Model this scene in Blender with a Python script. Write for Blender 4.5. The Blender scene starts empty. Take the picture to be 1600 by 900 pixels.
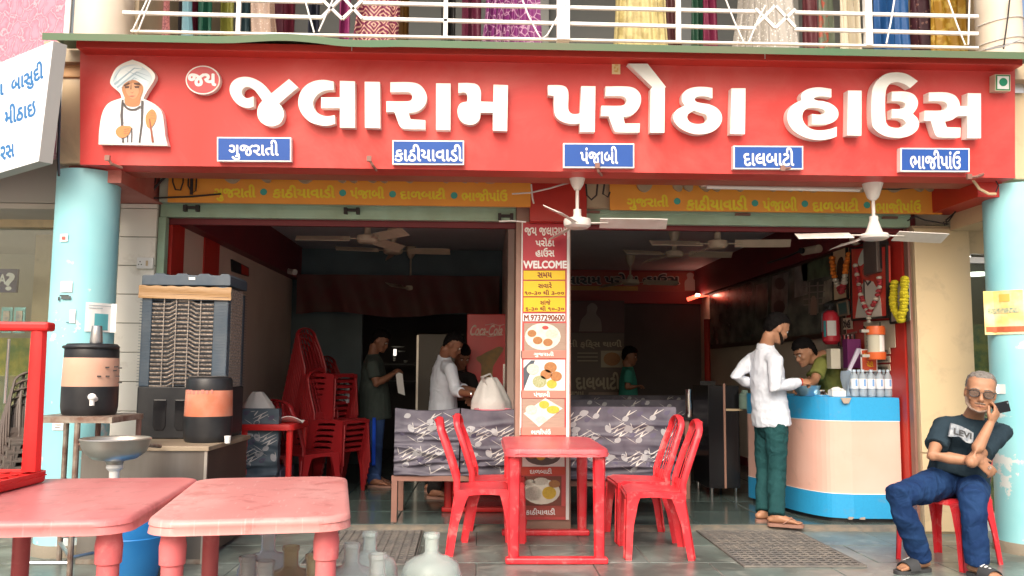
import bpy, bmesh, math, random
from mathutils import Vector, Matrix, noise
V = Vector
R = math.radians
PI = math.pi
SC = bpy.context.scene
COL = SC.collection
# ------------------------------------------------------------------ camera
FPX, H, YAW, PIT, ROL = 1350.0, 1.23, R(1.94), R(5.46), R(0.39)
FWD = V((math.sin(YAW)*math.cos(PIT), math.cos(YAW)*math.cos(PIT), math.sin(PIT)))
_r0 = V((math.cos(YAW), -math.sin(YAW), 0)); _u0 = _r0.cross(FWD)
RGT = _r0*math.cos(ROL)+_u0*math.sin(ROL); UPV = -_r0*math.sin(ROL)+_u0*math.cos(ROL)
CAM = V((0, 0, H))
cam = bpy.data.cameras.new('camera'); cam.sensor_width = 36; cam.lens = FPX/1600*36
cam.clip_start = .05; cam.clip_end = 500
camo = bpy.data.objects.new('camera', cam); COL.objects.link(camo); SC.camera = camo
camo.matrix_world = Matrix(((RGT.x, UPV.x, -FWD.x, 0), (RGT.y, UPV.y, -FWD.y, 0), (RGT.z, UPV.z, -FWD.z, H), (0, 0, 0, 1)))
# ------------------------------------------------------------------ sky, sun, exposure
W = bpy.data.worlds.new('World'); SC.world = W; W.use_nodes = True
wn = W.node_tree; bg = wn.nodes['Background']
sky = wn.nodes.new('ShaderNodeTexSky'); sky.sky_type = 'NISHITA'; sky.sun_disc = False
sky.sun_elevation = R(40); sky.sun_rotation = R(195); sky.dust_density = 6; sky.air_density = 1.0; sky.ozone_density = .3
wn.links.new(sky.outputs[0], bg.inputs[0]); bg.inputs[1].default_value = .15
sl = bpy.data.lights.new('sun', 'SUN'); sl.energy = 1.6; sl.angle = R(45); sl.color = (1, .93, .84)
so = bpy.data.objects.new('sun', sl); COL.objects.link(so)
so.rotation_euler = (R(90-40), 0, R(180-195))
SC.view_settings.view_transform = 'Standard'; SC.view_settings.look = 'None'
SC.view_settings.exposure = 0.58; SC.view_settings.gamma = 1
SC.cycles.max_bounces = 10; SC.cycles.diffuse_bounces = 8; SC.cycles.use_denoising = True

def ray(px, py):
    d = FWD*FPX+RGT*(px-800)+UPV*(450-py)
    return d
def at(px, py, Y):                      # point of the plane y=Y seen at a photo pixel
    d = ray(px, py); return CAM+d*(Y/d.y)
def flo(px, py, z=0):
    d = ray(px, py); return CAM+d*((z-H)/d.z)
def onx(px, py, X):
    d = ray(px, py); return CAM+d*(X/d.x)

# ------------------------------------------------------------------ colours and materials
def lin(h):
    if isinstance(h, str):
        h = h.lstrip('#'); h = [int(h[i:i+2], 16)/255 for i in (0, 2, 4)]
        return tuple(x/12.92 if x <= .04045 else ((x+.055)/1.055)**2.4 for x in h)
    return h
MATS = {}
def mat(name, col, rough=.6, metal=0, var=None, vscale=4, vamt=.5, bump=0, bscale=40, spec=.5, emit=0, trans=0, ior=1.45, stretch=None, alpha=1, coat=0):
    if name in MATS: return MATS[name]
    m = bpy.data.materials.new(name); m.use_nodes = True; n = m.node_tree; p = n.nodes['Principled BSDF']
    c = lin(col); p.inputs['Base Color'].default_value = (*c, 1)
    p.inputs['Roughness'].default_value = rough; p.inputs['Metallic'].default_value = metal
    p.inputs['Specular IOR Level'].default_value = spec; p.inputs['IOR'].default_value = ior
    p.inputs['Transmission Weight'].default_value = trans; p.inputs['Alpha'].default_value = alpha
    p.inputs['Coat Weight'].default_value = coat
    if emit: p.inputs['Emission Color'].default_value = (*c, 1); p.inputs['Emission Strength'].default_value = emit
    tc = n.nodes.new('ShaderNodeTexCoord'); mp = n.nodes.new('ShaderNodeMapping')
    n.links.new(tc.outputs['Object'], mp.inputs[0])
    if stretch: mp.inputs['Scale'].default_value = stretch
    if var is not None:
        t = n.nodes.new('ShaderNodeTexNoise'); t.inputs['Scale'].default_value = vscale; t.inputs['Detail'].default_value = 6
        n.links.new(mp.outputs[0], t.inputs[0])
        r = n.nodes.new('ShaderNodeValToRGB'); r.color_ramp.elements[0].position = .38; r.color_ramp.elements[1].position = .66
        n.links.new(t.outputs[0], r.inputs[0])
        mx = n.nodes.new('ShaderNodeMix'); mx.data_type = 'RGBA'
        mul = n.nodes.new('ShaderNodeMath'); mul.operation = 'MULTIPLY'; mul.inputs[1].default_value = vamt
        n.links.new(r.outputs[0], mul.inputs[0]); n.links.new(mul.outputs[0], mx.inputs[0])
        mx.inputs[6].default_value = (*c, 1); mx.inputs[7].default_value = (*lin(var), 1)
        n.links.new(mx.outputs[2], p.inputs['Base Color'])
    if bump:
        t = n.nodes.new('ShaderNodeTexNoise'); t.inputs['Scale'].default_value = bscale; t.inputs['Detail'].default_value = 5
        n.links.new(mp.outputs[0], t.inputs[0])
        b = n.nodes.new('ShaderNodeBump'); b.inputs['Strength'].default_value = bump; b.inputs['Distance'].default_value = .01
        n.links.new(t.outputs[0], b.inputs['Height']); n.links.new(b.outputs[0], p.inputs['Normal'])
    MATS[name] = m; return m
def addn(m, kind): return m.node_tree.nodes.new(kind)

M = {}
M['sign_red'] = mat('sign red sheet', (.62, .055, .052), .40, var=(.56, .042, .034), vscale=1.3, vamt=.8, bump=.06, bscale=3, stretch=(1.5, 1, .35))
M['flange_red'] = mat('flange red', (.60, .05, .035), .45, var=(.5, .035, .03), vscale=2, vamt=.5)
M['letter'] = mat('letter acrylic', (.86, .85, .80), .35, var=(.74, .74, .70), vscale=3, vamt=.35)
M['blue_sign'] = mat('blue sign face', (.018, .085, .36), .4, var=(.015, .07, .30), vscale=5)
M['white'] = mat('white paint', (.82, .82, .80), .45, var=(.62, .60, .55), vscale=5, vamt=.35)
M['print_white'] = mat('white print', (.85, .85, .84), .5)
M['print_yellow'] = mat('yellow print', (.86, .72, .04), .5, var=(.8, .5, .04), vscale=14, vamt=.5)
M['orange_board'] = mat('orange board', (.86, .36, .05), .5, var=(.78, .30, .05), vscale=3, vamt=.6, bump=.1, bscale=6)
M['teal'] = mat('teal dot print', (.06, .36, .30), .5)
M['green_sheet'] = mat('green roofing sheet', (.065, .15, .075), .5, var=(.14, .14, .085), vscale=1.3, vamt=.7)
M['turq'] = None
M['tile'] = mat('cream wall tile', (.85, .82, .75), .16, var=(.78, .73, .64), vscale=3, vamt=.4)
M['grout'] = mat('grout', (.38, .35, .3), .8)
M['cream'] = mat('cream cladding', (.62, .49, .31), .3, var=(.56, .43, .26), vscale=1.2, vamt=.5)
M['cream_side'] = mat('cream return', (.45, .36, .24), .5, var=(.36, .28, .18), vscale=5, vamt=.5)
M['mint'] = mat('mint painted steel', (.34, .50, .38), .5, var=(.27, .36, .24), vscale=6, vamt=.6, bump=.15, bscale=30)
M['shop_red'] = mat('shop red paint', (.50, .03, .02), .4, var=(.38, .025, .02), vscale=4, vamt=.6)
M['maroon'] = mat('maroon paint', (.17, .014, .02), .5, var=(.11, .01, .015), vscale=3)
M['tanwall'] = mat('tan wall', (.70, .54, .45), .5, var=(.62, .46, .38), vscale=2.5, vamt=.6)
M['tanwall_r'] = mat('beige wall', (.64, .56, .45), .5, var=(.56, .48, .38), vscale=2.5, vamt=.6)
M['ceil'] = mat('grey ceiling', (.60, .62, .66), .6, var=(.52, .54, .57), vscale=2, vamt=.5)
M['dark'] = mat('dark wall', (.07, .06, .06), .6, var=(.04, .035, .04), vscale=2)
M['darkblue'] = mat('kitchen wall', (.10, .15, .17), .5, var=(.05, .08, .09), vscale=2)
M['black'] = mat('black plastic', (.015, .016, .019), .4, var=(.035, .035, .037), vscale=9, vamt=.5)
M['blackgloss'] = mat('black laminate', (.01, .01, .012), .18)
M['slate'] = mat('cooler slate plastic', (.05, .075, .105), .42, var=(.10, .12, .14), vscale=7, vamt=.6, bump=.05)
M['steel'] = mat('stainless steel', (.58, .55, .50), .34, .75, var=(.42, .36, .30), vscale=6, vamt=.6, bump=.08, bscale=14)
M['cabinet'] = mat('steel cabinet', (.25, .235, .215), .38, .7, var=(.15, .12, .10), vscale=2.2, vamt=.7, stretch=(2, 2, .3), bump=.05)
M['woodtop'] = mat('worn plywood top', (.34, .27, .19), .5, var=(.22, .15, .10), vscale=5, vamt=.7)
M['rustpipe'] = mat('rusty pipe', (.33, .29, .24), .55, .3, var=(.16, .07, .045), vscale=12, vamt=.9, bump=.3, bscale=60)
M['brown_metal'] = mat('brown metal frame', (.26, .13, .10), .5, var=(.18, .09, .07), vscale=8)
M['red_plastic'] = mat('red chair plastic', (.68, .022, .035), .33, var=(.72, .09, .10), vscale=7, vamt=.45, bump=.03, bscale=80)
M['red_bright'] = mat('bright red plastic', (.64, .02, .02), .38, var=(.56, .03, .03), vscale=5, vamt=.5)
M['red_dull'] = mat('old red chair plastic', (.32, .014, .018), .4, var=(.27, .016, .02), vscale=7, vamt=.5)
M['table_leg'] = mat('faded red plastic', (.66, .12, .13), .5, var=(.72, .24, .24), vscale=4, vamt=.7, stretch=(1, 1, .4), bump=.05)
def worn_top(name, a, b, c2, sc):
    m = mat(name, a, .36, var=b, vscale=sc, vamt=1.0, bump=.06, bscale=50, stretch=(1.6, .7, 1))
    n = m.node_tree; p = n.nodes['Principled BSDF']; src = p.inputs['Base Color'].links[0].from_socket
    tc = addn(m, 'ShaderNodeTexCoord'); mp = addn(m, 'ShaderNodeMapping'); mp.inputs['Scale'].default_value = (14, 2.2, 1); mp.inputs['Rotation'].default_value = (0, 0, .35)
    n.links.new(tc.outputs['Object'], mp.inputs[0])
    t = addn(m, 'ShaderNodeTexNoise'); t.inputs['Scale'].default_value = 5; t.inputs['Detail'].default_value = 3; n.links.new(mp.outputs[0], t.inputs[0])
    r = addn(m, 'ShaderNodeValToRGB'); r.color_ramp.elements[0].position = .63; r.color_ramp.elements[1].position = .70; r.color_ramp.elements[1].color = (.35, .35, .35, 1)
    n.links.new(t.outputs[0], r.inputs[0])
    mx = addn(m, 'ShaderNodeMix'); mx.data_type = 'RGBA'; mx.inputs[7].default_value = (*c2, 1)
    n.links.new(r.outputs[0], mx.inputs[0]); n.links.new(src, mx.inputs[6]); n.links.new(mx.outputs[2], p.inputs['Base Color'])
    return m
M['top_a'] = worn_top('worn table top', (.66, .20, .20), (.74, .30, .29), (.8, .45, .43), 1.6)
M['top_b'] = worn_top('chalky table top', (.72, .29, .27), (.80, .42, .39), (.88, .62, .58), 1.9)
M['top_c'] = worn_top('red table top', (.62, .07, .09), (.66, .14, .15), (.74, .3, .3), 3)
M['alu'] = mat('aluminium', (.6, .6, .6), .35, 1)
M['chrome'] = mat('chrome', (.75, .75, .75), .15, 1)
M['fanwhite'] = mat('fan white enamel', (.74, .70, .66), .35, var=(.58, .52, .46), vscale=8, vamt=.5)
M['fancream'] = mat('fan cream enamel', (.55, .46, .34), .4, var=(.42, .34, .24), vscale=8, vamt=.5)
M['tube'] = mat('tube light batten', (.74, .64, .56), .4, var=(.62, .5, .42), vscale=4)
M['wire_dark'] = mat('dark wire', (.03, .025, .025), .6)
M['wire_white'] = mat('white wire', (.6, .58, .55), .6)
M['bowlblue'] = mat('blue steel bowl', (.25, .45, .58), .3, .7)
M['paper'] = mat('paper', (.78, .78, .76), .7)
M['bag'] = mat('white plastic bag', (.62, .61, .59), .4, bump=.8, bscale=18, trans=.0)
M['ctr_blue'] = mat('counter blue laminate', (.03, .34, .66), .35, var=(.025, .30, .6), vscale=60, vamt=.5)
M['ctr_pink'] = mat('counter pink laminate', (.76, .44, .36), .35, var=(.78, .52, .45), vscale=1.6, vamt=.9)
M['skin'] = mat('brown skin', (.40, .205, .12), .5, var=(.34, .165, .095), vscale=18, vamt=.6)
M['skin_dark'] = mat('dark brown skin', (.27, .12, .07), .5, var=(.22, .10, .055), vscale=18, vamt=.6)
M['hair'] = mat('black hair', (.007, .006, .006), .75, bump=.6, bscale=90, spec=.12)
M['hair_grey'] = mat('grey hair', (.24, .22, .20), .8, var=(.12, .11, .10), vscale=60, vamt=.8, bump=.8, bscale=200)
M['beard_grey'] = mat('white stubble', (.25, .19, .155), .95, var=(.20, .13, .095), vscale=60, vamt=.6, bump=.5, bscale=260)
M['beard'] = mat('black beard', (.02, .014, .011), .9, spec=.1, bump=.8, bscale=260)
def cloth_mat(name, a, b, vs=5, bump=.5, bs=16, stretch=(1, 1, 1), weave=0):
    bump *= 1.6
    m = mat(name, a, .85, var=b, vscale=vs, vamt=.6, spec=.2)
    n = m.node_tree; p = n.nodes['Principled BSDF']
    tc = addn(m, 'ShaderNodeTexCoord'); mp = addn(m, 'ShaderNodeMapping'); mp.inputs['Scale'].default_value = stretch
    n.links.new(tc.outputs['Object'], mp.inputs[0])
    t = addn(m, 'ShaderNodeTexNoise'); t.inputs['Scale'].default_value = bs; t.inputs['Detail'].default_value = 2; t.inputs['Distortion'].default_value = 1.2
    n.links.new(mp.outputs[0], t.inputs[0]); bp = addn(m, 'ShaderNodeBump'); bp.inputs['Strength'].default_value = bump; bp.inputs['Distance'].default_value = .02
    n.links.new(t.outputs[0], bp.inputs['Height']); n.links.new(bp.outputs[0], p.inputs['Normal'])
    return m
M['shirt_white'] = cloth_mat('pale blue white cotton', (.62, .67, .74), (.56, .62, .72), 5, .5, 9, (1, 1, .6))
M['tee_navy'] = cloth_mat('dark teal jersey', (.022, .04, .055), (.018, .033, .048), 5, .45, 9)
M['denim'] = cloth_mat('blue denim', (.010, .032, .105), (.020, .06, .16), 7, .5, 12, (1, 1, .7))
M['trouser_green'] = cloth_mat('dark green trousers', (.012, .055, .06), (.016, .072, .074), 5, .5, 10)
M['tee_olive'] = cloth_mat('olive tee', (.20, .22, .06), (.17, .19, .05), 5, .4, 10)
M['tee_dark'] = cloth_mat('dark grey green tee', (.07, .09, .08), (.055, .07, .065), 5, .4, 10)
M['track_blue'] = cloth_mat('blue track pants', (.05, .10, .26), (.04, .08, .2), 5, .4, 10)
M['stripe_blue'] = cloth_mat('bright blue stripe', (.02, .10, .75), (.02, .08, .6), 5, .2, 10)
M['tee_teal'] = cloth_mat('teal shirt', (.05, .28, .22), (.04, .2, .17), 5, .4, 10)
M['shirt_black'] = cloth_mat('black shirt', (.02, .018, .018), (.015, .014, .014), 5, .4, 10)
M['rubber'] = mat('sandal rubber', (.05, .052, .055), .6)
M['tan_leather'] = mat('tan leather', (.30, .16, .12), .6)
M['glass_lens'] = mat('tinted lens', (.05, .035, .03), .12)
M['phone'] = mat('phone black', (.01, .01, .013), .2)

# ------------------------------------------------------------------ mesh builder
class MB:
    def __init__(s): s.v = []; s.f = []; s.m = []
    def add(s, vs, fs, mi=0):
        b = len(s.v); s.v += [V(v) for v in vs]; s.f += [tuple(i+b for i in f) for f in fs]; s.m += [mi]*len(fs); return s
    def box(s, a, b, mi=0):
        x0, y0, z0 = min(a[0], b[0]), min(a[1], b[1]), min(a[2], b[2]); x1, y1, z1 = max(a[0], b[0]), max(a[1], b[1]), max(a[2], b[2])
        return s.add([(x0, y0, z0), (x1, y0, z0), (x1, y1, z0), (x0, y1, z0), (x0, y0, z1), (x1, y0, z1), (x1, y1, z1), (x0, y1, z1)],
                     [(0, 3, 2, 1), (4, 5, 6, 7), (0, 1, 5, 4), (1, 2, 6, 5), (2, 3, 7, 6), (3, 0, 4, 7)], mi)
    def frame(s, o, ux, uy, un, w, h, d, mi=0):    # box on a frame: w along ux, h along uy, d along un
        o = V(o); vs = [o+ux*(w*a)+uy*(h*b)+un*(d*c) for c in (0, 1) for a, b in ((0, 0), (1, 0), (1, 1), (0, 1))]
        return s.add(vs, [(0, 3, 2, 1), (4, 5, 6, 7), (0, 1, 5, 4), (1, 2, 6, 5), (2, 3, 7, 6), (3, 0, 4, 7)], mi)
    def prism(s, poly, d0, d1, fr=None, mi=0):     # poly in 2D, extruded from depth d0 to d1; fr(x, y, d) -> world
        fr = fr or (lambda x, y, d: V((x, d, y)))
        n = len(poly); vs = [fr(x, y, d0) for x, y in poly]+[fr(x, y, d1) for x, y in poly]
        from mathutils.geometry import tessellate_polygon
        tri = tessellate_polygon([[V((x, y, 0)) for x, y in poly]])
        fs = [tuple(t) for t in tri]+[tuple(n+i for i in reversed(t)) for t in tri]
        fs += [(i, (i+1) % n, n+(i+1) % n, n+i) for i in range(n)]
        return s.add(vs, fs, mi)
    def bar(s, p, q, w, h=None, up=(0, 0, 1), mi=0):
        p, q = V(p), V(q); h = h or w; d = (q-p).normalized(); up = V(up)
        if abs(d.dot(up)) > .98: up = V((1, 0, 0))
        sx = d.cross(up).normalized(); sz = sx.cross(d)
        vs = [a+sx*(w/2*i)+sz*(h/2*j) for a in (p, q) for i, j in ((-1, -1), (1, -1), (1, 1), (-1, 1))]
        return s.add(vs, [(0, 3, 2, 1), (4, 5, 6, 7), (0, 1, 5, 4), (1, 2, 6, 5), (2, 3, 7, 6), (3, 0, 4, 7)], mi)
    def tube(s, pts, rad, n=10, round_=False, ref=None, mi=0):   # rad: number, list of numbers or of (a, b)
        pts = [V(p) for p in pts]; k = len(pts)
        if not isinstance(rad, (list, tuple)): rad = [rad]*k
        rad = [(r, r) if not isinstance(r, (list, tuple)) else r for r in rad]
        if round_:
            def cap(p, q, r):
                d = (p-q).normalized(); m = min(r); o = []
                for t in (80, 60, 35): o.append((p+d*(m*math.sin(R(t))), (r[0]*math.cos(R(t)), r[1]*math.cos(R(t)))))
                return o
            a = cap(pts[0], pts[1], rad[0]); b = cap(pts[-1], pts[-2], rad[-1])[::-1]
            pts = [x[0] for x in a]+pts+[x[0] for x in b]; rad = [x[1] for x in a]+list(rad)+[x[1] for x in b]; k = len(pts)
        vs = []; prev = V(ref) if ref else None
        for i in range(k):
            d = (pts[min(i+1, k-1)]-pts[max(i-1, 0)]).normalized()
            if ref: sx = V(ref)-d*d.dot(V(ref))
            elif prev is None: sx = d.cross(V((0, 0, 1)) if abs(d.z) < .9 else V((0, 1, 0)))
            else: sx = prev-d*d.dot(prev)
            if sx.length < 1e-6: sx = d.orthogonal()
            sx.normalize(); prev = sx; sy = d.cross(sx)
            for j in range(n):
                t = 2*PI*j/n; vs.append(pts[i]+sx*(rad[i][0]*math.cos(t))+sy*(rad[i][1]*math.sin(t)))
        fs = [(i*n+j, i*n+(j+1) % n, (i+1)*n+(j+1) % n, (i+1)*n+j) for i in range(k-1) for j in range(n)]
        fs += [tuple(reversed(range(n))), tuple((k-1)*n+j for j in range(n))]
        return s.add(vs, fs, mi)
    def lathe(s, prof, c=(0, 0, 0), n=24, mi=0, ax=None, sc=(1, 1)):    # prof: (r, z); closed ends where r=0
        c = V(c); vs = []; k = len(prof)
        if ax: az = V(ax).normalized(); a1 = az.orthogonal().normalized(); a2 = az.cross(a1)
        else: az, a1, a2 = V((0, 0, 1)), V((1, 0, 0)), V((0, 1, 0))
        for r, z in prof:
            r = max(r, 1e-4)
            for j in range(n):
                t = 2*PI*j/n; vs.append(c+az*z+a1*(r*math.cos(t)*sc[0])+a2*(r*math.sin(t)*sc[1]))
        fs = [(i*n+j, i*n+(j+1) % n, (i+1)*n+(j+1) % n, (i+1)*n+j) for i in range(k-1) for j in range(n)]
        if prof[0] != prof[-1]: fs += [tuple(reversed(range(n))), tuple((k-1)*n+j for j in range(n))]
        return s.add(vs, fs, mi)
    def ell(s, c, r, rot=None, n=14, mi=0):
        c = V(c); vs = []; fs = []; m = n//2+2
        for i in range(m+1):
            p = PI*i/m
            for j in range(n):
                t = 2*PI*j/n; w = V((r[0]*math.sin(p)*math.cos(t), r[1]*math.sin(p)*math.sin(t), r[2]*math.cos(p)))
                vs.append(c+(rot @ w if rot else w))
        fs = [(i*n+j, (i+1)*n+j, (i+1)*n+(j+1) % n, i*n+(j+1) % n) for i in range(m) for j in range(n)]
        return s.add(vs, fs, mi)
    def sheet(s, fn, nu, nv, mi=0):                # open sheet from fn(u, v)
        vs = [fn(i/nu, j/nv) for j in range(nv+1) for i in range(nu+1)]
        return s.add(vs, [(j*(nu+1)+i, j*(nu+1)+i+1, (j+1)*(nu+1)+i+1, (j+1)*(nu+1)+i) for j in range(nv) for i in range(nu)], mi)
    def slab(s, fn, nu, nv, nrm, th, mi=0):        # sheet with thickness th along nrm
        nrm = V(nrm)*th; vs = [fn(i/nu, j/nv) for j in range(nv+1) for i in range(nu+1)]; N = len(vs)
        w = nu+1; F = [(j*w+i, j*w+i+1, (j+1)*w+i+1, (j+1)*w+i) for j in range(nv) for i in range(nu)]
        F2 = F+[tuple(N+k for k in reversed(f)) for f in F]
        rim = [(j*w, (j+1)*w) for j in range(nv)]+[(nv*w+i, nv*w+i+1) for i in range(nu)]+[((j+1)*w+nu, j*w+nu) for j in reversed(range(nv))]+[(i+1, i) for i in reversed(range(nu))]
        F2 += [(a, b, N+b, N+a) for a, b in rim]
        return s.add([V(v) for v in vs]+[V(v)+nrm for v in vs], F2, mi)
    def xf(s, Mx): s.v = [Mx @ v for v in s.v]; return s

INV = {}
def link(name, me, parent=None):
    o = bpy.data.objects.new(name, me); COL.objects.link(o)
    if parent is not None: o.parent = parent
    return o
def obj(name, mb, m, parent=None, smooth=False, bevel=0, seg=2, angle=35, recenter=True):
    """mb in world coordinates; child meshes are stored in the space of their thing"""
    me = bpy.data.meshes.new(name)
    vs = mb.v
    if parent is not None: inv = INV[parent]; vs = [inv @ v for v in vs]; off = None
    else:
        if recenter:
            lo = V([min(v[i] for v in vs) for i in range(3)]); hi = V([max(v[i] for v in vs) for i in range(3)])
            off = V(((lo.x+hi.x)/2, (lo.y+hi.y)/2, lo.z))
        else: off = V((0, 0, 0))
        vs = [v-off for v in vs]
    me.from_pydata([tuple(v) for v in vs], [], mb.f)
    for mm in (m if isinstance(m, (list, tuple)) else [m]): me.materials.append(mm)
    me.polygons.foreach_set('material_index', mb.m)
    bm = bmesh.new(); bm.from_mesh(me); bmesh.ops.recalc_face_normals(bm, faces=bm.faces); bm.to_mesh(me); bm.free()
    if smooth:
        me.polygons.foreach_set('use_smooth', [True]*len(me.polygons)); me.set_sharp_from_angle(angle=R(angle))
    o = link(name, me, parent)
    if off is not None: o.location = off; INV[o] = Matrix.Translation(-off)
    else: INV[o] = INV[parent]
    if bevel:
        b = o.modifiers.new('bevel', 'BEVEL'); b.width = bevel; b.segments = seg; b.limit_method = 'ANGLE'; b.angle_limit = R(40)
    return o
def tag(o, label=None, cat=None, group=None, kind=None):
    if label: o['label'] = label
    if cat: o['category'] = cat
    if group: o['group'] = group
    if kind: o['kind'] = kind
    return o
def thing(name, label, cat, loc=(0, 0, 0), group=None):
    o = link(name, None); o.location = loc; o.empty_display_size = .1; INV[o] = Matrix.Translation(-V(loc))
    return tag(o, label, cat, group)
def dup(root, loc, rz=0, label=None, group=None, mx=None):
    r = root.copy(); COL.objects.link(r)
    if mx is not None: r.matrix_world = mx
    else: r.location = loc; r.rotation_euler = (0, 0, rz)
    if label: r['label'] = label
    if group: r['group'] = group
    for ch in root.children:
        c = ch.copy(); COL.objects.link(c); c.parent = r
        for g in ch.children:
            d = g.copy(); COL.objects.link(d); d.parent = c
    return r
def relabel(root, swap):         # swap materials on a copied tree
    done = {}
    for ch in [c for a in root.children for c in (a, *a.children)]:
        if ch.data in done: ch.data = done[ch.data]; continue
        old_ = ch.data; ch.data = ch.data.copy(); done[old_] = ch.data
        for i, m in enumerate(ch.data.materials): ch.data.materials[i] = swap.get(m, m)

# ------------------------------------------------------------------ lettering
TC = {}
def glyphs(body, shear=0):
    k = (body, shear)
    if k in TC: return TC[k]
    c = bpy.data.curves.new('text', 'FONT'); c.body = body; c.size = 1; c.align_x = 'CENTER'; c.shear = shear; c.resolution_u = 4; c.space_line = 1.0
    o = bpy.data.objects.new('text', c); COL.objects.link(o)
    dg = bpy.context.evaluated_depsgraph_get(); me = bpy.data.meshes.new_from_object(o.evaluated_get(dg))
    vs = [v.co.copy() for v in me.vertices]; fs = [tuple(p.vertices) for p in me.polygons]
    bpy.data.objects.remove(o); bpy.data.meshes.remove(me); bpy.data.curves.remove(c)
    TC[k] = (vs, fs); return TC[k]
def text(name, body, m, fr, box, parent, bold=.03, depth=0, shear=0, lift=.002, fit=True):
    """fr(x, y, d) -> world; box = x0, y0, x1, y1 to fill in frame units"""
    vs, fs = glyphs(body, shear)
    x0, x1 = min(v.x for v in vs), max(v.x for v in vs); y0, y1 = min(v.y for v in vs), max(v.y for v in vs)
    X0, Y0, X1, Y1 = box; sx = (X1-X0)/(x1-x0); sy = (Y1-Y0)/(y1-y0)
    if not fit: sx = sy = min(sx, sy)
    cx, cy = (X0+X1)/2, (Y0+Y1)/2; mx, my = (x0+x1)/2, (y0+y1)/2
    mb = MB(); offs = [(0, 0)]
    if bold: offs += [(bold*math.cos(t*PI/4), bold*math.sin(t*PI/4)) for t in range(8)]
    e = .00004
    for i, (ox, oy) in enumerate(offs):
        P = [((v.x+ox-mx)*sx+cx, (v.y+oy-my)*sy+cy) for v in vs]
        mb.add([fr(x, y, lift+i*e) for x, y in P], fs)
        if depth:
            mb.add([fr(x, y, lift+i*e) for x, y in P]+[fr(x, y, lift-depth) for x, y in P], [(a, b, b+len(P), a+len(P)) for f in fs for a, b in zip(f, f[1:]+f[:1])])
    me = bpy.data.meshes.new(name); inv = INV[parent]
    me.from_pydata([tuple(inv @ v) for v in mb.v], [], mb.f); me.materials.append(m)
    o = link(name, me, parent); INV[o] = inv; return o
def frame_on(o, ux, uy, un):
    o, ux, uy, un = V(o), V(ux).normalized(), V(uy).normalized(), V(un).normalized()
    return lambda x, y, d: o+ux*x+uy*y+un*d
def spline(pts, k=5):
    """corner points (x, y) and smooth points (x, y, 1) -> polyline"""
    n = len(pts); out = []
    P = [V((p[0], p[1])) for p in pts]; S = [len(p) > 2 for p in pts]
    for i in range(n):
        a, b = P[i], P[(i+1) % n]; sa, sb = S[i], S[(i+1) % n]
        out.append(tuple(a))
        if not (sa or sb): continue
        ta = (b-P[i-1])/2 if sa else (b-a); tb = (P[(i+2) % n]-a)/2 if sb else (b-a)
        L = (b-a).length
        if ta.length > 0: ta = ta.normalized()*L
        if tb.length > 0: tb = tb.normalized()*L
        if sa and not sb: pass
        for j in range(1, k):
            t = j/k; h = (2*t**3-3*t**2+1, t**3-2*t**2+t, -2*t**3+3*t**2, t**3-t**2)
            out.append(tuple(a*h[0]+ta*h[1]+b*h[2]+tb*h[3]))
    return out

# ================================================================== SETTING
def rnd(a, b): return random.uniform(a, b)
random.seed(4)
XL, XR, YB, YF = -2.46, 3.40, 13.35, 6.80     # side walls, back wall and threshold line of the shop
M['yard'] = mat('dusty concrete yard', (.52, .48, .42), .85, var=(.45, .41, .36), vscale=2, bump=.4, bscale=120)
M['bed'] = mat('mortar bed', (.10, .115, .11), .8, var=(.07, .08, .075), vscale=9)
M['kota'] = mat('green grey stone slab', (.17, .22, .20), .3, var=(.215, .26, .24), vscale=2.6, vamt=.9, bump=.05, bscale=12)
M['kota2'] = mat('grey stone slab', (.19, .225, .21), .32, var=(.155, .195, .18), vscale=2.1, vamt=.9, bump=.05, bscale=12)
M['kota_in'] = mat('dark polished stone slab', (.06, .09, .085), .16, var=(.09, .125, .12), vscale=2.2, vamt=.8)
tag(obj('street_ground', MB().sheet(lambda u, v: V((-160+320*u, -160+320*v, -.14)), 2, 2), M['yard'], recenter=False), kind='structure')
pv = obj('pavement', MB().box((-7, 2.2, -.14), (8, 6.78, -.022)).box((-7, 2.05, -.14), (8, 2.2, .0)), M['bed'], recenter=False); tag(pv, kind='structure')
fi = obj('floor', MB().box((XL-.3, 6.9, -.14), (XR+.3, YB+.1, .008)), M['bed'], recenter=False); tag(fi, kind='structure')
def slabme(nm, w, d, m):
    mb = MB(); a, b = w/2, d/2; e = .006
    mb.add([(-a, -b, -.03), (a, -b, -.03), (a, b, -.03), (-a, b, -.03), (-a, -b, -e), (a, -b, -e), (a, b, -e), (-a, b, -e), (-a+e, -b+e, 0), (a-e, -b+e, 0), (a-e, b-e, 0), (-a+e, b-e, 0)],
           [(3, 2, 1, 0), (0, 1, 5, 4), (1, 2, 6, 5), (2, 3, 7, 6), (3, 0, 4, 7), (4, 5, 9, 8), (5, 6, 10, 9), (6, 7, 11, 10), (7, 4, 8, 11), (8, 9, 10, 11)])
    me = bpy.data.meshes.new(nm); me.from_pydata([tuple(v) for v in mb.v], [], mb.f); me.materials.append(m); return me
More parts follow.
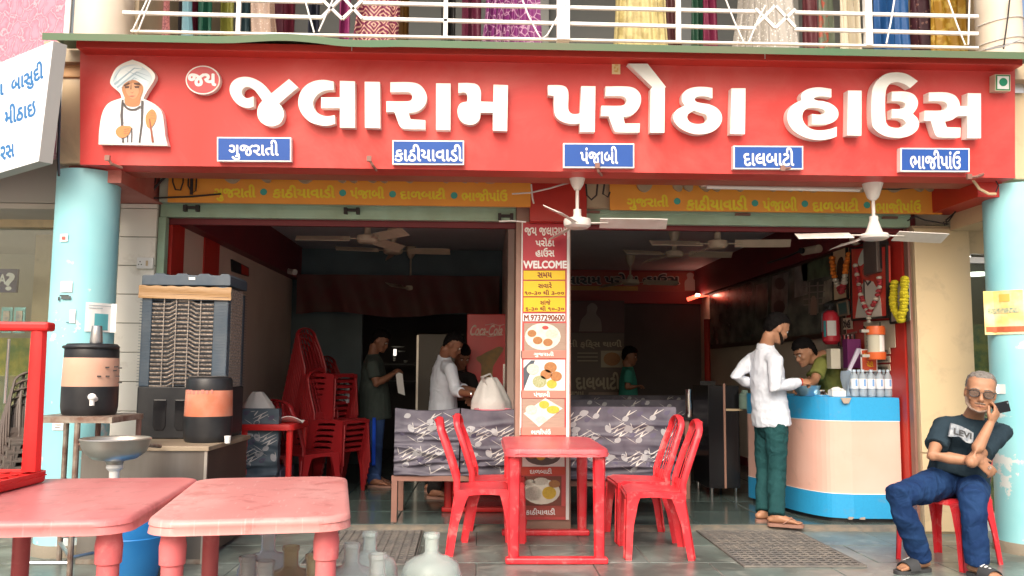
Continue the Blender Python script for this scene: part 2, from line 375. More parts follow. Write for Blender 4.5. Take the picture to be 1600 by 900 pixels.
# object-space textures would repeat on shared meshes, so the slabs take their own variation from the object's random value
def randomise(m, amt=.25):
    n = m.node_tree; p = n.nodes['Principled BSDF']; src = p.inputs['Base Color'].links[0].from_socket
    oi = addn(m, 'ShaderNodeObjectInfo'); hs = addn(m, 'ShaderNodeHueSaturation'); mr = addn(m, 'ShaderNodeMapRange'); mr.inputs[3].default_value = 1-amt; mr.inputs[4].default_value = 1+amt
    n.links.new(oi.outputs['Random'], mr.inputs[0]); n.links.new(mr.outputs[0], hs.inputs['Value']); n.links.new(src, hs.inputs['Color']); n.links.new(hs.outputs[0], p.inputs['Base Color'])
    ad = addn(m, 'ShaderNodeVectorMath'); ad.operation = 'ADD'; mu = addn(m, 'ShaderNodeMath'); mu.operation = 'MULTIPLY'; mu.inputs[1].default_value = 37
    n.links.new(oi.outputs['Random'], mu.inputs[0]); n.links.new(mu.outputs[0], ad.inputs[1])
    for mp in [x for x in n.nodes if x.type == 'MAPPING']:
        s0 = mp.inputs[0].links[0].from_socket; n.links.new(s0, ad.inputs[0]); n.links.new(ad.outputs[0], mp.inputs[0])
def grime(m, col, sc, lo, hi, amt):
    n = m.node_tree; p = n.nodes['Principled BSDF']; src = p.inputs['Base Color'].links[0].from_socket
    g = addn(m, 'ShaderNodeNewGeometry'); t = addn(m, 'ShaderNodeTexNoise'); t.inputs['Scale'].default_value = sc; t.inputs['Detail'].default_value = 9; t.inputs['Roughness'].default_value = .65; t.inputs['Distortion'].default_value = .6
    n.links.new(g.outputs['Position'], t.inputs[0]); r = addn(m, 'ShaderNodeValToRGB'); r.color_ramp.elements[0].position = lo; r.color_ramp.elements[1].position = hi; r.color_ramp.elements[1].color = (amt, amt, amt, 1)
    n.links.new(t.outputs[0], r.inputs[0]); mx = addn(m, 'ShaderNodeMix'); mx.data_type = 'RGBA'; mx.inputs[7].default_value = (*col, 1)
    n.links.new(r.outputs[0], mx.inputs[0]); n.links.new(src, mx.inputs[6]); n.links.new(mx.outputs[2], p.inputs['Base Color'])
for k in ('kota', 'kota2'): randomise(M[k], .05); grime(M[k], (.09, .10, .09), 2.2, .42, .60, .8); grime(M[k], (.36, .38, .34), 7, .54, .64, .5)
grime(M['kota_in'], (.10, .11, .10), 4, .5, .7, .5)
for k in ('ctr_pink', 'ctr_blue'): grime(M[k], (.30, .24, .20), 5, .58, .70, .25)
grime(M['sign_red'], (.66, .15, .13), 1.4, .44, .66, .5); grime(M['letter'], (.60, .55, .48), 5, .54, .68, .45)
for k in ('top_a', 'top_b', 'top_c'): grime(M[k], (.46, .13, .12), 8, .52, .64, .55)
for k in ('red_plastic', 'table_leg'): grime(M[k], (.74, .26, .25), 11, .54, .66, .5)
for k in ('cream', 'tile'): grime(M[k], (.34, .27, .19), 4, .54, .70, .4)
randomise(M['kota_in'], .15)
sm = slabme('stone_slab', .748, .548, M['kota']); sm2 = slabme('stone_slab', .748, .548, M['kota2'])
for j in range(8):
    for i in range(14):
        o = link('stone_slab', random.choice((sm, sm, sm2)), pv); o.location = (-4.9+.75*i+(.37 if j % 2 else 0), 6.52-.55*j, rnd(-.0015, .0015))
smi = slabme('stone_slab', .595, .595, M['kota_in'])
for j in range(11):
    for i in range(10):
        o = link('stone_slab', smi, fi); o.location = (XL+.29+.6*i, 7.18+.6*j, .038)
# rough threshold strip between the pavement and the floor
random.seed(9)
mb = MB(); xs = [XL-.3+i*.09 for i in range(70)]
def thr(u, v):
    i = u*69; x = XL-.3+i*.09
    return V((x, 6.775+.13*v+(.012*noise.noise(V((x*7, v*3, 1))) if v == 0 else 0), [-.004, .022, .034, .034][int(round(v*3))]+.004*noise.noise(V((x*11, v*2, 3)))))
mb.sheet(thr, 69, 3)
tag(obj('threshold_strip', mb, mat('worn cement', (.13, .13, .115), .8, var=(.24, .20, .15), vscale=12, vamt=.8, bump=.4, bscale=60), recenter=False), kind='structure')

# ------------------------------------------------------------------ restaurant building
bld = thing('restaurant_building', 'two storey corner shop building with open red and cream restaurant front', 'building', (.45, 6.8, 0))
B = lambda n, mb, m, **k: obj(n, mb, m, bld, **k)
# left inside wall with its red piers and tan recess; maroon band above
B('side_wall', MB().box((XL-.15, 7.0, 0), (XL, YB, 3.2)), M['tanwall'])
o = B('pier', MB().box((XL-.14, 6.84, 0), (XL+.006, 7.12, 2.9)), M['shop_red'])
o = B('pier', MB().box((XL-.13, 7.62, 0), (XL+.012, 8.05, 2.9)), M['shop_red'])
B('wall_band', MB().box((XL-.1, 6.9, 2.38), (XL+.11, YB-.01, 2.82)), M['maroon'])
# right inside wall
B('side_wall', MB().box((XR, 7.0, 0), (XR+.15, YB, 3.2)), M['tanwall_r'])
B('wall_band', MB().box((XR+.1, 6.9, 2.38), (XR-.11, YB-.01, 2.82)), M['maroon'])
B('wall_panel', MB().box((XR+.12, 6.83, .02), (XR-.012, 7.93, 2.385)), M['shop_red'])
B('wall_skirting', MB().box((XR+.01, 7.94, .02), (XR-.014, YB, .14)), M['maroon'])
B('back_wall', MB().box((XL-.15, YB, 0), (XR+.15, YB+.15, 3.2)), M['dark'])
B('ceiling', MB().box((XL-.15, 6.86, 2.80), (XR+.15, YB, 3.30)), M['ceil'])
B('ceiling_edge', MB().box((XL-.1, 6.815, 2.36), (XR+.1, 6.858, 3.3)), M['maroon'])
B('back_band', MB().box((.75, YB-.08, 2.28), (XR, YB+.01, 2.795)), mat('back band maroon', (.28, .03, .03), .5))
# lower back partition and kitchen opening
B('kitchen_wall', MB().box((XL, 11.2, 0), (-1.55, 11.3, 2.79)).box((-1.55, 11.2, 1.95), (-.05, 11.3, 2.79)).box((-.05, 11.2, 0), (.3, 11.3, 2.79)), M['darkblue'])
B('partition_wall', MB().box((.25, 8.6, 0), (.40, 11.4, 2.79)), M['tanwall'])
# central pier between the two openings
B('pillar', MB().box((.26, 6.74, 0), (.69, 7.16, 2.52)), mat('pillar paint', (.36, .22, .17), .5, var=(.28, .15, .11), vscale=5))
B('pillar_head', MB().box((.36, 6.60, 2.385), (.80, 6.735, 2.98)), M['shop_red'])
# mint shutter boxes, lintels, jambs
zl = 2.405
B('lintel', MB().box((XL-.06, 6.74, zl), (.255, 6.80, zl+.115)).box((XL-.06, 6.72, zl+.10), (.255, 6.745, zl+.125)), M['mint'], bevel=.004)
B('lintel', MB().box((.81, 6.735, zl-.01), (XR+.02, 6.797, zl+.08)).box((.81, 6.72, zl+.07), (XR+.02, 6.742, zl+.10)), M['mint'], bevel=.004)
B('door_jamb', MB().box((XL-.065, 6.725, 0), (XL-.008, 6.80, zl-.004)), M['mint'], bevel=.004)
B('door_jamb', MB().box((XR-.01, 6.73, 0), (XR+.03, 6.80, zl-.014)), M['brown_metal'], bevel=.004)
B('shutter_box', MB().box((XL-.02, 6.60, 2.50), (-2.10, 6.70, 2.98)), mat('shutter box paint', (.42, .47, .38), .5, var=(.3, .32, .26), vscale=6))
B('shutter_box', MB().box((.805, 6.62, 2.50), (1.02, 6.70, 2.98)), M['cream_side'])
for x, y in ((300, 325), (550, 329), (790, 338)):
    p = at(x, y, 6.73); B('shutter_latch', MB().box((p.x-.06, p.y-.02, p.z-.008), (p.x+.06, p.y+.012, p.z+.012)).box((p.x-.06, p.y-.03, p.z-.03), (p.x-.035, p.y+.01, p.z+.02)).box((p.x+.035, p.y-.03, p.z-.03), (p.x+.06, p.y+.01, p.z+.02)), M['wire_dark'])
for x, y in ((925, 332), (1160, 336), (1390, 341)):
    p = at(x, y, 6.725); B('shutter_latch', MB().box((p.x-.06, p.y-.02, p.z-.006), (p.x+.06, p.y+.012, p.z+.012)), M['brown_metal'])
# veranda side beams, ceiling slab and upper floor slab
B('side_beam', MB().box((-2.86, 5.95, 2.50), (-2.50, 6.73, 3.3)), mat('beam red', (.42, .10, .08), .5, var=(.5, .2, .16), vscale=3, vamt=.8))
B('side_beam', MB().box((3.52, 5.95, 2.485), (3.70, 6.66, 3.3)), M['shop_red'])
B('cross_beam', MB().box((3.705, 6.1, 2.36), (5.2, 6.66, 2.62)), M['cream'])
B('veranda_ceiling', MB().box((-2.495, 5.97, 2.985), (3.515, 6.82, 3.3)), mat('veranda ceiling', (.35, .33, .30), .7))
B('floor_slab', MB().box((-3.0, 5.80, 3.30), (5.2, 13.5, 3.44)), M['cream_side'])
# upper floor
B('upper_wall', MB().box((-2.5, 8.0, 3.44), (5.2, 8.1, 6.0)), mat('upper shop wall', (.10, .11, .11), .6, var=(.15, .15, .14), vscale=1.5))
B('upper_wall', MB().box((-2.6, 6.1, 3.44), (-2.5, 8.1, 6.0)), M['cream_side']); B('upper_wall', MB().box((3.95, 6.2, 3.44), (4.05, 8.1, 6.0)), M['cream_side'])
B('upper_ceiling', MB().box((-3.2, 5.6, 6.0), (5.2, 8.1, 6.15)), M['cream_side'])
for px, w in ((163, 87), (1560, 70)):
    p = at(px, 30, 6.05); r = w/2/1350*6.05
    B('upper_column', MB().lathe([(r, 3.44), (r, 6.0)], (p.x, 6.05+(.0), 0), 36), mat('upper column paint', (.66, .58, .48), .5, var=(.56, .48, .38), vscale=2.5, vamt=.6, bump=.1, bscale=20), smooth=True)
for x0, x1, c in ((.15, .6, (.16, .17, .16)), (1.4, 2.0, (.12, .13, .13)), (2.95, 3.0, (.3, .3, .28)), (-1.9, -1.86, (.3, .3, .3))):
    B('display_panel', MB().box((x0, 7.9, 3.44), (x1, 7.99, 5.6)), mat('display panel %.2f' % x0, c, .3))

# white tiles of the left pilaster, cream cladding of the right one
pl = B('pilaster', MB().box((-2.80, 6.715, 0), (-2.53, 6.90, 2.50)), M['grout'])
z = .02; k = 0
while z < 2.47:
    h = .222; t = obj('wall_tile', MB().box((-2.803, 6.690, z), (-2.527, 6.718+.0003*k, min(z+h-.006, 2.495))), M['tile'], pl, bevel=.002); z += h; k += 1
pr = B('pilaster', MB().box((3.41, 6.69, 0), (3.86, 6.9, 2.40)), M['cream_side'])
z = .02
for h in (.60, 1.765):
    obj('cladding_panel', MB().box((3.413, 6.668, z), (3.857, 6.69, z+h-.008)), M['cream'], pr, bevel=.002); z += h

# turquoise columns with peeling paint
def peel(name):
    m = mat(name, (.25, .60, .66), .5, var=(.36, .67, .71), vscale=1.4, vamt=.8, bump=.12, bscale=12)
    n = m.node_tree; p = n.nodes['Principled BSDF']; src = p.inputs['Base Color'].links[0].from_socket
    tc = addn(m, 'ShaderNodeTexCoord'); t = addn(m, 'ShaderNodeTexNoise'); t.inputs['Scale'].default_value = 3.3; t.inputs['Detail'].default_value = 9; t.inputs['Roughness'].default_value = .68
    n.links.new(tc.outputs['Object'], t.inputs[0])
    sp = addn(m, 'ShaderNodeSeparateXYZ'); n.links.new(tc.outputs['Object'], sp.inputs[0])
    mr = addn(m, 'ShaderNodeMapRange'); mr.inputs[1].default_value = .3; mr.inputs[2].default_value = 2.1; mr.inputs[3].default_value = .055; mr.inputs[4].default_value = -.05; n.links.new(sp.outputs[2], mr.inputs[0])
    ad = addn(m, 'ShaderNodeMath'); ad.operation = 'ADD'; n.links.new(t.outputs[0], ad.inputs[0]); n.links.new(mr.outputs[0], ad.inputs[1])
    r = addn(m, 'ShaderNodeValToRGB'); r.color_ramp.elements[0].position = .61; r.color_ramp.elements[1].position = .625; n.links.new(ad.outputs[0], r.inputs[0])
    mx = addn(m, 'ShaderNodeMix'); mx.data_type = 'RGBA'; mx.inputs[7].default_value = (.62, .70, .70, 1)
    n.links.new(r.outputs[0], mx.inputs[0]); n.links.new(src, mx.inputs[6]); n.links.new(mx.outputs[2], p.inputs['Base Color']); return m
M['turq'] = peel('turquoise column paint')
cols = []
for cx, lab in ((-2.765, 'peeling turquoise round column beside the water jug, at the left'), (3.85, 'turquoise round column behind the seated man, yellow notice on it')):
    t = thing('column', lab, 'column', (cx, 6.06, 0), 'turquoise columns')
    obj('shaft', MB().lathe([(.222, .0), (.222, .10), (.214, .14), (.208, .9), (.205, 2.58)], (cx, 6.06, 0), 56), M['turq'], t, smooth=True)
    obj('plinth', MB().lathe([(.238, 0), (.236, .05), (.224, .075)], (cx, 6.06, 0), 40), mat('cement plinth', (.25, .22, .17), .8, bump=.3), t, smooth=True)
    cols.append(t)
def curved(c, r, px0, py0, px1, py1, n=8):       # a paper wrapped on the column
    a = at(px0, py0, c[1]-r*.9); b = at(px1, py1, c[1]-r*.9)
    def fn(u, v):
        x = a.x+(b.x-a.x)*u; dx = max(-.98, min(.98, (x-c[0])/r)); return V((x, c[1]-r*math.sqrt(1-dx*dx)-.003, a.z+(b.z-a.z)*v))
    return MB().slab(fn, n, 1, (0, .0015, 0), 1)
LC, RC = (-2.765, 6.06), (3.85, 6.06)
for args, m in (((134, 472, 166, 518), M['paper']), ((97, 440, 115, 457), M['paper']), ((112, 484, 119, 505), M['paper']), ((95, 366, 108, 378), M['paper']), ((84, 660, 101, 672), M['paper'])):
    obj('notice', curved(LC, .212, *args), m, cols[0])
obj('notice_print', curved(LC, .2145, 144, 489, 157, 515), mat('teal print', (.10, .40, .45), .5), cols[0])
for args, c in (((95, 461, 110, 463.5), (.05, .06, .06)), ((92, 464, 95, 470), (.05, .06, .06)), ((98, 370, 104, 375), (.55, .12, .1)), ((98, 463, 113, 468), (.08, .1, .1)), ((106, 503, 110, 505), (.1, .2, .25)), ((88, 663, 98, 664), (.1, .1, .1)), ((88, 667, 96, 668), (.1, .1, .1)), ((137, 476, 160, 477), (.3, .4, .45)), ((137, 480, 152, 481), (.3, .4, .45))):
    obj('notice_print', curved(LC, .2155, *args), mat('print %s' % (c,), c, .6), cols[0])
obj('notice', curved(RC, .212, 1555, 452, 1601, 522), mat('yellow poster', (.74, .60, .20), .6, var=(.8, .72, .5), vscale=9, vamt=.8), cols[1])
obj('notice_print', curved(RC, .2145, 1560, 509, 1601, 518), mat('red print', (.5, .12, .05), .6), cols[1])
obj('notice_print', curved(RC, .2145, 1563, 480, 1594, 488), mat('green print', (.18, .30, .24), .6, var=(.75, .6, .3), vscale=60, vamt=1), cols[1])
obj('notice_print', curved(RC, .2145, 1575, 458, 1584, 470), mat('amber print', (.72, .46, .1), .6), cols[1])
obj('notice', curved(RC, .212, 1574, 601, 1584, 616), M['paper'], cols[1])

# ------------------------------------------------------------------ beam end with cable left of the sign
t = thing('beam_end', 'cream plastered beam end above the left turquoise column, cables in front', 'beam', (-2.75, 6.0, 2.6))
a = at(92, 256, 5.9); b = at(130, 80, 5.9)
obj('plaster_block', MB().box((a.x, 5.88, a.z), (b.x+.1, 6.2, b.z-.12)), M['cream'], t, bevel=.01)
obj('cap_block', MB().box((a.x-.01, 5.86, b.z-.20), (b.x+.1, 6.2, b.z-.03)), mat('ochre block', (.55, .33, .16), .6), t, bevel=.01)
c = thing('electric_cable', 'black cable hanging down beside the white lightbox sign, at the far left', 'cable', (-2.8, 5.8, 3.3))
obj('cable', MB().tube([at(*q, 5.72) for q in ((98, 68), (96, 90), (93, 130), (92, 175), (92, 210), (90, 245), (92, 275))], .008, 6), M['wire_dark'], c)
obj('cable', MB().tube([at(*q, 5.70) for q in ((99, 70), (99, 95), (95, 135), (94, 175), (93, 215), (92, 250), (93, 272))], .006, 6), M['slate'], c)

# ------------------------------------------------------------------ neighbouring shops
ls = thing('glass_shopfront', 'glass fronted sweet shop with steel frame, left of the turquoise column', 'shop', (-4.2, 7.0, 0))
M['pane'] = mat('shop glass', (.80, .86, .84), .03, trans=1, ior=1.45, spec=.5)
M['pane_r'] = mat('green shop glass', (.62, .74, .66), .03, trans=1, ior=1.45)
obj('soffit_fascia', MB().box((-7, 6.44, 2.445), (-2.97, 6.50, 3.3)), mat('neighbour fascia', (.46, .43, .38), .6), ls)
obj('ceiling_panel', MB().box((-7, 6.44, 2.40), (-2.95, 9.2, 2.44)), mat('neighbour soffit', (.52, .48, .42), .6, var=(.44, .4, .34), vscale=2), ls)
obj('fascia', MB().box((-7, 6.92, 2.34), (-2.82, 7.02, 2.58)), M['cream'], ls)
obj('back_wall', MB().box((-7, 9.1, 0), (-2.62, 9.2, 2.58)), mat('sweet shop wall', (.52, .50, .42), .6, var=(.36, .36, .29), vscale=1.5), ls)
obj('side_wall', MB().box((-2.72, 6.92, 0), (-2.62, 9.1, 2.58)), mat('sweet shop side', (.30, .29, .24), .6), ls)
obj('shop_floor', MB().box((-7, 6.85, -.1), (-2.72, 9.1, .02)), M['kota2'], ls)
for x0, x1 in ((-4.75, -4.02), (-4.0, -3.42), (-3.40, -2.74)):
    g = obj('pane', MB().box((x0, 6.95, .10), (x1, 6.958, 2.33)), M['pane'], ls)
obj('mullion', MB().box((-4.025, 6.93, .05), (-3.995, 6.97, 2.34)).box((-5, 6.93, .05), (-2.72, 6.97, .10)), M['alu'], ls)
obj('mullion', MB().box((-3.42, 6.93, .05), (-3.40, 6.97, 2.34)), M['alu'], ls)
p = at(12, 600, 6.9); obj('door_handle', MB().tube([(p.x, 6.88, .95), (p.x, 6.88, 1.45)], .012, 8), M['chrome'], ls)
obj('display_counter', MB().box((-5.6, 8.0, 0), (-3.0, 8.7, 1.15)), mat('counter ochre', (.28, .22, .08), .4, var=(.10, .16, .06), vscale=6, vamt=.9), ls)
obj('display_shelf', MB().box((-4.9, 8.2, 1.15), (-3.5, 8.6, 1.5)), mat('shelf yellow', (.42, .38, .08), .4, var=(.12, .2, .05), vscale=9, vamt=1), ls)
p = at(0, 420, 7.4); q = at(22, 457, 7.4); obj('hanging_sign', MB().box((p.x-.4, 7.4, q.z), (q.x+.02, 7.43, p.z)), mat('navy sign', (.03, .03, .12), .5), ls)
text('lettering', 'A', M['print_white'], frame_on((at(4, 438, 7.395)), (1, 0, 0), (0, 0, 1), (0, -1, 0)), (-.03, -.03, .03, .05), ls)
text('lettering', '?', M['print_white'], frame_on((at(16, 440, 7.395)), (1, 0, 0), (0, 0, 1), (0, -1, 0)), (-.03, -.07, .03, .07), ls)
for x in (10, 30):
    a = at(x-7, 480, 7.2); b = at(x+8, 520, 7.2)
    w = obj('poster', MB().box((a.x, 7.2, b.z), (b.x, 7.21, a.z)), mat('teal poster', (.25, .55, .55), .4), ls)
    obj('poster_print', MB().box((a.x+.02, 7.19, b.z+.04), (b.x-.02, 7.199, a.z-.03)), mat('poster photo', (.55, .45, .38), .4, var=(.2, .25, .3), vscale=22, vamt=1), w)
obj('inner_pillar', MB().box((-3.95, 7.7, 0), (-3.78, 7.9, 2.58)), M['cream'], ls)
for x, y in ((40, 352), (62, 384), (30, 347), (66, 385)):
    p = at(x, y, 8.0); l = obj('downlight', MB().lathe([(.0, 0), (.05, 0), (.05, .03)], (p.x, 8.0, 2.545), 14), mat('lit downlight', (1, .95, .85), .5, emit=2.5), ls)
# right neighbour
rs = thing('glass_shopfront', 'green tinted shop window between the cream pilaster and the right turquoise column', 'shop', (4.4, 7.0, 0))
obj('fascia', MB().box((3.87, 6.82, 2.2), (5.6, 6.9, 2.42)), M['cream'], rs)
obj('frame_head', MB().box((3.87, 6.80, 2.12), (5.6, 6.86, 2.17)), M['alu'], rs)
obj('pane', MB().box((3.90, 6.84, .15), (5.6, 6.848, 2.115)), M['pane_r'], rs)
obj('wall_base', MB().box((3.87, 6.80, 0), (5.6, 6.9, .14)), M['tile'], rs)
obj('back_wall', MB().box((3.7, 9.2, 0), (5.9, 9.3, 2.6)), mat('right shop wall', (.26, .24, .13), .6, var=(.38, .33, .14), vscale=1.6, vamt=1), rs)
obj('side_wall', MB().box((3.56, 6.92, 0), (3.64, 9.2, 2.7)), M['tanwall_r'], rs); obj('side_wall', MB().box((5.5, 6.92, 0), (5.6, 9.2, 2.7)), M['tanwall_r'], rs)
obj('shop_floor', MB().box((3.64, 6.9, -.1), (5.5, 9.2, .02)), M['kota2'], rs)
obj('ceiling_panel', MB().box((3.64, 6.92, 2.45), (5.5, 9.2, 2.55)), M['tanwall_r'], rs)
obj('shelf', MB().box((4.1, 8.0, 0), (5.4, 8.5, 1.3)).box((4.1, 8.1, 1.3), (5.2, 8.5, 1.7)), mat('goods', (.40, .36, .12), .5, var=(.12, .2, .12), vscale=11, vamt=1), rs)
p = at(1526, 431, 7.6); obj('downlight', MB().lathe([(0, 0), (.07, 0), (.07, .03)], (p.x, 7.6, p.z), 16), MATS['lit downlight'], rs)
p = at(1512, 406, 7.1); obj('downlight', MB().lathe([(0, 0), (.025, 0), (.025, .03)], (p.x, 7.1, p.z), 12), MATS['lit downlight'], rs)
obj('arch_rack', MB().tube([(p.x+.05+.5*math.cos(t), 7.9, 1.0+.7*math.sin(t)) for t in [PI*(.5+i*.05) for i in range(11)]], .015, 6), M['black'], rs)

# left lightbox sign with Gujarati sweets
lb = thing('lightbox_sign', 'white angled lightbox with blue Gujarati lettering above the left glass shop', 'sign', (-3.2, 5.7, 2.5))
c0, c1, c3 = at(-110, 303, 6.30), at(61, 252, 5.5), at(-110, 144, 6.30)
fn = (c1-c0).cross(c3-c0).normalized(); fn = fn if fn.y < 0 else -fn
c2 = CAM+ray(84, 64)*((c0-CAM).dot(fn)/ray(84, 64).dot(fn))
back = V((.42, .55, 0)).normalized()*.085
vs = [c0, c1, c2, c3]; vs += [v+back for v in vs]
obj('casing', MB().add(vs, [(4, 5, 6, 7), (0, 4, 7, 3), (0, 1, 5, 4), (1, 2, 6, 5), (2, 3, 7, 6)]), mat('lightbox side', (.42, .43, .42), .4), lb)
fn = (c1-c0).cross(c3-c0).normalized(); fn = fn if fn.y < 0 else -fn
obj('face', MB().add([v+fn*.003 for v in vs[:4]]+[v+fn*.0005 for v in vs[:4]], [(0, 1, 2, 3), (7, 6, 5, 4), (0, 4, 5, 1), (1, 5, 6, 2), (2, 6, 7, 3), (3, 7, 4, 0)]), mat('lightbox face', (.84, .85, .86), .35), lb)
def onlb(px, py):
    d = ray(px, py); return CAM+d*((c0-CAM).dot(fn)/d.dot(fn))
M['blue_print'] = mat('blue print', (.03, .17, .42), .5)
for body, quad in (('બાસુદી', ((19, 152), (68, 130), (68, 94), (19, 118))), ('મીઠાઇ', ((9, 196), (56, 180), (56, 152), (9, 166))), ('રસ', ((2, 251), (23, 244), (23, 225), (2, 230))), ('ા', ((2, 149), (6, 148), (6, 131), (2, 132)))):
    P = [onlb(*q) for q in quad]
    def fr(x, y, d, P=P):
        a = P[0].lerp(P[1], x); b = P[3].lerp(P[2], x); return a.lerp(b, y)+fn*(d+.0018)
    text('lettering', body, M['blue_print'], fr, (0, 0, 1, 1), lb, bold=.035)
for x, y in ((13, 135), (3, 187)):
    p = onlb(x, y)+fn*.005; obj('dot', MB().lathe([(0, 0), (.014, 0), (.014, .001), (0, .001)], p, 12, ax=fn), mat('grey print', (.55, .56, .58), .5), lb)
# pink cloudy wall cladding above it
pk = mat('pink cloudy stone', (.50, .20, .25), .35)
n = pk.node_tree; p = n.nodes['Principled BSDF']; tc = addn(pk, 'ShaderNodeTexCoord'); mp = addn(pk, 'ShaderNodeMapping'); mp.inputs['Scale'].default_value = (3, 3, 3); n.links.new(tc.outputs['Object'], mp.inputs[0])
nz = addn(pk, 'ShaderNodeTexNoise'); nz.inputs['Scale'].default_value = 1.6; nz.inputs['Detail'].default_value = 4
mv = addn(pk, 'ShaderNodeVectorMath'); mv.operation = 'MULTIPLY_ADD'; mv.inputs[1].default_value = (1.1, 1.1, 1.1); n.links.new(mp.outputs[0], nz.inputs[0]); n.links.new(nz.outputs['Color'], mv.inputs[0]); n.links.new(mp.outputs[0], mv.inputs[2])
vo = addn(pk, 'ShaderNodeTexVoronoi'); vo.feature = 'DISTANCE_TO_EDGE'; vo.inputs['Scale'].default_value = 3.2; n.links.new(mv.outputs[0], vo.inputs[0])
cr = addn(pk, 'ShaderNodeValToRGB'); cr.color_ramp.elements[0].color = (.78, .44, .48, 1); cr.color_ramp.elements[0].position = .0; cr.color_ramp.elements[1].color = (.46, .17, .23, 1); cr.color_ramp.elements[1].position = .06
e = cr.color_ramp.elements.new(.3); e.color = (.55, .28, .35, 1)
n.links.new(vo.outputs[0], cr.inputs[0]); n.links.new(cr.outputs[0], p.inputs['Base Color'])
pw = thing('clad_wall', 'upper wall clad in pink cloudy stone, top left corner', 'wall', (-3.5, 6.4, 3.3))
a, b = at(-140, 150, 6.9), at(100, 60, 5.95)
back = V((.3, .5, 0)).normalized()*.1
v4 = [V((a.x, a.y, 2.7)), V((b.x, b.y, 2.7)), V((b.x+.02, b.y, 5.4)), V((a.x, a.y, 5.4))]
obj('cladding', MB().add(v4+[v+back for v in v4], [(0, 1, 2, 3), (7, 6, 5, 4), (0, 4, 5, 1), (1, 5, 6, 2), (2, 6, 7, 3), (3, 7, 4, 0)]), pk, pw)
obj('corner_trim', MB().bar(v4[1]+V((.02, -.01, 0)), v4[2]+V((.02, -.01, 0)), .035), M['white'], pw)
obj('corner_trim', MB().bar(v4[1]+V((.055, .0, 0)), v4[2]+V((.055, .0, 0)), .025), M['slate'], pw)

t = thing('beam_end', 'cream plastered beam end right of the red sign, at the right edge', 'beam', (4.0, 6.0, 2.6))
a = at(1584, 281, 5.95); obj('plaster_block', MB().box((a.x, 5.93, a.z), (5.6, 6.3, 3.29)), M['cream'], t, bevel=.01)
obj('pipe_bracket', MB().box((at(1586, 150, 5.9).x, 5.90, at(1586, 145, 5.9).z), (at(1600, 150, 5.9).x, 5.928, at(1586, 120, 5.9).z)), M['alu'], t)

# ================================================================== THE SIGN BOARD
P0, P1, P2 = at(125, 257, 5.80), at(1586, 278, 5.80), at(125, 72, 5.72)
SN = (P1-P0).cross(P2-P0).normalized(); SN = SN if SN.y < 0 else -SN
def sp(px, py, d=0):
    r = ray(px, py); return CAM+r*((P0+SN*d-CAM).dot(SN)/r.dot(SN))
sb = thing('sign_board', 'long red shop sign with big white raised Gujarati letters', 'sign', (P0+P1)/2)
q = [sp(125, 257), sp(1586, 278), sp(1586, 96), sp(125, 66)]
back = V((0, .2, 0))
obj('panel', MB().add(q+[v+back for v in q], [(0, 1, 2, 3), (7, 6, 5, 4), (0, 4, 5, 1), (1, 5, 6, 2), (2, 6, 7, 3), (3, 7, 4, 0)]), M['sign_red'], sb)
a, b = at(119, 62, 5.60), at(1598, 90, 5.60)
mb = MB()
for A, Bq, t0, t1 in ((a, b, .0, .055),):
    vs = [A, Bq, Bq-V((0, 0, t1)), A-V((0, 0, t1))]; vs += [v+V((0, .17, 0)) for v in vs]
    mb.add(vs, [(0, 1, 2, 3), (7, 6, 5, 4), (0, 4, 5, 1), (1, 5, 6, 2), (2, 6, 7, 3), (3, 7, 4, 0)])
obj('top_flange', mb, M['flange_red'], sb, bevel=.006)
for x in (550, 1195):      # joints of the flange
    p = at(x, 60+(x-119)*.019, 5.598); obj('flange_joint', MB().box((p.x-.002, 5.594, p.z-.05), (p.x+.002, 5.61, p.z)), M['letter'], sb)
u0, u1 = sp(125, 257)+V((0, .205, .0)), sp(1586, 278)+V((0, .205, 0))
vs = [u0, u1, u1+V((0, .18, .0)), u0+V((0, .18, .0))]; vs += [v+V((0, 0, .05)) for v in vs]
obj('soffit', MB().add(vs, [(0, 1, 2, 3), (7, 6, 5, 4), (0, 4, 5, 1), (1, 5, 6, 2), (2, 6, 7, 3), (3, 7, 4, 0)]), mat('soffit board', (.36, .06, .035), .5, var=(.42, .18, .12), vscale=1.2, vamt=.8), sb)

def reg(x0, y0, s, pts): return [((x0+p[0]/s), (y0+p[1]/s))+((1,) if len(p) > 2 else ()) for p in pts]
LET = []
LET.append(reg(350, 100, 7.5, [(345, 378), (345, 500), (280, 515, 1), (180, 485, 1), (105, 410, 1), (66, 310, 1), (90, 220, 1), (160, 165, 1), (260, 150, 1), (360, 175, 1), (465, 240, 1), (553, 345), (762, 175), (868, 272), (645, 462), (690, 530, 1), (700, 610, 1), (665, 685, 1), (600, 722, 1), (530, 728, 1), (450, 695, 1), (400, 630, 1), (390, 550, 1), (410, 480, 1), (450, 430), (390, 345, 1), (335, 287, 1), (270, 265, 1), (220, 290, 1), (207, 340, 1), (240, 390, 1), (285, 400, 1)]))
LET.append(reg(350, 100, 7.5, [(1285, 205), (1285, 303), (1180, 312, 1), (1095, 360, 1), (1045, 440, 1), (1058, 525, 1), (1120, 588, 1), (1200, 612, 1), (1295, 600), (1300, 700), (1220, 722, 1), (1120, 716, 1), (1000, 672, 1), (910, 580, 1), (870, 465, 1), (890, 345, 1), (955, 255, 1), (1050, 203, 1), (1160, 186, 1)]))
LET.append([(531, 126.3), (554.6, 127), (554.6, 199.5), (531, 199.3), (531, 168.7), (501.7, 168.7), (501.7, 152), (531, 152)])
s2 = (550, 100, 6.154)
LET.append(reg(*s2, [(122, 170), (268, 172), (272, 618), (124, 612)]))
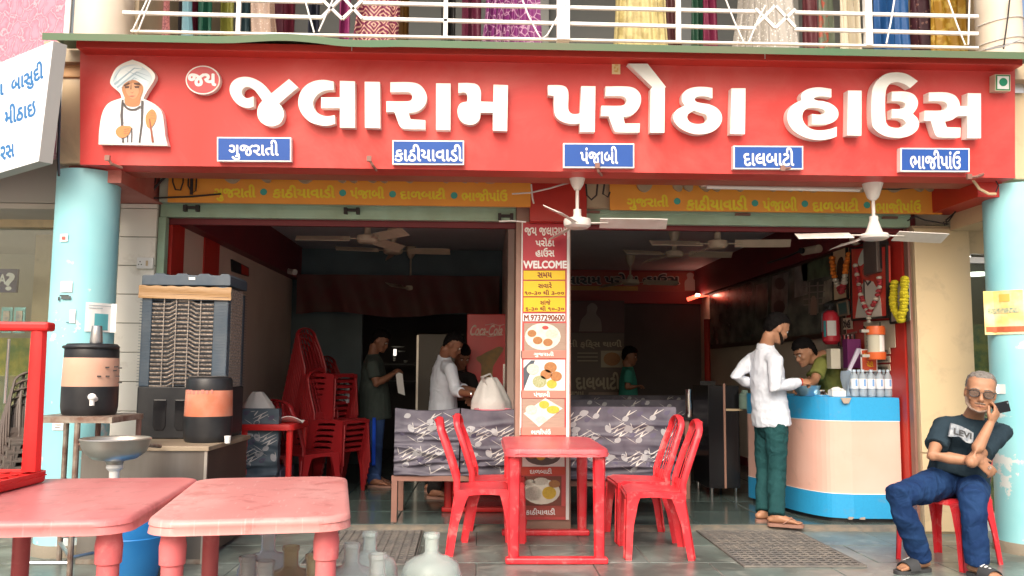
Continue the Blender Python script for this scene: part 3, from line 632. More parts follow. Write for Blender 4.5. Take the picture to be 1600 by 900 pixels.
LET.append(reg(*s2, [(368, 175), (570, 176, 1), (650, 200, 1), (705, 265, 1), (720, 335, 1), (690, 410, 1), (620, 458, 1), (543, 470), (562, 530), (705, 540), (705, 628), (500, 622, 1), (462, 600, 1), (438, 545, 1), (408, 462), (330, 462), (330, 358), (530, 358, 1), (570, 345, 1), (579, 313, 1), (565, 280, 1), (530, 270, 1), (368, 270)]))
LET.append(reg(*s2, [(808, 185), (948, 187), (946, 636), (808, 632)]))
LET.append(reg(*s2, [(1022, 183), (1130, 183, 1), (1205, 200, 1), (1238, 260, 1), (1238, 360), (1358, 365), (1360, 198), (1500, 203), (1492, 645), (1354, 640), (1354, 468), (1236, 468), (1225, 535, 1), (1180, 575, 1), (1120, 583, 1), (1060, 560, 1), (1022, 505, 1), (1015, 435, 1), (1042, 380, 1), (1106, 360), (1108, 300, 1), (1085, 274, 1), (1022, 280)]))
s3 = (850, 90, 6.925)
LET.append(reg(*s3, [(42, 298), (170, 298, 1), (235, 318, 1), (263, 375, 1), (263, 555, 1), (287, 598, 1), (330, 612, 1), (390, 603), (403, 308), (557, 310), (550, 805), (388, 803), (388, 712), (300, 718, 1), (200, 693, 1), (130, 640, 1), (108, 560, 1), (106, 415), (42, 405)]))
LET.append(reg(*s3, [(665, 312), (890, 312, 1), (985, 335, 1), (1042, 400, 1), (1046, 490, 1), (1005, 575, 1), (940, 625, 1), (858, 645), (875, 712), (1038, 712), (1033, 810), (810, 808, 1), (768, 798, 1), (740, 745, 1), (700, 635), (615, 633), (622, 520), (830, 520, 1), (880, 500, 1), (894, 465, 1), (872, 427, 1), (825, 415, 1), (665, 415)]))
s4 = (970, 90, 6.924)
LET.append(reg(*s4, [(78, 65), (290, 65), (490, 318), (478, 318), (472, 812), (318, 812), (322, 338), (342, 320)]))
TH_O = reg(*s4, [(992, 328), (992, 440), (920, 420, 1), (850, 418, 1), (805, 437, 1), (808, 470, 1), (860, 490, 1), (960, 507, 1), (1050, 555, 1), (1095, 635, 1), (1078, 720, 1), (1010, 790, 1), (900, 826, 1), (790, 825, 1), (670, 780, 1), (590, 710, 1), (568, 640, 1), (600, 570, 1), (692, 518), (662, 470, 1), (665, 405, 1), (710, 350, 1), (800, 320, 1), (900, 316, 1)])
TH_I = reg(*s4, [(795, 571), (735, 605, 1), (718, 650, 1), (755, 700, 1), (830, 718, 1), (900, 705, 1), (936, 665, 1), (920, 618, 1), (860, 598, 1)])
LET.append(reg(*s4, [(1197, 332), (1350, 332), (1343, 828), (1185, 826)]))
s5 = (1210, 110, 7.5)
LET.append(reg(*s5, [(668, 218), (668, 318), (590, 306, 1), (505, 308, 1), (464, 330, 1), (495, 350, 1), (580, 362, 1), (680, 400, 1), (742, 465, 1), (745, 545, 1), (690, 605, 1), (590, 632, 1), (440, 632), (440, 510), (530, 518, 1), (585, 503, 1), (590, 470, 1), (535, 445, 1), (420, 437, 1), (350, 472, 1), (328, 550, 1), (360, 630, 1), (430, 685, 1), (530, 702, 1), (640, 690, 1), (732, 660), (730, 775), (640, 803, 1), (500, 815, 1), (350, 780, 1), (220, 700, 1), (158, 595, 1), (160, 485, 1), (220, 400, 1), (315, 350), (312, 290, 1), (350, 240, 1), (430, 208, 1), (530, 198, 1)]))
LET.append(reg(*s5, [(862, 235), (1022, 237), (1020, 765), (855, 762)]))
s6 = (1340, 100, 6.924)
LET.append(reg(*s6, [(652, 185), (570, 260), (500, 215, 1), (420, 195, 1), (345, 220, 1), (305, 300, 1), (303, 600, 1), (330, 665, 1), (400, 690, 1), (480, 682, 1), (522, 645, 1), (500, 603, 1), (450, 587, 1), (370, 585), (370, 488), (455, 486, 1), (510, 468, 1), (513, 428, 1), (470, 405, 1), (370, 402), (370, 298), (510, 298, 1), (605, 328, 1), (652, 400, 1), (642, 475, 1), (598, 538), (648, 590, 1), (665, 655, 1), (635, 725, 1), (550, 780, 1), (430, 797, 1), (290, 775, 1), (185, 705, 1), (155, 630, 1), (155, 320, 1), (190, 210, 1), (280, 120, 1), (400, 90, 1), (530, 108, 1)]))
LET.append(reg(*s6, [(770, 307), (950, 307, 1), (1045, 335, 1), (1095, 395, 1), (1110, 455), (1190, 457), (1190, 315), (1335, 318), (1335, 803), (1188, 803), (1188, 563), (1080, 563), (1025, 602, 1), (945, 622), (966, 683), (1115, 688), (1112, 795), (890, 793, 1), (850, 775, 1), (828, 730, 1), (793, 615), (722, 615), (727, 505), (900, 503, 1), (955, 487, 1), (972, 452, 1), (950, 415, 1), (905, 403, 1), (770, 403)]))
D = .078
def lf(x, y, d): return sp(x, y, D)+SN*(d-D)
for L in LET:
    obj('letter', MB().prism(spline(L), D, .002, lf), M['letter'], sb)
# the letter with a counter: tessellate ring by bridging outer and inner outlines
from mathutils.geometry import tessellate_polygon
o1, i1 = spline(TH_O), spline(TH_I)
tri = tessellate_polygon([[V((x, y, 0)) for x, y in o1], [V((x, y, 0)) for x, y in i1]])
allp = o1+i1; N = len(allp); mb = MB()
fs = [tuple(t) for t in tri]+[(i, (i+1) % len(o1), N+(i+1) % len(o1), N+i) for i in range(len(o1))]+[(len(o1)+i, len(o1)+(i+1) % len(i1), N+len(o1)+(i+1) % len(i1), N+len(o1)+i) for i in range(len(i1))]
mb.add([lf(x, y, D) for x, y in allp]+[lf(x, y, .002) for x, y in allp], fs); obj('letter', mb, M['letter'], sb)
# small blue dish signs
for body, (x0, y0, x1, y1), tb in (('ગુજરાતી', (339, 214, 455, 252), (358, 219, 435, 250)), ('કાઠીયાવાડી', (613, 219, 725, 257), (617, 226, 722, 252)), ('પંજાબી', (880, 223.5, 991, 262), (907, 229, 965, 256)), ('દાલબાટી', (1146, 227.5, 1255, 264), (1162, 231, 1240, 259)), ('ભાજીપાંઉ', (1407, 231, 1515, 268), (1422, 235, 1500, 264))):
    d = .055; fx = lambda x, y, dd, d=d: sp(x, y, d)+SN*(dd-d)
    s = obj('dish_sign', MB().prism([(x0, y1), (x1, y1+.6), (x1, y0+.6), (x0, y0)], d, .002, fx), M['white'], sb)
    obj('face', MB().prism([(x0+2, y1-2), (x1-2, y1-1.4), (x1-2, y0+2.6), (x0+2, y0+2)], d+.002, d+.0003, fx), M['blue_sign'], s)
    text('lettering', body, M['print_white'], lambda x, y, dd, fx=fx, d=d: fx(x, -y, d+dd+.002), (tb[0], -tb[3], tb[2], -tb[1]), s, bold=.022)
# round badge
d = .05; fx = lambda x, y, dd: sp(x, y, d)+SN*(dd-d)
circ = lambda cx, cy, rx, ry, n=40: [(cx+rx*math.cos(2*PI*i/n), cy+ry*math.sin(2*PI*i/n)) for i in range(n)]
bd = obj('round_badge', MB().prism(circ(317, 125, 27, 22.5), d, .002, fx), M['letter'], sb)
obj('face', MB().prism(circ(317, 125, 25, 20.6), d+.002, d+.0003, fx), mat('badge red', (.62, .09, .10), .4), bd)
text('lettering', 'જય', M['print_white'], lambda x, y, dd: fx(x, -y, d+dd+.002), (295, -134, 337, -116), bd, bold=.04)
# vegetarian mark, sticker, small bracket hooks
d = .07; fv = lambda x, y, dd: sp(x, y, .07)+SN*(dd-.07)
vb = obj('veg_mark_box', MB().prism([(1555, 142), (1579, 142.5), (1579, 116.5), (1555, 116)], d, .002, fv), mat('veg box', (.62, .55, .42), .5), sb)
obj('border', MB().prism([(1556, 141), (1578, 141.5), (1578, 117.5), (1556, 117)], .072, .0703, fv), mat('veg green', (.05, .22, .08), .4), vb)
obj('face', MB().prism([(1558, 139), (1576, 139.5), (1576, 119.5), (1558, 119)], .074, .0723, fv), M['print_white'], vb)
obj('dot', MB().prism(circ(1567, 128.5, 6.4, 6.4, 24), .076, .0743, fv), mat('veg dot', (.01, .28, .14), .4), vb)
stk = obj('sticker', MB().prism([(956, 116), (969, 116.3), (969, 98.3), (956, 98)], .006, .002, lambda x, y, dd: sp(x, y, 0)+SN*dd), mat('cream sticker', (.8, .68, .38), .5), sb)
obj('print', MB().prism([(959, 113), (966, 113.3), (966, 101.3), (959, 101)], .008, .0065, lambda x, y, dd: sp(x, y, 0)+SN*dd), mat('sticker ochre', (.65, .42, .12), .5, var=(.8, .7, .4), vscale=70, vamt=1), stk)
for p1, p2, p3 in (((169, 248), (174, 256), (190, 262)), ((577, 249), (582, 258), (588, 266)), ((933, 260), (935, 268), (940, 274)), ((1222, 264), (1235, 262), (1243, 258)), ((1513, 277), (1525, 276), (1536, 272))):
    a = sp(*p1, .05); obj('lamp_bracket', MB().tube([sp(*p3, -.12), sp(*p3, .0), sp(*p2, .05), sp(*p1, .06)], .010, 6).box(a-V((.016, .02, .016)), a+V((.016, .0, .02))), M['brown_metal'], sb)

# portrait cutout of a turbaned man in white
s7 = (130, 80, 5)
def rg(pts): return spline(reg(*s7, pts))
DC = .055; fc = lambda x, y, dd: sp(x, y, DC)+SN*(dd-DC)
cut = obj('portrait_cutout', MB().prism(rg([(120, 728), (125, 620, 1), (150, 480, 1), (200, 405, 1), (300, 365), (285, 325, 1), (215, 260, 1), (215, 215, 1), (255, 135, 1), (310, 95, 1), (385, 66), (470, 100, 1), (550, 165, 1), (560, 210, 1), (500, 310, 1), (468, 370), (550, 410, 1), (610, 470, 1), (632, 580, 1), (640, 660, 1), (660, 738)]), DC, .002, fc), M['letter'], sb)
def lay(nm, pts, k, m): return obj(nm, MB().prism(rg(pts), DC+.0012*k, DC+.0012*k-.0009, fc), m, cut)
C_ROBE = mat('robe print', (.80, .82, .86), .5); C_SH = mat('robe fold print', (.60, .66, .76), .5); C_TUR = mat('turban print', (.62, .72, .76), .5); C_TL = mat('turban fold print', (.36, .48, .55), .5); C_T2 = mat('turban light print', (.80, .86, .86), .5)
C_FACE = mat('face print', (.48, .22, .10), .5); C_FL = mat('face light print', (.58, .30, .16), .5); C_FD = mat('face dark print', (.10, .045, .03), .5); C_BEAD = mat('bead print', (.09, .08, .08), .5); C_HAND = mat('hand print', (.58, .25, .09), .5); C_LIP = mat('lip print', (.42, .15, .10), .5)
lay('robe', [(145, 715), (150, 610, 1), (175, 490, 1), (225, 420, 1), (320, 380), (440, 380), (540, 425, 1), (590, 490, 1), (612, 590, 1), (630, 718)], 1, C_ROBE)
for pts in ([(250, 520), (262, 520), (250, 600), (238, 640)], [(250, 712), (300, 675), (305, 685), (262, 714)], [(500, 712), (485, 640), (490, 600), (520, 712)], [(300, 560), (340, 550), (345, 556), (305, 570)], [(390, 545), (430, 540), (425, 548), (390, 560)], [(575, 600), (582, 600), (600, 700), (592, 705)], [(200, 480), (206, 480), (180, 600), (174, 600)]):
    lay('fold', pts, 2, C_SH)
lay('turban', [(230, 215, 1), (265, 150, 1), (330, 112, 1), (420, 108, 1), (500, 150, 1), (538, 205, 1), (525, 250, 1), (490, 290, 1), (470, 260, 1), (400, 225, 1), (340, 245, 1), (310, 285, 1), (295, 305, 1), (245, 270, 1)], 2, C_TUR)
lay('turban_light', [(285, 160, 1), (380, 115, 1), (460, 130, 1), (400, 165, 1), (300, 240, 1), (265, 230, 1)], 3, C_T2)
lay('turban_light', [(420, 215, 1), (500, 240, 1), (490, 275, 1), (430, 240, 1)], 3, C_T2)
for pts in ([(240, 255), (400, 130), (500, 115 + 30), (404, 137), (250, 268)], [(262, 280), (420, 160), (530, 200), (422, 168), (270, 290)], [(300, 285), (400, 205), (480, 245), (402, 213), (306, 296)], [(330, 150), (440, 190), (525, 240), (436, 198)], [(300, 130), (250, 200), (236, 240), (258, 200)]):
    lay('turban_fold', pts, 4, C_TL)
lay('neck', [(322, 370), (450, 370), (440, 420, 1), (390, 435, 1), (335, 420, 1)], 3, C_FACE)
lay('face', [(305, 290, 1), (330, 250, 1), (395, 225, 1), (460, 262, 1), (470, 300, 1), (455, 350, 1), (430, 395, 1), (390, 412, 1), (345, 392, 1), (318, 345, 1)], 4, C_FACE)
lay('face_light', [(335, 300, 1), (345, 280, 1), (390, 250, 1), (430, 285, 1), (435, 330, 1), (395, 375, 1), (350, 340, 1)], 5, C_FL)
for pts in ([(318, 266), (360, 244), (370, 256), (326, 276)], [(398, 250), (440, 246), (456, 270), (404, 262)], [(326, 276), (364, 274), (360, 290), (332, 292)], [(402, 274), (442, 274), (438, 290), (408, 290)], [(372, 300), (378, 240), (380, 300)]):
    lay('eye_line', pts, 6, C_FD)
lay('nose_line', [(368, 318), (385, 325), (402, 316), (386, 332)], 6, C_LIP); lay('mouth_line', [(355, 352), (385, 346), (412, 350), (385, 362)], 6, C_LIP)
for pts in ([(303, 380), (318, 380), (312, 500), (322, 715), (306, 715), (292, 500)], [(455, 385), (475, 388), (468, 560), (448, 715), (434, 715), (452, 560)], [(318, 400, 1), (350, 440, 1), (400, 450, 1), (450, 425), (452, 440, 1), (400, 465, 1), (345, 455, 1), (308, 410, 1)], [(376, 600), (386, 600), (386, 712), (376, 712)], [(345, 640), (353, 640), (353, 712), (345, 712)]):
    lay('bead_string', pts, 5, C_BEAD)
lay('hand', [(258, 620, 1), (290, 588, 1), (350, 585, 1), (375, 590, 1), (380, 600, 1), (355, 655, 1), (310, 678, 1), (268, 660, 1)], 6, C_HAND)
lay('hand', [(490, 520, 1), (510, 475, 1), (545, 455, 1), (572, 490, 1), (568, 545, 1), (530, 600, 1), (502, 590, 1)], 6, C_HAND)
for yy in (480, 500, 520): lay('finger_line', [(530, yy), (562, yy+6), (562, yy+9), (530, yy+4)], 7, C_LIP)
for yy in (612, 628, 645): lay('finger_line', [(320, yy), (365, yy-8), (366, yy-5), (322, yy+4)], 7, C_LIP)
lay('walking_stick', [(517, 530), (526, 528), (556, 712), (538, 714)], 7, mat('stick print', (.30, .09, .05), .5))

# ------------------------------------------------------------------ green roofing sheet above the sign
gs = thing('awning_sheet', 'green roofing sheet laid along the top of the red sign', 'awning', (.5, 5.6, 3.45))
def gfn(u, v):
    px = 66+u*(1640-66); base = 51+(px-66)*.0199
    if 330 < px < 560: base -= 6*math.sin((px-330)/230*PI)*(.5+.5*math.cos((px-445)/115*PI*.9))
    if 500 < px < 620: base += 1.5*math.sin((px-500)/120*PI)
    p = at(px, base, 5.45)
    if v == 0: return p
    return V((p.x, 5.45+.34*v, p.z+(.022 if v < .5 else .028)))
obj('sheet', MB().slab(gfn, 120, 3, (0, 0, -.004), 1), M['green_sheet'], gs, smooth=True)
obj('front_lip', MB().slab(lambda u, v: gfn(u, 0)-V((0, -.003*v, .042*v+.004)), 120, 1, (0, .003, 0), 1), M['green_sheet'], gs)

# ------------------------------------------------------------------ balcony railing, uprights, diamond motifs
rl = thing('balcony_railing', 'white steel balcony railing with diamond motifs above the sign', 'railing', (.5, 5.9, 3.44))
YR = 5.92
def hz(nm, y0, y1, x0, x1, w, h=None):
    a, b = at(x0, y0+(y1-y0)*(x0-200)/1330, YR), at(x1, y0+(y1-y0)*(x1-200)/1330, YR)
    obj(nm, MB().bar(a, b, w, h), M['white'], rl, bevel=.003)
yb = lambda x: 49+(x-200)*.0205
hz('bottom_rail', 49, 75, 205, 1528, .03, .016)
def rail(y0, y1, segs):
    for x0, x1 in segs: hz('rail', y0, y1, x0, x1, .026, .024)
rail(20, 53, [(192, 505), (566, 870), (889, 1182), (1240, 1528)])
rail(-3.5, 26, [(192, 505), (566, 870), (889, 1182), (1240, 1528)])
for x, w in ((372, .03), (696, .03), (1060, .035), (1357, .05)):
    a = at(x, yb(x), YR+.002); obj('post', MB().bar(a, V((a.x, a.y, 4.5)), w), M['white'], rl, bevel=.003)
a = at(880, yb(880)+1, YR-.03); obj('corner_post', MB().box((a.x-.045, a.y-.03, a.z), (a.x+.045, a.y+.05, 4.6)), M['white'], rl, bevel=.004)
for cx in (535, 1211):
    s = .0205*(cx-535); z = lambda x, y: at(x, y+s, YR-.013)
    for q in (((504, 0), (535, 30)), ((535, 30), (566, 1)), ((503, 27.5), (534, -4)), ((566, 29), (536, -4))):
        (x0, y0), (x1, y1) = q; obj('diamond_bar', MB().bar(z(x0+cx-535, y0), z(x1+cx-535, y1), .022, .02), M['white'], rl)
for x0, y0, x1, y1 in ((207, 48, 232, -5), (216, 48, 237, -5), (476, -2, 491, 51), (498, 49, 522, -5)):
    obj('stay_wire', MB().tube([at(x0, y0, YR-.05), at(x1, y1, YR-.05)], .006, 6), M['white'], rl)
wr = thing('hanging_wire', 'white looped wires tied over the balcony railing', 'wire', (1, 5.8, 3.5))
for pts in (((814, -6), (826, 25), (840, 52), (846, 61), (855, 55), (872, 25), (888, 0)), ((1132, -6), (1146, 30), (1162, 66)), ((1170, 66), (1185, 30), (1196, 8)), ((1480, -5), (1496, 40), (1508, 70), (1513, 70), (1514, 30), (1515, -5)), ((1398, -4), (1392, 34), (1385, 68))):
    P = [at(x, y, YR-.06) for x, y in pts]; obj('wire', MB().tube(P, .006, 6), M['white'], wr)
cw = thing('column_wires', 'thin wires wound around the pale upper column, top right', 'wire', (3.4, 5.7, 3.5))
for y in (26, 57, 66):
    pc = at(1560, 30, 6.05); obj('wire', MB().tube([V((pc.x+.162*math.cos(t), 6.05+.162*math.sin(t), at(1560, y, 5.9).z+.02*math.sin(t*1.3))) for t in [PI+i*PI/14 for i in range(15)]], .004, 5), M['wire_white'], cw)
obj('wire', MB().tube([at(1578, -4, 5.86), at(1575, 25, 5.86), at(1568, 76, 5.84)], .006, 6), M['wire_dark'], cw)
obj('wire', MB().tube([at(1594, 62, 5.8), at(1570, 72, 5.8), at(1540, 78, 5.8)], .006, 6), M['alu'], cw)
co = thing('rope_coil', 'coil of cream rope lying on the balcony edge', 'rope', (-1.9, 6.1, 3.46))
for k in range(5):
    c = at(323, 44, 6.12); r = .19-.022*k
    obj('coil', MB().tube([V((c.x+r*1.25*math.cos(t)+.012*k, 6.12+r*.7*math.sin(t), 3.475+.02*k+.008*math.sin(3*t+k))) for t in [i*PI/12 for i in range(25)]], .014, 6), mat('rope', (.66, .62, .55), .7), co, smooth=True)

# ------------------------------------------------------------------ saris and dresses on the balcony
def sari_mat(name, a, b=None, sc=20, kind='noise'):
    m = mat(name, a, .6, bump=.25, bscale=60)
    if b is None: return m
    n = m.node_tree; p = n.nodes['Principled BSDF']; tc = addn(m, 'ShaderNodeTexCoord')
    if kind == 'zig':
        sx = addn(m, 'ShaderNodeSeparateXYZ'); n.links.new(tc.outputs['Object'], sx.inputs[0])
        def pp(i, s):
            a_ = addn(m, 'ShaderNodeMath'); a_.operation = 'PINGPONG'; a_.inputs[1].default_value = s*1.6; n.links.new(sx.outputs[i], a_.inputs[0]); return a_
        A, B_ = pp(0, .045), pp(2, .045); ad = addn(m, 'ShaderNodeMath'); ad.operation = 'ADD'; n.links.new(A.outputs[0], ad.inputs[0]); n.links.new(B_.outputs[0], ad.inputs[1])
        pg = addn(m, 'ShaderNodeMath'); pg.operation = 'PINGPONG'; pg.inputs[1].default_value = .017; n.links.new(ad.outputs[0], pg.inputs[0])
        gt = addn(m, 'ShaderNodeMath'); gt.operation = 'GREATER_THAN'; gt.inputs[1].default_value = .0105; n.links.new(pg.outputs[0], gt.inputs[0]); fac = gt.outputs[0]
    elif kind == 'dots':
        t = addn(m, 'ShaderNodeTexVoronoi'); t.inputs['Scale'].default_value = sc; n.links.new(tc.outputs['Object'], t.inputs[0])
        gt = addn(m, 'ShaderNodeMath'); gt.operation = 'LESS_THAN'; gt.inputs[1].default_value = .22; n.links.new(t.outputs[0], gt.inputs[0]); fac = gt.outputs[0]
    elif kind == 'net':
        t = addn(m, 'ShaderNodeTexVoronoi'); t.feature = 'DISTANCE_TO_EDGE'; t.inputs['Scale'].default_value = sc; n.links.new(tc.outputs['Object'], t.inputs[0])
        gt = addn(m, 'ShaderNodeMath'); gt.operation = 'LESS_THAN'; gt.inputs[1].default_value = .05; n.links.new(t.outputs[0], gt.inputs[0]); fac = gt.outputs[0]
    else:
        t = addn(m, 'ShaderNodeTexNoise'); t.inputs['Scale'].default_value = sc; t.inputs['Detail'].default_value = 6; n.links.new(tc.outputs['Object'], t.inputs[0])
        r = addn(m, 'ShaderNodeValToRGB'); r.color_ramp.elements[0].position = .5; r.color_ramp.elements[1].position = .56; n.links.new(t.outputs[0], r.inputs[0]); fac = r.outputs[0]
    mx = addn(m, 'ShaderNodeMix'); mx.data_type = 'RGBA'; mx.inputs[6].default_value = (*a, 1); mx.inputs[7].default_value = (*b, 1); n.links.new(fac, mx.inputs[0]); n.links.new(mx.outputs[2], p.inputs['Base Color']); return m
SR = [  # x0, x1 at the bottom, x at the top, depth, colour, pattern, label
    (224, 268, 228, 266, 6.55, sari_mat('pink lace', (.62, .25, .25), (.35, .12, .14), 32, 'net'), 'pink lace cloth hanging at the left end of the railing'),
    (268, 284, 266, 284, 6.9, sari_mat('grey cloth', (.13, .11, .12)), 'dark grey cloth between the pink lace and the pale blue sari'),
    (281, 312, 286, 300, 6.7, sari_mat('pale blue cloth', (.25, .45, .52)), 'pale blue sari hanging behind the railing'),
    (298, 316, 298, 316, 6.95, sari_mat('crimson cloth', (.25, .02, .06)), 'dark crimson sari beside the pale blue one'),
    (312, 334, 310, 332, 6.8, sari_mat('emerald cloth', (.02, .16, .10)), 'dark emerald sari over the rope coil'),
    (345, 368, 344, 366, 6.8, sari_mat('olive cloth', (.26, .26, .04)), 'olive yellow sari left of the first thin railing post'),
    (378, 392, 376, 392, 6.9, sari_mat('petrol cloth', (.03, .07, .09)), 'dark petrol sari right of the first thin railing post'),
    (396, 444, 392, 430, 6.65, sari_mat('beige sequin', (.34, .25, .20), (.5, .42, .36), 40, 'dots'), 'beige sequined sari draped on a stand'),
    (444, 462, 428, 462, 6.9, sari_mat('wine cloth', (.18, .015, .04)), 'wine red sari behind the beige sequined one'),
    (482, 500, 482, 500, 6.9, sari_mat('navy cloth', (.02, .025, .05)), 'navy sari near the left diamond motif'),
    (528, 545, 530, 548, 6.75, sari_mat('magenta cloth', (.18, .015, .09)), 'magenta sari with tassel beneath the left diamond motif'),
    (542, 618, 560, 626, 6.5, sari_mat('maroon zigzag', (.14, .012, .05), (.50, .32, .24), 1, 'zig'), 'maroon dress with cream zigzag diamonds'),
    (618, 640, 620, 640, 6.8, sari_mat('ochre cloth', (.28, .13, .02)), 'ochre sari right of the zigzag dress'),
    (690, 712, 690, 712, 6.9, sari_mat('black cloth', (.02, .02, .02)), 'black sari behind the second thin railing post'),
    (722, 752, 722, 752, 6.9, sari_mat('plum cloth', (.15, .012, .05)), 'plum sari left of the purple bandhani dress'),
    (745, 852, 760, 844, 6.5, sari_mat('purple bandhani', (.15, .012, .12), (.42, .25, .36), 15, 'net'), 'purple dress with white tie-dye lines left of the thick white post'),
    (955, 1050, 962, 1040, 6.5, sari_mat('cream silk', (.48, .41, .19), (.36, .30, .13), 9), 'pleated cream gold sari right of the thick white post'),
    (1046, 1066, 1040, 1062, 6.9, sari_mat('brown cloth', (.12, .03, .03)), 'brown sari by the third railing post'),
    (1076, 1100, 1080, 1100, 6.95, sari_mat('bottle green', (.015, .09, .05)), 'bottle green sari in the middle of the right railing'),
    (1098, 1122, 1098, 1120, 6.9, sari_mat('rose cloth', (.26, .02, .08)), 'rose red sari beside the bottle green one'),
    (1136, 1255, 1155, 1240, 6.45, sari_mat('silver sequin', (.36, .34, .31), (.76, .74, .70), 45, 'dots'), 'wide silver sequined skirt behind the right diamond motif'),
    (1256, 1278, 1252, 1278, 6.85, sari_mat('russet cloth', (.16, .03, .04)), 'russet sari right of the silver skirt'),
    (1278, 1300, 1278, 1300, 6.9, sari_mat('grey green cloth', (.14, .17, .12), (.35, .08, .05), 8), 'grey green sari with red border'),
    (1313, 1350, 1312, 1342, 6.7, sari_mat('cream cloth', (.50, .45, .34)), 'plain cream sari left of the fourth railing post'),
    (1366, 1425, 1364, 1420, 6.7, sari_mat('royal blue cloth', (.01, .07, .22)), 'royal blue sari right of the fourth railing post'),
    (1426, 1456, 1422, 1454, 6.9, sari_mat('black red cloth', (.05, .01, .02), (.25, .12, .1), 20, 'dots'), 'black sari with red flecks'),
    (1455, 1515, 1452, 1512, 6.7, sari_mat('golden cloth', (.32, .17, .01), (.45, .30, .05), 14), 'golden yellow sari at the right end of the railing'),
]
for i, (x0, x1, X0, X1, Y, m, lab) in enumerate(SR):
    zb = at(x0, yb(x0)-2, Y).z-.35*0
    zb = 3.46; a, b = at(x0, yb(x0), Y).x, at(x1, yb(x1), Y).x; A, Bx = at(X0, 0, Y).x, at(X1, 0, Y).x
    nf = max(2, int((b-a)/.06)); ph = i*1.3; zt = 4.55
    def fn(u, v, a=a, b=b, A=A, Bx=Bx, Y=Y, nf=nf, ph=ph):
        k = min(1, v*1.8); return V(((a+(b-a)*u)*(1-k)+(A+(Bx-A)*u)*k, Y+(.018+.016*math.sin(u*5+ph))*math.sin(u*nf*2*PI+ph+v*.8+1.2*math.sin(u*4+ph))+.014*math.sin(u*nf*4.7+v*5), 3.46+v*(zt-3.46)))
    if Y > 6.75 and not m.get('shade_dimmed'):  # rear saris: shade painted in by darkening their plain base colour
        m['shade_dimmed'] = 1; bc = m.node_tree.nodes['Principled BSDF'].inputs['Base Color']; bc.default_value = tuple(x*.55 for x in bc.default_value[:3])+(1,)
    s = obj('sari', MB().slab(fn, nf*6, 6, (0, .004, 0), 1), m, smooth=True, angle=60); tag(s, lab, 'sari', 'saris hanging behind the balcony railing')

# ================================================================== VERANDA: orange boards, lights, fans
def board(name, px0, px1, y0, y1, words, lab, upper):
    t = thing(name, lab, 'sign', at((px0+px1)/2, y1, 6.58))
    a, b = at(px0, y0, 6.58), at(px1, y1, 6.58)
    obj('panel', MB().box((a.x, 6.575, a.z), (b.x, 6.60, 2.98)), M['orange_board'], t)
    f = lambda x, y, d: (lambda p: V((p.x, 6.575-d, p.z)))(at(x, -y, 6.575))
    for w, (x0, yy0, x1, yy1) in words:
        if w == '.': 
            p = f((x0+x1)/2, -(yy0+yy1)/2, 0); obj('dot', MB().lathe([(0, 0), (.026, 0), (.026, .003), (0, .003)], p+V((0, -.0035, 0)), 18, ax=(0, 1, 0)), M['teal'], t)
        else: text('lettering', w, M['print_yellow'], f, (x0, -yy1, x1, -yy0), t, bold=.04, lift=.003)
    for w, (x0, yy0, x1, yy1) in upper:
        text('old_lettering', w, M['cream_side'], f, (x0, -yy1, x1, -yy0), t, bold=.05, depth=.03, lift=.035)
board('lower_sign', 262, 829, 316, 320, [('ગુજરાતી', (335, 289, 399, 314)), ('.', (407, 293, 417, 307)), ('કાઠીયાવાડી', (427, 290, 523, 309)), ('.', (531, 294, 540, 309)), ('પંજાબી', (548, 292, 600, 310)), ('.', (609, 296, 618, 311)), ('દાળબાટી', (626, 294, 696, 311)), ('.', (705, 298, 714, 313)), ('ભાજીપાંઉ', (722, 296, 792, 314))],
      'orange board with yellow Gujarati words over the left opening', [('જય જલારામ પરોઠા', (330, 200, 800, 283))])
board('lower_sign', 953, 1472, 328, 334, [('ગુજરાતી', (980, 305, 1044, 328)), ('.', (1053, 307, 1063, 322)), ('કાઠીયાવાડી', (1073, 306, 1167, 328)), ('.', (1175, 310, 1184, 325)), ('પંજાબી', (1192, 308, 1245, 329)), ('.', (1253, 311, 1262, 326)), ('દાળબાટી', (1270, 310, 1341, 330)), ('.', (1350, 313, 1359, 328)), ('ભાજીપાંઉ', (1368, 312, 1438, 332))],
      'orange board with yellow Gujarati words over the right opening', [('જલારામ પરોઠા હાઉસ', (975, 205, 1455, 296))])
for x0, x1, y0, y1, lab in ((405, 682, 272, 276, 'long tube light batten under the sign, above the left opening'), (1096, 1346, 291, 296, 'long tube light batten under the sign, above the right opening')):
    t = thing('tube_light', lab, 'lamp', at((x0+x1)/2, y0, 6.2), 'tube lights under the sign')
    a, b = at(x0, y0, 6.2), at(x1, y1, 6.2)
    obj('batten', MB().bar(a+V((0, 0, .015)), b+V((0, 0, .015)), .05, .035), M['tube'], t, bevel=.004)
    obj('tube', MB().tube([a+V((.03, -.03, -.012)), b+V((-.03, -.03, -.012))], .014, 10), mat('unlit tube', (.75, .73, .70), .3), t, smooth=True)
    for k in (.12, .42, .74): c = a.lerp(b, k); obj('clip', MB().tube([c+V((0, 0, .02)), c+V((0, 0, .16))], .005, 6), M['wire_dark'], t)
p0, p1 = at(345, 267, 6.1), at(405, 271, 6.1)
ex = thing('conduit', 'thin pale conduit beside the left tube light batten', 'conduit', p0); obj('pipe', MB().tube([p0, p1], .009, 8), M['tube'], ex)
wt = thing('loose_wires', 'tangle of black wires in front of the shutter box, left of the left orange board', 'wire', (-2.3, 6.5, 2.5))
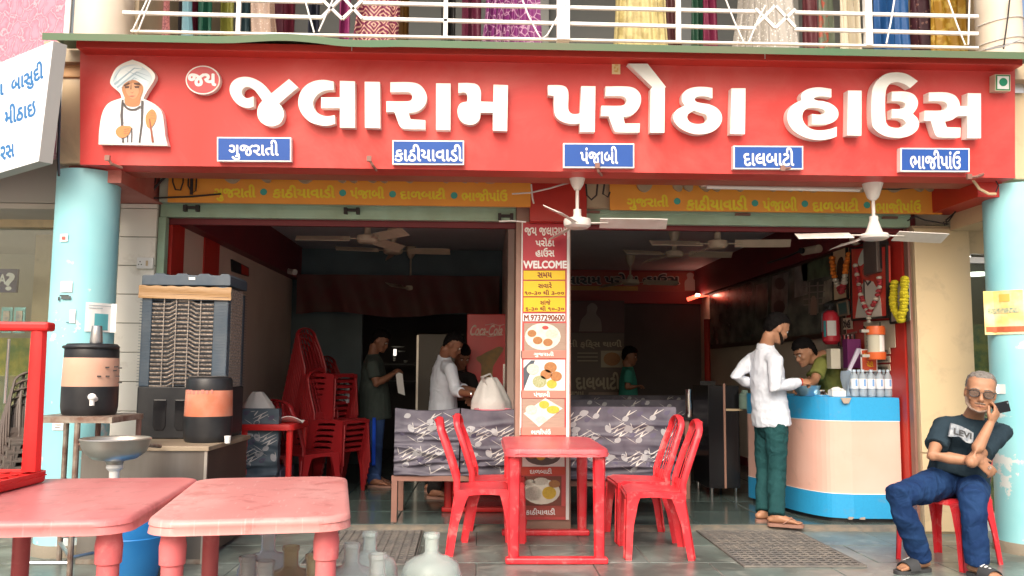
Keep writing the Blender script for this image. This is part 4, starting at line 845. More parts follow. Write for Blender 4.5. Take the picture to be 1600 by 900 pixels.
for pts, r in ((((270, 262), (270, 285), (274, 296), (282, 297), (286, 285), (287, 262)), .006), (((295, 262), (294, 290), (300, 302), (306, 298), (308, 262)), .006), (((238, 262), (240, 290), (232, 305), (222, 306)), .01), (((244, 262), (242, 285), (236, 300), (228, 310), (250, 309), (300, 307), (345, 303)), .007), (((270, 262), (255, 280), (243, 292), (236, 303)), .009), (((300, 262), (299, 304)), .012)):
    obj('wire', MB().tube([at(x, y, 6.55) for x, y in pts], r, 6), M['wire_dark'], wt, smooth=True)
wt = thing('loose_wires', 'wires drooping around the white ceiling fan rod at the central pillar', 'wire', (.9, 6.5, 2.5))
for pts, r, m in ((((800, 303), (830, 301), (860, 294), (880, 288), (898, 284), (902, 262)), .006, 'wire_white'), (((830, 288), (832, 310), (834, 318)), .006, 'wire_white'), (((915, 285), (917, 305), (924, 312), (932, 305), (934, 284)), .007, 'wire_dark'), (((945, 284), (942, 303), (950, 308), (953, 300)), .007, 'wire_dark'), (((780, 346), (800, 345), (822, 347)), .006, 'wire_white'), (((950, 276), (1040, 282), (1100, 284), (1180, 276), (1240, 280), (1330, 294), (1400, 296), (1470, 290)), .005, 'wire_dark')):
    obj('wire', MB().tube([at(x, y, 6.3) for x, y in pts], r, 6), M[m], wt, smooth=True)
wt = thing('loose_wires', 'wires looping at the top of the right cream pilaster', 'wire', (3.6, 6.4, 2.4))
for pts, r, m in ((((1418, 345), (1430, 338), (1445, 344), (1468, 348), (1480, 350), (1478, 344), (1492, 332), (1500, 310), (1510, 290)), .006, 'wire_dark'), (((1520, 281), (1530, 295), (1545, 303), (1556, 303)), .010, 'cream'), (((1482, 350), (1476, 352), (1474, 347), (1482, 346), (1500, 320)), .005, 'wire_dark'), (((1556, 282), (1560, 290), (1556, 300)), .005, 'wire_dark')):
    obj('wire', MB().tube([at(x, y, 5.9 if x > 1515 else 6.5) for x, y in pts], r, 6), M[m], wt, smooth=True)

def fan(px, py, Y, hub, zc, blades, lab, m='fanwhite', sty=0, rb=.54, inside=False):
    """hub centre seen at px, py; zc = height of the ceiling it hangs from; blades = world angles in degrees"""
    c = at(px, py, Y); t = thing('ceiling_fan', lab, 'fan', c, 'ceiling fans inside' if inside else 'ceiling fans on the veranda'); r = hub
    mm = M[m]
    if sty == 0: prof = [(0, -.045), (r*.75, -.045), (r*.95, -.03), (r, -.005), (r*.96, .02), (r*.6, .03), (r*.35, .034), (.028, .05), (.028, .09), (0, .09)]
    else: prof = [(0, -.042), (r*.7, -.042), (r*.95, -.03), (r, -.012), (r*.9, .002), (r*.6, .01), (r*.52, .03), (r*.3, .10), (.03, .13), (0, .13)]
    obj('motor', MB().lathe(prof, c, 32), mm, t, smooth=True)
    obj('rod', MB().tube([c+V((0, 0, .08)), V((c.x, c.y, zc-.05))], .012, 10), mm, t, smooth=True)
    zt = zc; obj('canopy', MB().lathe([(.022, -.15), (.045, -.11), (.062, -.05), (.066, 0), (0, 0)] if sty == 0 else [(.02, -.13), (.04, -.11), (.07, -.02), (.075, 0), (0, 0)], (c.x, c.y, zt), 24), mm, t, smooth=True)
    for k, a in enumerate(blades):
        a = R(a); d = V((math.cos(a), math.sin(a), 0)); s = V((-d.y, d.x, 0)); n_ = V((0, 0, 1))
        ob = obj('blade', MB().slab(lambda u, v: c+d*(r*.9+.07+(rb-.07)*u)+s*((v-.5)*((.08 if inside else .105)+.02*u)*(1 if u < .97 else .8))+n_*(-.01-.05*(v-.5)-.008*u), 8, 2, (0, 0, .005), 1), mm, t)
        obj('blade_arm', MB().bar(c+d*(r*.8)+n_*-.008, c+d*(r+.12)+n_*-.008, .035, .006), mm, ob)
fan(902, 347, 6.02, .098, 2.66, (-5, 100, 248), 'white ceiling fan in front of the central pillar above the menu banner', sty=0)
fan(1366, 366, 6.05, .102, 2.60, (6, 176, 96), 'white ceiling fan with cone canopy, in front of the garlanded portraits', sty=1, rb=.46)
fan(574, 372, 7.7, .095, 2.80, (-52, 186, 66), 'cream ceiling fan nearest the left opening, one blade tilted to the camera', 'fancream', inside=True)
fan(614, 391, 9.6, .11, 2.80, (-4, 200, 100), 'small fan deep behind the cream one, in the left room', 'fancream', inside=True)
fan(1121, 380, 7.5, .088, 2.80, (-14, 188, 96), 'cream ceiling fan nearest the right opening', 'fancream', inside=True)
fan(1054, 396, 9.4, .10, 2.80, (-4, 110, 200), 'second ceiling fan behind the cream one at the right', 'fancream', inside=True)
fan(985, 440, 11.6, .12, 2.80, (0, 120, 240), 'farthest ceiling fan at the right, before the old shop sign', 'fancream', inside=True)
fan(641, 450, 11.0, .10, 2.80, (10, 130, 250), 'farthest ceiling fan at the left, before the maroon valance', 'fancream', inside=True)

# ================================================================== CENTRAL BANNER
bn = thing('menu_banner', 'tall red banner with opening hours, phone number and dish photos on the central pillar', 'banner', (.48, 6.7, .15))
YB2 = 6.712
fb = lambda x, y, d: (lambda p: V((p.x, YB2-d, p.z)))(at(x, -y, YB2))
def bq(nm, x0, y0, x1, y1, k, m, par): return obj(nm, MB().prism([(x0, -y1), (x1, -y1), (x1, -y0), (x0, -y0)], .002*k, .002*k-.0015, fb), m, par)
M['ban'] = mat('banner red', (.60, .10, .09), .45, var=(.50, .05, .06), vscale=3, vamt=.8)
M['ban_dark'] = mat('banner deep red', (.50, .04, .06), .45); M['ban_y'] = mat('banner yellow', (.80, .55, .02), .45)
M['ban_pale'] = mat('banner salmon', (.68, .22, .17), .45)
sheet = obj('vinyl_sheet', MB().slab(lambda u, v: V((at(813, 600, YB2).x+(.375)*u, YB2-.004*math.sin(u*PI*3+v*9)*.6-.001, at(850, 812, YB2).z+(at(850, 347, YB2).z-at(850, 812, YB2).z)*v)), 8, 40, (0, .002, 0), 1), M['ban'], bn)
YB2 -= .006
obj('edge_strip', MB().prism([(884, -812), (889, -812), (890, -348), (886, -348)], .004, .001, fb), M['paper'], bn)
obj('edge_strip', MB().prism([(812, -680), (814.5, -680), (817, -348), (815, -348)], .004, .001, fb), M['paper'], bn)
bq('banner_block', 817, 350, 885, 422, 2, M['ban_dark'], bn)
for w, b in (('જય જલારામ', (820, 356, 883, 368)), ('પરોઠા', (837, 372, 866, 385)), ('હાઉસ', (837, 388, 866, 401))): text('lettering', w, M['letter'], fb, (b[0], -b[3], b[2], -b[1]), bn, bold=.03, lift=.006)
text('lettering', 'WELCOME', M['print_white'], fb, (818, -419, 885, -408), bn, bold=.045, lift=.006)
for y0, y1 in ((423, 437), (439, 463), (465, 487)): bq('yellow_block', 818, y0, 883, y1, 2, M['ban_y'], bn)
M['ink'] = mat('dark red ink', (.22, .05, .02), .6)
for w, b in (('સમય', (840, 426, 862, 434)), ('સવારે', (841, 441, 862, 450)), ('૧૦-૩૦ થી ૩-૦૦', (820, 453, 881, 461)), ('સાંજે', (844, 468, 860, 476)), ('૬-૩૦ થી ૧૦-૩૦', (821, 478, 881, 486))): text('lettering', w, M['ink'], fb, (b[0], -b[3], b[2], -b[1]), bn, bold=.03, lift=.006)
bq('white_block', 817, 490, 883, 502, 2, M['print_white'], bn)
text('lettering', 'M.9737290600', M['ink'], fb, (819, -501, 882, -492), bn, bold=.035, lift=.006)
M['photo_wood'] = mat('photo wood', (.38, .28, .22), .5, var=(.28, .2, .16), vscale=8, stretch=(1, 1, 14)); M['plate'] = mat('photo plate', (.72, .72, .66), .4, var=(.62, .66, .52), vscale=30, vamt=.8)
M['food_b'] = mat('photo brown food', (.36, .16, .06), .5, var=(.5, .25, .08), vscale=60); M['food_y'] = mat('photo yellow food', (.66, .46, .05), .5, var=(.5, .3, .04), vscale=80); M['food_g'] = mat('photo green food', (.30, .34, .14), .5, var=(.6, .6, .5), vscale=80); M['food_w'] = mat('photo rice', (.66, .64, .56), .5, var=(.4, .42, .3), vscale=90)
def disc(cx, cy, rx, ry, k, m, n=20, par=None): return obj('dish_print', MB().prism([(cx+rx*math.cos(2*PI*i/n), -cy-ry*math.sin(2*PI*i/n)) for i in range(n)], .002*k, .002*k-.0015, fb), m, par or bn)
bq('photo', 819, 505, 884, 548, 2, M['photo_wood'], bn); disc(848, 526, 28, 21, 3, M['plate'])
for x, y, r in ((831, 521, 7), (840, 532, 7.5), (856, 535, 7.5)): disc(x, y, r, r*.8, 4, M['food_b'])
disc(852, 512, 5, 3, 4, M['sign_red']); disc(862, 522, 10, 7, 4, M['food_w'])
bq('caption', 814, 548, 884, 560, 2, M['ban_pale'], bn); text('lettering', 'ગુજરાતી', M['print_white'], fb, (834, -558, 865, -549.5), bn, lift=.006)
bq('photo', 818, 562, 883, 610, 2, M['paper'], bn); obj('photo_corner', MB().prism([(818, -610), (818, -575), (830, -563), (836, -563)], .0055, .0045, fb), M['slate'], bn)
for x, y, r, m in ((833, 577, 10, 'food_w'), (843, 596, 11, 'food_g'), (860, 574, 10, 'food_b'), (853, 585, 9, 'food_b'), (869, 588, 9, 'food_b'), (862, 600, 8, 'food_y')): disc(x, y, r, r*.85, 4, M[m])
bq('caption', 814, 610, 884, 622, 2, M['ban_pale'], bn); text('lettering', 'પંજાબી', M['print_white'], fb, (834, -620, 859, -611.5), bn, lift=.006)
bq('photo', 816, 623, 882, 668, 2, M['photo_wood'], bn); obj('dish_print', MB().prism([(818, -646), (842, -667), (879, -638), (852, -622)], .0065, .005, fb), M['plate'], bn)
for x, y, rx, ry, m in ((830, 640, 9, 7, 'food_w'), (850, 632, 8, 6, 'food_y'), (864, 640, 10, 6, 'food_y'), (845, 655, 8, 5, 'food_w')): disc(x, y, rx, ry, 5, M[m])
bq('caption', 813, 668, 884, 680, 2, M['ban_pale'], bn); text('lettering', 'ભાજીપાંઉ', M['print_white'], fb, (830, -678.5, 860, -670), bn, lift=.006)
bq('photo', 816, 690, 882, 729, 2, M['paper'], bn); disc(848, 712, 28, 15, 3, mat('photo tray', (.12, .1, .1), .5))
for x, y, m in ((831, 711, 'food_b'), (845, 713, 'food_y'), (862, 711, 'food_w')): disc(x, y, 7.5, 6, 4, M[m])
bq('caption', 814, 730, 883, 742, 2, mat('caption red', (.55, .07, .04), .5), bn); text('lettering', 'દાળબાટી', M['print_white'], fb, (828, -740, 862, -731.5), bn, lift=.006)
bq('photo', 816, 744, 877, 790, 2, mat('photo maroon', (.20, .06, .04), .5), bn); disc(846, 768, 29, 20, 3, M['steel'])
for x, y, rx, ry, m in ((833, 771, 13, 11, 'food_w'), (858, 770, 11, 10, 'food_y'), (845, 752, 12, 6, 'food_w'), (866, 756, 9, 6, 'food_b'), (828, 754, 8, 5, 'food_w')): disc(x, y, rx, ry, 4, M[m])
bq('caption', 814, 791, 883, 807, 2, mat('caption brown', (.40, .08, .06), .5), bn); text('lettering', 'કાઠીયાવાડી', M['print_white'], fb, (822, -804, 867, -794), bn, lift=.006)

# ================================================================== TABLES
def make_table(name, label, w, l, top, leg, loc, rz, hz_=.73, scallop=True, flip=False, group=None):
    t = thing(name, label, 'table', (0, 0, 0), group)
    def outline(k, n=6):       # super-rounded barrel outline
        pts = []
        cor = .10
        for cx, cy, a0 in ((w/2-cor, l/2-cor, 0), (-w/2+cor, l/2-cor, 90), (-w/2+cor, -l/2+cor, 180), (w/2-cor, -l/2+cor, 270)):
            for i in range(n+1):
                a = R(a0+90*i/n); pts.append((cx+cor*math.cos(a), cy+cor*math.sin(a)))
        o = []
        for x, y in pts:
            x += .015*math.copysign(1, x)*(1-(2*y/l)**2); y += .02*math.copysign(1, y)*(1-(2*x/w)**2)
            o.append((x*(1+k/(w/2)), y*(1+k/(l/2))))
        return o
    rings = [(-.022, hz_), (-.006, hz_-.002), (0, hz_-.010), (.002, hz_-.022), (-.001, hz_-.026), (.003, hz_-.050)]
    mb = MB(); base = 0; n = len(outline(0)); vs = []
    for k, z in rings: vs += [V((x, y, z)) for x, y in outline(k)]
    # inner underside
    vs += [V((x, y, hz_-.050)) for x, y in outline(-.006)]+[V((x, y, hz_-.008)) for x, y in outline(-.012)]
    fs = [tuple(range(n))]
    for r in range(len(rings)+1): fs += [(r*n+i, (r+1)*n+i, (r+1)*n+(i+1) % n, r*n+(i+1) % n) for i in range(n)]
    r = len(rings)+1; fs.append(tuple(r*n+i for i in reversed(range(n))))
    # the flat top inset ring gives the raised rim
    mb.add(vs, fs)
    tt = obj('tabletop', mb, top, t, smooth=True, angle=50)
    ribs = MB()
    for i in range(-3, 4): ribs.box((i*w/8-.004, -l/2+.05, hz_-.034), (i*w/8+.004, l/2-.05, hz_-.009))
    for i in range(-5, 6): ribs.box((-w/2+.05, i*l/12-.004, hz_-.033), (w/2-.05, i*l/12+.004, hz_-.0095))
    obj('underside_ribs', ribs, leg, t)
    for sx in (-1, 1):
        for sy in (-1, 1):
            x, y = sx*(w/2-.075), sy*(l/2-.10)
            lg = obj('leg', MB().lathe([(0, 0), (.030, 0), (.034, .01), (.036, hz_-.16)], (x, y, 0), 20), leg, t, smooth=True)
            obj('collar', MB().lathe([(.0365, hz_-.165), (.043, hz_-.16), (.045, hz_-.10), (.040, hz_-.07), (.044, hz_-.04), (.046, hz_-.012), (0, hz_-.012)], (x, y, 0), 20), leg, lg, smooth=True)
    t.location = loc; t.rotation_euler = (0, 0, rz); return t
# foreground pair
ta = make_table('plastic_table', 'faded red plastic table in the left foreground, beside the upside-down one', .80, 1.15, M['top_a'], M['table_leg'], (-1.635, 3.50, 0), R(5.7))
tb = make_table('plastic_table', 'chalky faded pink plastic table in the foreground, second from the left', .66, 1.15, M['top_b'], M['table_leg'], (-.87, 3.555, 0), R(9.4))
# table under the upside-down one, and the upside-down one
def sled_table(name, label, w, l, top, leg, group=None):
    t = thing(name, label, 'table', (0, 0, 0), group); hz_ = .73
    def outline(k, n=5):
        cor = .085; pts = []
        for cx, cy, a0 in ((w/2-cor, l/2-cor, 0), (-w/2+cor, l/2-cor, 90), (-w/2+cor, -l/2+cor, 180), (w/2-cor, -l/2+cor, 270)):
            for i in range(n+1): a = R(a0+90*i/n); pts.append(((cx+cor*math.cos(a))*(1+k/(w/2)), (cy+cor*math.sin(a))*(1+k/(l/2))))
        return pts
    n = len(outline(0)); vs = []
    for k, z in ((-.02, hz_), (-.004, hz_-.003), (0, hz_-.014)): vs += [V((x, y, z)) for x, y in outline(k)]
    # wavy skirt
    for j, (x, y) in enumerate(outline(.002)): vs.append(V((x, y, hz_-.050)))
    vs += [V((x, y, hz_-.050)) for x, y in outline(-.005)]+[V((x, y, hz_-.010)) for x, y in outline(-.01)]
    fs = [tuple(range(n))]
    for r in range(5): fs += [(r*n+i, (r+1)*n+i, (r+1)*n+(i+1) % n, r*n+(i+1) % n) for i in range(n)]
    fs.append(tuple(5*n+i for i in reversed(range(n))))
    obj('tabletop', MB().add(vs, fs), top, t, smooth=True, angle=50)
    # moulded wave line around the skirt
    wv = MB()
    for (x0, y0), (x1, y1), nx in (((-w/2+.06, -l/2-.002), (w/2-.06, -l/2-.002), V((0, -1, 0))), ((-w/2+.06, l/2+.002), (w/2-.06, l/2+.002), V((0, 1, 0))), ((-w/2-.002, -l/2+.06), (-w/2-.002, l/2-.06), V((-1, 0, 0))), ((w/2+.002, -l/2+.06), (w/2+.002, l/2-.06), V((1, 0, 0)))):
        k = int(math.hypot(x1-x0, y1-y0)/.014)
        wv.tube([V((x0+(x1-x0)*i/k, y0+(y1-y0)*i/k, hz_-.036+.007*abs(math.sin(i*.5))))+nx*.0005 for i in range(k+1)], .003, 4)
    obj('wave_moulding', wv, top, t)
    ribs = MB()
    for i in range(-3, 4): ribs.box((i*w/8-.004, -l/2+.03, hz_-.044), (i*w/8+.004, l/2-.03, hz_-.011))
    for i in range(-6, 7): ribs.box((-w/2+.03, i*l/13-.004, hz_-.043), (w/2-.03, i*l/13+.004, hz_-.0115))
    obj('underside_ribs', ribs, leg, t)
    for sy in (-1, 1):
        for sx in (-1, 1):
            x, y = sx*(w/2-.06), sy*(l/2-.07)
            obj('leg', MB().tube([(x, y, .03), (x, y, hz_-.05)], [(.034, .030), (.042, .036)], 8), leg, t, smooth=True, angle=40)
        obj('foot_rail', MB().box((-w/2+.005, sy*(l/2-.07)-.038, 0), (w/2-.005, sy*(l/2-.07)+.038, .042)), leg, t, bevel=.012)
    return t
tc_ = sled_table('plastic_table', 'glossy red plastic table in front of the menu banner, four red chairs around it', .67, 1.10, M['top_c'], M['red_plastic'])
tc_.location = (.49, 6.15, 0)
td = dup(tc_, (0, 0, 0), 0, 'bright red plastic table standing right way up beneath the upside-down one, far left')
relabel(td, {M['top_c']: M['red_bright'], M['red_plastic']: M['red_bright']}); td.location = (-2.40, 3.41, 0)
te = dup(td, (0, 0, 0), 0, 'bright red plastic table lying upside down with its legs in the air, far left')
te.location = (-2.235, 3.415, .732+.73); te.rotation_euler = (0, PI, 0); te.scale = (1, 1, .955); te.location.z = .732+.73*.955

# ================================================================== CHAIRS (monobloc)
def make_chair(m, label):
    """faces -Y; origin under the seat centre"""
    t = thing('plastic_chair', label, 'chair', (0, 0, 0)); w, d, hs = .43, .40, .44
    # seat: shallow dish with rolled front
    def sf(u, v):
        x = (u-.5)*w*(1-.10*v); y = -d/2+d*v
        z = hs-.012*math.cos((u-.5)*PI)*math.sin(v*PI)-.03*max(0, .12-v)/.12*(1 if v < .12 else 0)-.012*v
        return V((x, y, z))
    st = obj('seat', MB().slab(sf, 14, 14, (0, 0, -.012), 1), m, t, smooth=True)
    sk = MB()
    for pts in (((-w/2, -d/2+.01), (w/2, -d/2+.01)), ((-w/2, -d/2+.01), (-w/2*.9, d/2)), ((w/2, -d/2+.01), (w/2*.9, d/2))):
        (x0, y0), (x1, y1) = pts; n = 8
        sk.slab(lambda u, v: V((x0+(x1-x0)*u, y0+(y1-y0)*u, hs-.012-.012*u*(1 if x0 == x1 or abs(y1-y0) > .1 else 0)-.045*v*(.45+.55*abs(2*u-1)**2))), 8, 1, (.006 if abs(y1-y0) > .1 else 0, .006 if abs(y1-y0) < .1 else 0, 0), 1)
    obj('seat_skirt', sk, m, t)
    # legs: flared angle section, wide at the top
    def leg(x0, y0, x1, y1, zt):
        mb = MB(); sx = 1 if x0 > 0 else -1; sy = 1 if y0 > 0 else -1
        for k in range(2):
            vs = []
            for z, f in ((zt, 0), (zt-.07, .12), (zt*.5, .5), (0, 1)):
                cx = x0+(x1-x0)*f; cy = y0+(y1-y0)*f; wd = .085-.040*min(1, f*1.6) if f > 0 else .10
                if k == 0: a = V((cx, cy, z)); b = V((cx-sx*wd*.75, cy, z)); n_ = V((0, -sy*.005, 0))
                else: a = V((cx, cy, z)); b = V((cx, cy-sy*wd, z)); n_ = V((-sx*.005, 0, 0))
                vs += [a, b, b+n_, a+n_]
            fs = []
            for i in range(3): fs += [(i*4+j, i*4+(j+1) % 4, (i+1)*4+(j+1) % 4, (i+1)*4+j) for j in range(4)]
            fs += [(3, 2, 1, 0), (12, 13, 14, 15)]; mb.add(vs, fs)
        # rib in the middle of the faces for stiffness
        mb.tube([V((x0-sx*.028, y0+sy*.002, zt-.04)), V((x1-sx*.020, y1+sy*.002, .01))], .007, 6)
        return mb
    for sx in (-1, 1):
        obj('leg', leg(sx*w/2, -d/2+.005, sx*(w/2+.02), -d/2-.008, hs-.015), m, t, smooth=True, angle=30)
        obj('leg', leg(sx*w/2*.92, d/2-.005, sx*(w/2+.01), d/2+.05, hs-.02), m, t, smooth=True, angle=30)
    # backrest: arched frame leaning back, with vertical slats
    def bp(s, h): # s -1..1 across, h 0..1 up
        wide = .185-.01*h-.035*max(0, h-.55)/.45; return V((s*wide, d/2-.015+.13*h+.03*h*h-.035*(1-s*s)*(0)-.02*(s*s)*(h > .02), hs-.02+.46*h))
    fr = [bp(-1, h) for h in (0, .15, .3, .45, .6, .75, .86)]
    top = []
    for i in range(1, 10):
        a = PI-PI*i/10; q = bp(-1, .86); top.append(V((q.x*-1*math.cos(a), q.y+.012*math.sin(a), q.z+.085*math.sin(a))))
    path = fr+top+[V((-p.x, p.y, p.z)) for p in reversed(fr)]
    bk = obj('backrest', MB().tube(path, [(.021, .009)]*7+[(.023, .009)]*9+[(.021, .009)]*7, 8, ref=(0, 1, 0.001)), m, t, smooth=True, angle=50)
    # orient tube cross sections: wide in plane
    for k in (-.62, -.31, 0, .31, .62):
        n = 7; ht = .86+.085/.46*math.sqrt(max(0, 1-k*k))*.9
        pts = [bp(k, ht*i/n) for i in range(n+1)]
        obj('backrest_slat', MB().tube([p+V((0, -.004, 0)) for p in pts], [(.0095, .0045)]*(n+1), 6, ref=(1, 0, 0)), m, bk, smooth=True, angle=50)
    obj('lower_back', MB().slab(lambda u, v: bp(2*u-1, .16*v)+V((0, -.004, 0)), 8, 2, (0, .008, 0), 1), m, bk)
    return t
ch = make_chair(M['red_plastic'], 'red plastic chair at the near right side of the red table, back to the right')
ch.location = (1.17, 5.985, 0); ch.rotation_euler = (0, 0, R(-90-4)); ch['group'] = 'red chairs around the red table'
G = 'red chairs around the red table'
dup(ch, (1.17, 6.54, 0), R(-88), 'red plastic chair at the far right side of the red table, behind the near one', G)
dup(ch, (.02, 6.10, 0), R(91), 'red plastic chair at the near left side of the red table, back to the left', G)
dup(ch, (.13, 6.55, 0), R(86), 'red plastic chair at the far left side of the red table, half hidden', G)
c = dup(ch, (3.06, 5.70, .0), R(-60), 'red plastic chair the grey-haired man in jeans sits on'); del c['group']
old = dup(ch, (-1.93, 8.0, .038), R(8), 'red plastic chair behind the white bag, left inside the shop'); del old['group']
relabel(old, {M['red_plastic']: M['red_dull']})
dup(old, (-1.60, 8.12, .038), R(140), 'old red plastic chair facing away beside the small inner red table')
# stacks of chairs
def stack(x, y, rz, n, lab, grp, dz=.055, dy=-.012):
    for k in range(n):
        nm = ['lowest', 'second lowest', 'third lowest', 'fourth from the floor', 'fifth from the floor', 'sixth from the floor', 'seventh from the floor', 'eighth from the floor', 'ninth from the floor', 'tenth from the floor', 'eleventh from the floor', 'twelfth from the floor', 'thirteenth from the floor', 'fourteenth from the floor'][k]
        if k == n-1: nm = 'topmost'
        s = V((0, dy*k, 0)); s.rotate(Matrix.Rotation(rz, 3, 'Z'))
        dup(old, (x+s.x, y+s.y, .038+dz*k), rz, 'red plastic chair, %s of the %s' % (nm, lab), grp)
stack(-1.70, 9.0, R(66), 14, 'tall stack against the left wall', 'chairs of the tall stack')
stack(-1.44, 8.65, R(62), 6, 'shorter stack in front', 'chairs of the shorter stack')
stack(-1.60, 10.0, R(66), 9, 'rear stack behind the standing man', 'chairs of the rear stack')
# brown chairs stacked outside the glass shop
M['brown_plastic'] = mat('brown chair plastic', (.11, .085, .075), .45, var=(.15, .12, .10), vscale=6)
br = dup(ch, (-3.22, 6.35, 0), R(35), 'brown plastic chair, lowest of the stack before the glass shop'); br['group'] = 'brown chairs stacked before the glass shop'
relabel(br, {M['red_plastic']: M['brown_plastic']})
for k in range(1, 6): dup(br, (-3.22+.010*k, 6.35+.012*k, .06*k), R(35), 'brown plastic chair, %s of the stack before the glass shop' % ['', 'second lowest', 'third lowest', 'fourth from the floor', 'fifth from the floor', 'topmost'][k], 'brown chairs stacked before the glass shop')

# ================================================================== COOLER, CABINET, JUGS, BASIN, DRUM
cb = thing('steel_cabinet', 'grey steel serving cabinet with worn plywood top under the air cooler', 'cabinet', (-2.1, 6.0, 0))
CX0, CX1, CY0, CY1, CZ = -2.56, -1.735, 5.64, 6.64, .735
obj('front_panel', MB().box((CX0+.02, CY0+.02, .03), (CX1-.02, CY0+.04, CZ-.03)), M['cabinet'], cb)
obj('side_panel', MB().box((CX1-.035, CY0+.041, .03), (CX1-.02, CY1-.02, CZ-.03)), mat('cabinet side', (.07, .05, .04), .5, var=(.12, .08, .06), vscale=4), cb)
obj('side_panel', MB().box((CX0+.02, CY0+.041, .03), (CX0+.035, CY1-.02, CZ-.03)), M['cabinet'], cb)
obj('worktop', MB().box((CX0, CY0, CZ-.03), (CX1, CY1, CZ)), M['woodtop'], cb, bevel=.004)
obj('base_rail', MB().box((CX0+.02, CY0+.015, .0), (CX1-.02, CY0+.045, .03)), M['rustpipe'], cb)
obj('corner_strip', MB().box((CX1-.030, CY0+.012, .0), (CX1-.012, CY0+.034, CZ-.031)), M['steel'], cb)
# desert cooler
ac = thing('air_cooler', 'big black and slate desert air cooler with honeycomb grille on the steel cabinet', 'cooler', (-2.13, 6.6, CZ))
X0, X1, Y0, Y1, Z0, Z1 = -2.43, -1.805, 6.22, 6.66, CZ, 1.905
zt = Z0+.365
obj('tank', MB().prism([(X0, Z0), (X1-.02, Z0), (X1, Z0+.03), (X1, zt), (X0, zt)], Y0, Y1), M['black'], ac, bevel=.01)
for x in (X0+.12, X0+.27): obj('tank_recess', MB().prism([(x, Z0+.09), (x+.015, Z0+.06), (x+.075, Z0+.06), (x+.09, Z0+.09), (x+.09, zt-.09), (x, zt-.09)], Y0-.006, Y0+.01), M['blackgloss'], ac, bevel=.004)
zt2 = zt-.0
for xa, xb in ((X0+.004, X0+.075), (X1-.115, X1-.012)): obj('corner_panel', MB().box((xa, Y0+.006, zt2), (xb, Y0+.08, Z1-.09)), M['slate'], ac, bevel=.006)
obj('side_frame', MB().box((X0+.004, Y0+.08, zt2), (X0+.02, Y1-.01, Z1-.12)).box((X1-.03, Y1-.06, zt2), (X1-.01, Y1-.01, Z1-.12)).box((X0+.01, Y1-.02, zt2), (X1-.01, Y1-.005, Z1-.12)), M['slate'], ac)
lidz = [(X0, Z1-.085), (X1, Z1-.085), (X1, Z1-.03)]
n = 40
for i in range(n+1):
    u = i/n; x = X1-(X1-X0)*u; lidz.append((x, Z1-.012*(1 if (i//5) % 2 else 0)-(.02 if i in (0, n) else 0)))
obj('lid', MB().prism(lidz, Y0-.006, Y1), M['slate'], ac, bevel=.005)
tp = obj('parcel_tape', MB().slab(lambda u, v: V((X0-.016+(X1-X0+.026)*u, Y0-.013-.003*math.sin(v*9+u*3), Z1-.178+.09*v-.012*u+.003*math.sin(u*40)*(v > .5))), 40, 5, (0, .004, 0), 1), mat('brown parcel tape', (.30, .17, .07), .4, var=(.40, .24, .11), vscale=6, stretch=(.3, 1, 9), bump=.3, bscale=20), ac, smooth=True)
pad = mat('honeycomb pad', (.50, .41, .34), .9, var=(.12, .10, .08), vscale=70, vamt=.9, bump=1, bscale=90)
gx0, gx1 = X0+.077, X1-.118
rows = 20; gz0, gz1 = zt+.02, Z1-.175; dz = (gz1-gz0)/rows
def off(x):   # louvre drops outward to both sides
    u = (x-gx0)/(gx1-gx0); s = lambda a, b, t: max(0, min(1, (t-a)/(b-a))); return .026*(s(.28, .38, u)-s(.62, .72, u))-.026
pb = MB()
for j in range(rows): pb.slab(lambda u, v: V((gx0+(gx1-gx0)*u, Y0+.022-.010*math.sin(v*PI), gz0+dz*(j+.02+.76*v)+off(gx0+(gx1-gx0)*u))), 40, 3, (0, .03, 0), 1)
tag(obj('cooling_pad', pb, pad, ac), kind='stuff')
obj('grille_back', MB().box((gx0-.01, Y0+.058, zt), (gx1+.01, Y0+.062, Z1-.10)), M['black'], ac)
for j in range(rows+1):
    obj('louvre', MB().slab(lambda u, v: V((gx0+(gx1-gx0)*u, Y0+.024-.012*v, gz0+dz*(j-.10)+off(gx0+(gx1-gx0)*u)-.010*v)), 24, 1, (0, 0, .005), 1), M['black'], ac)
gm = mat('grille wire', (.42, .36, .31), .5, .3)
for k in range(1, 5):
    x = gx0+(gx1-gx0)*k/5; obj('grille_wire', MB().tube([(x, Y0+.002, gz0-.02), (x, Y0+.002, Z1-.12)], .0038, 6), gm, ac)
for j in range(0, 44):
    z = zt+.01+j*.0208
    if z > Z1-.10: break
    obj('guard_wire', MB().tube([(X0-.006, Y0+.1, z), (X0-.006, Y0-.004, z), (X0+.02, Y0-.010, z), (X1-.01, Y0-.010, z), (X1+.008, Y0+.005, z), (X1+.008, Y1-.02, z)], .0013, 4), M['slate'], ac)
obj('side_pad', MB().box((X1-.02, Y0+.085, zt), (X1-.012, Y1-.065, Z1-.10)), pad, ac)
obj('brand_plate', MB().box((at(296, 426, Y0).x, Y0-.010, Z1-.045), (at(306, 426, Y0).x, Y0-.006, Z1-.027)), M['paper'], ac)
obj('pipe', MB().tube([(X1-.055, Y0-.018, Z0+.003), (X1-.055, Y0-.018, zt-.02)], .014, 10), M['slate'], ac, smooth=True)

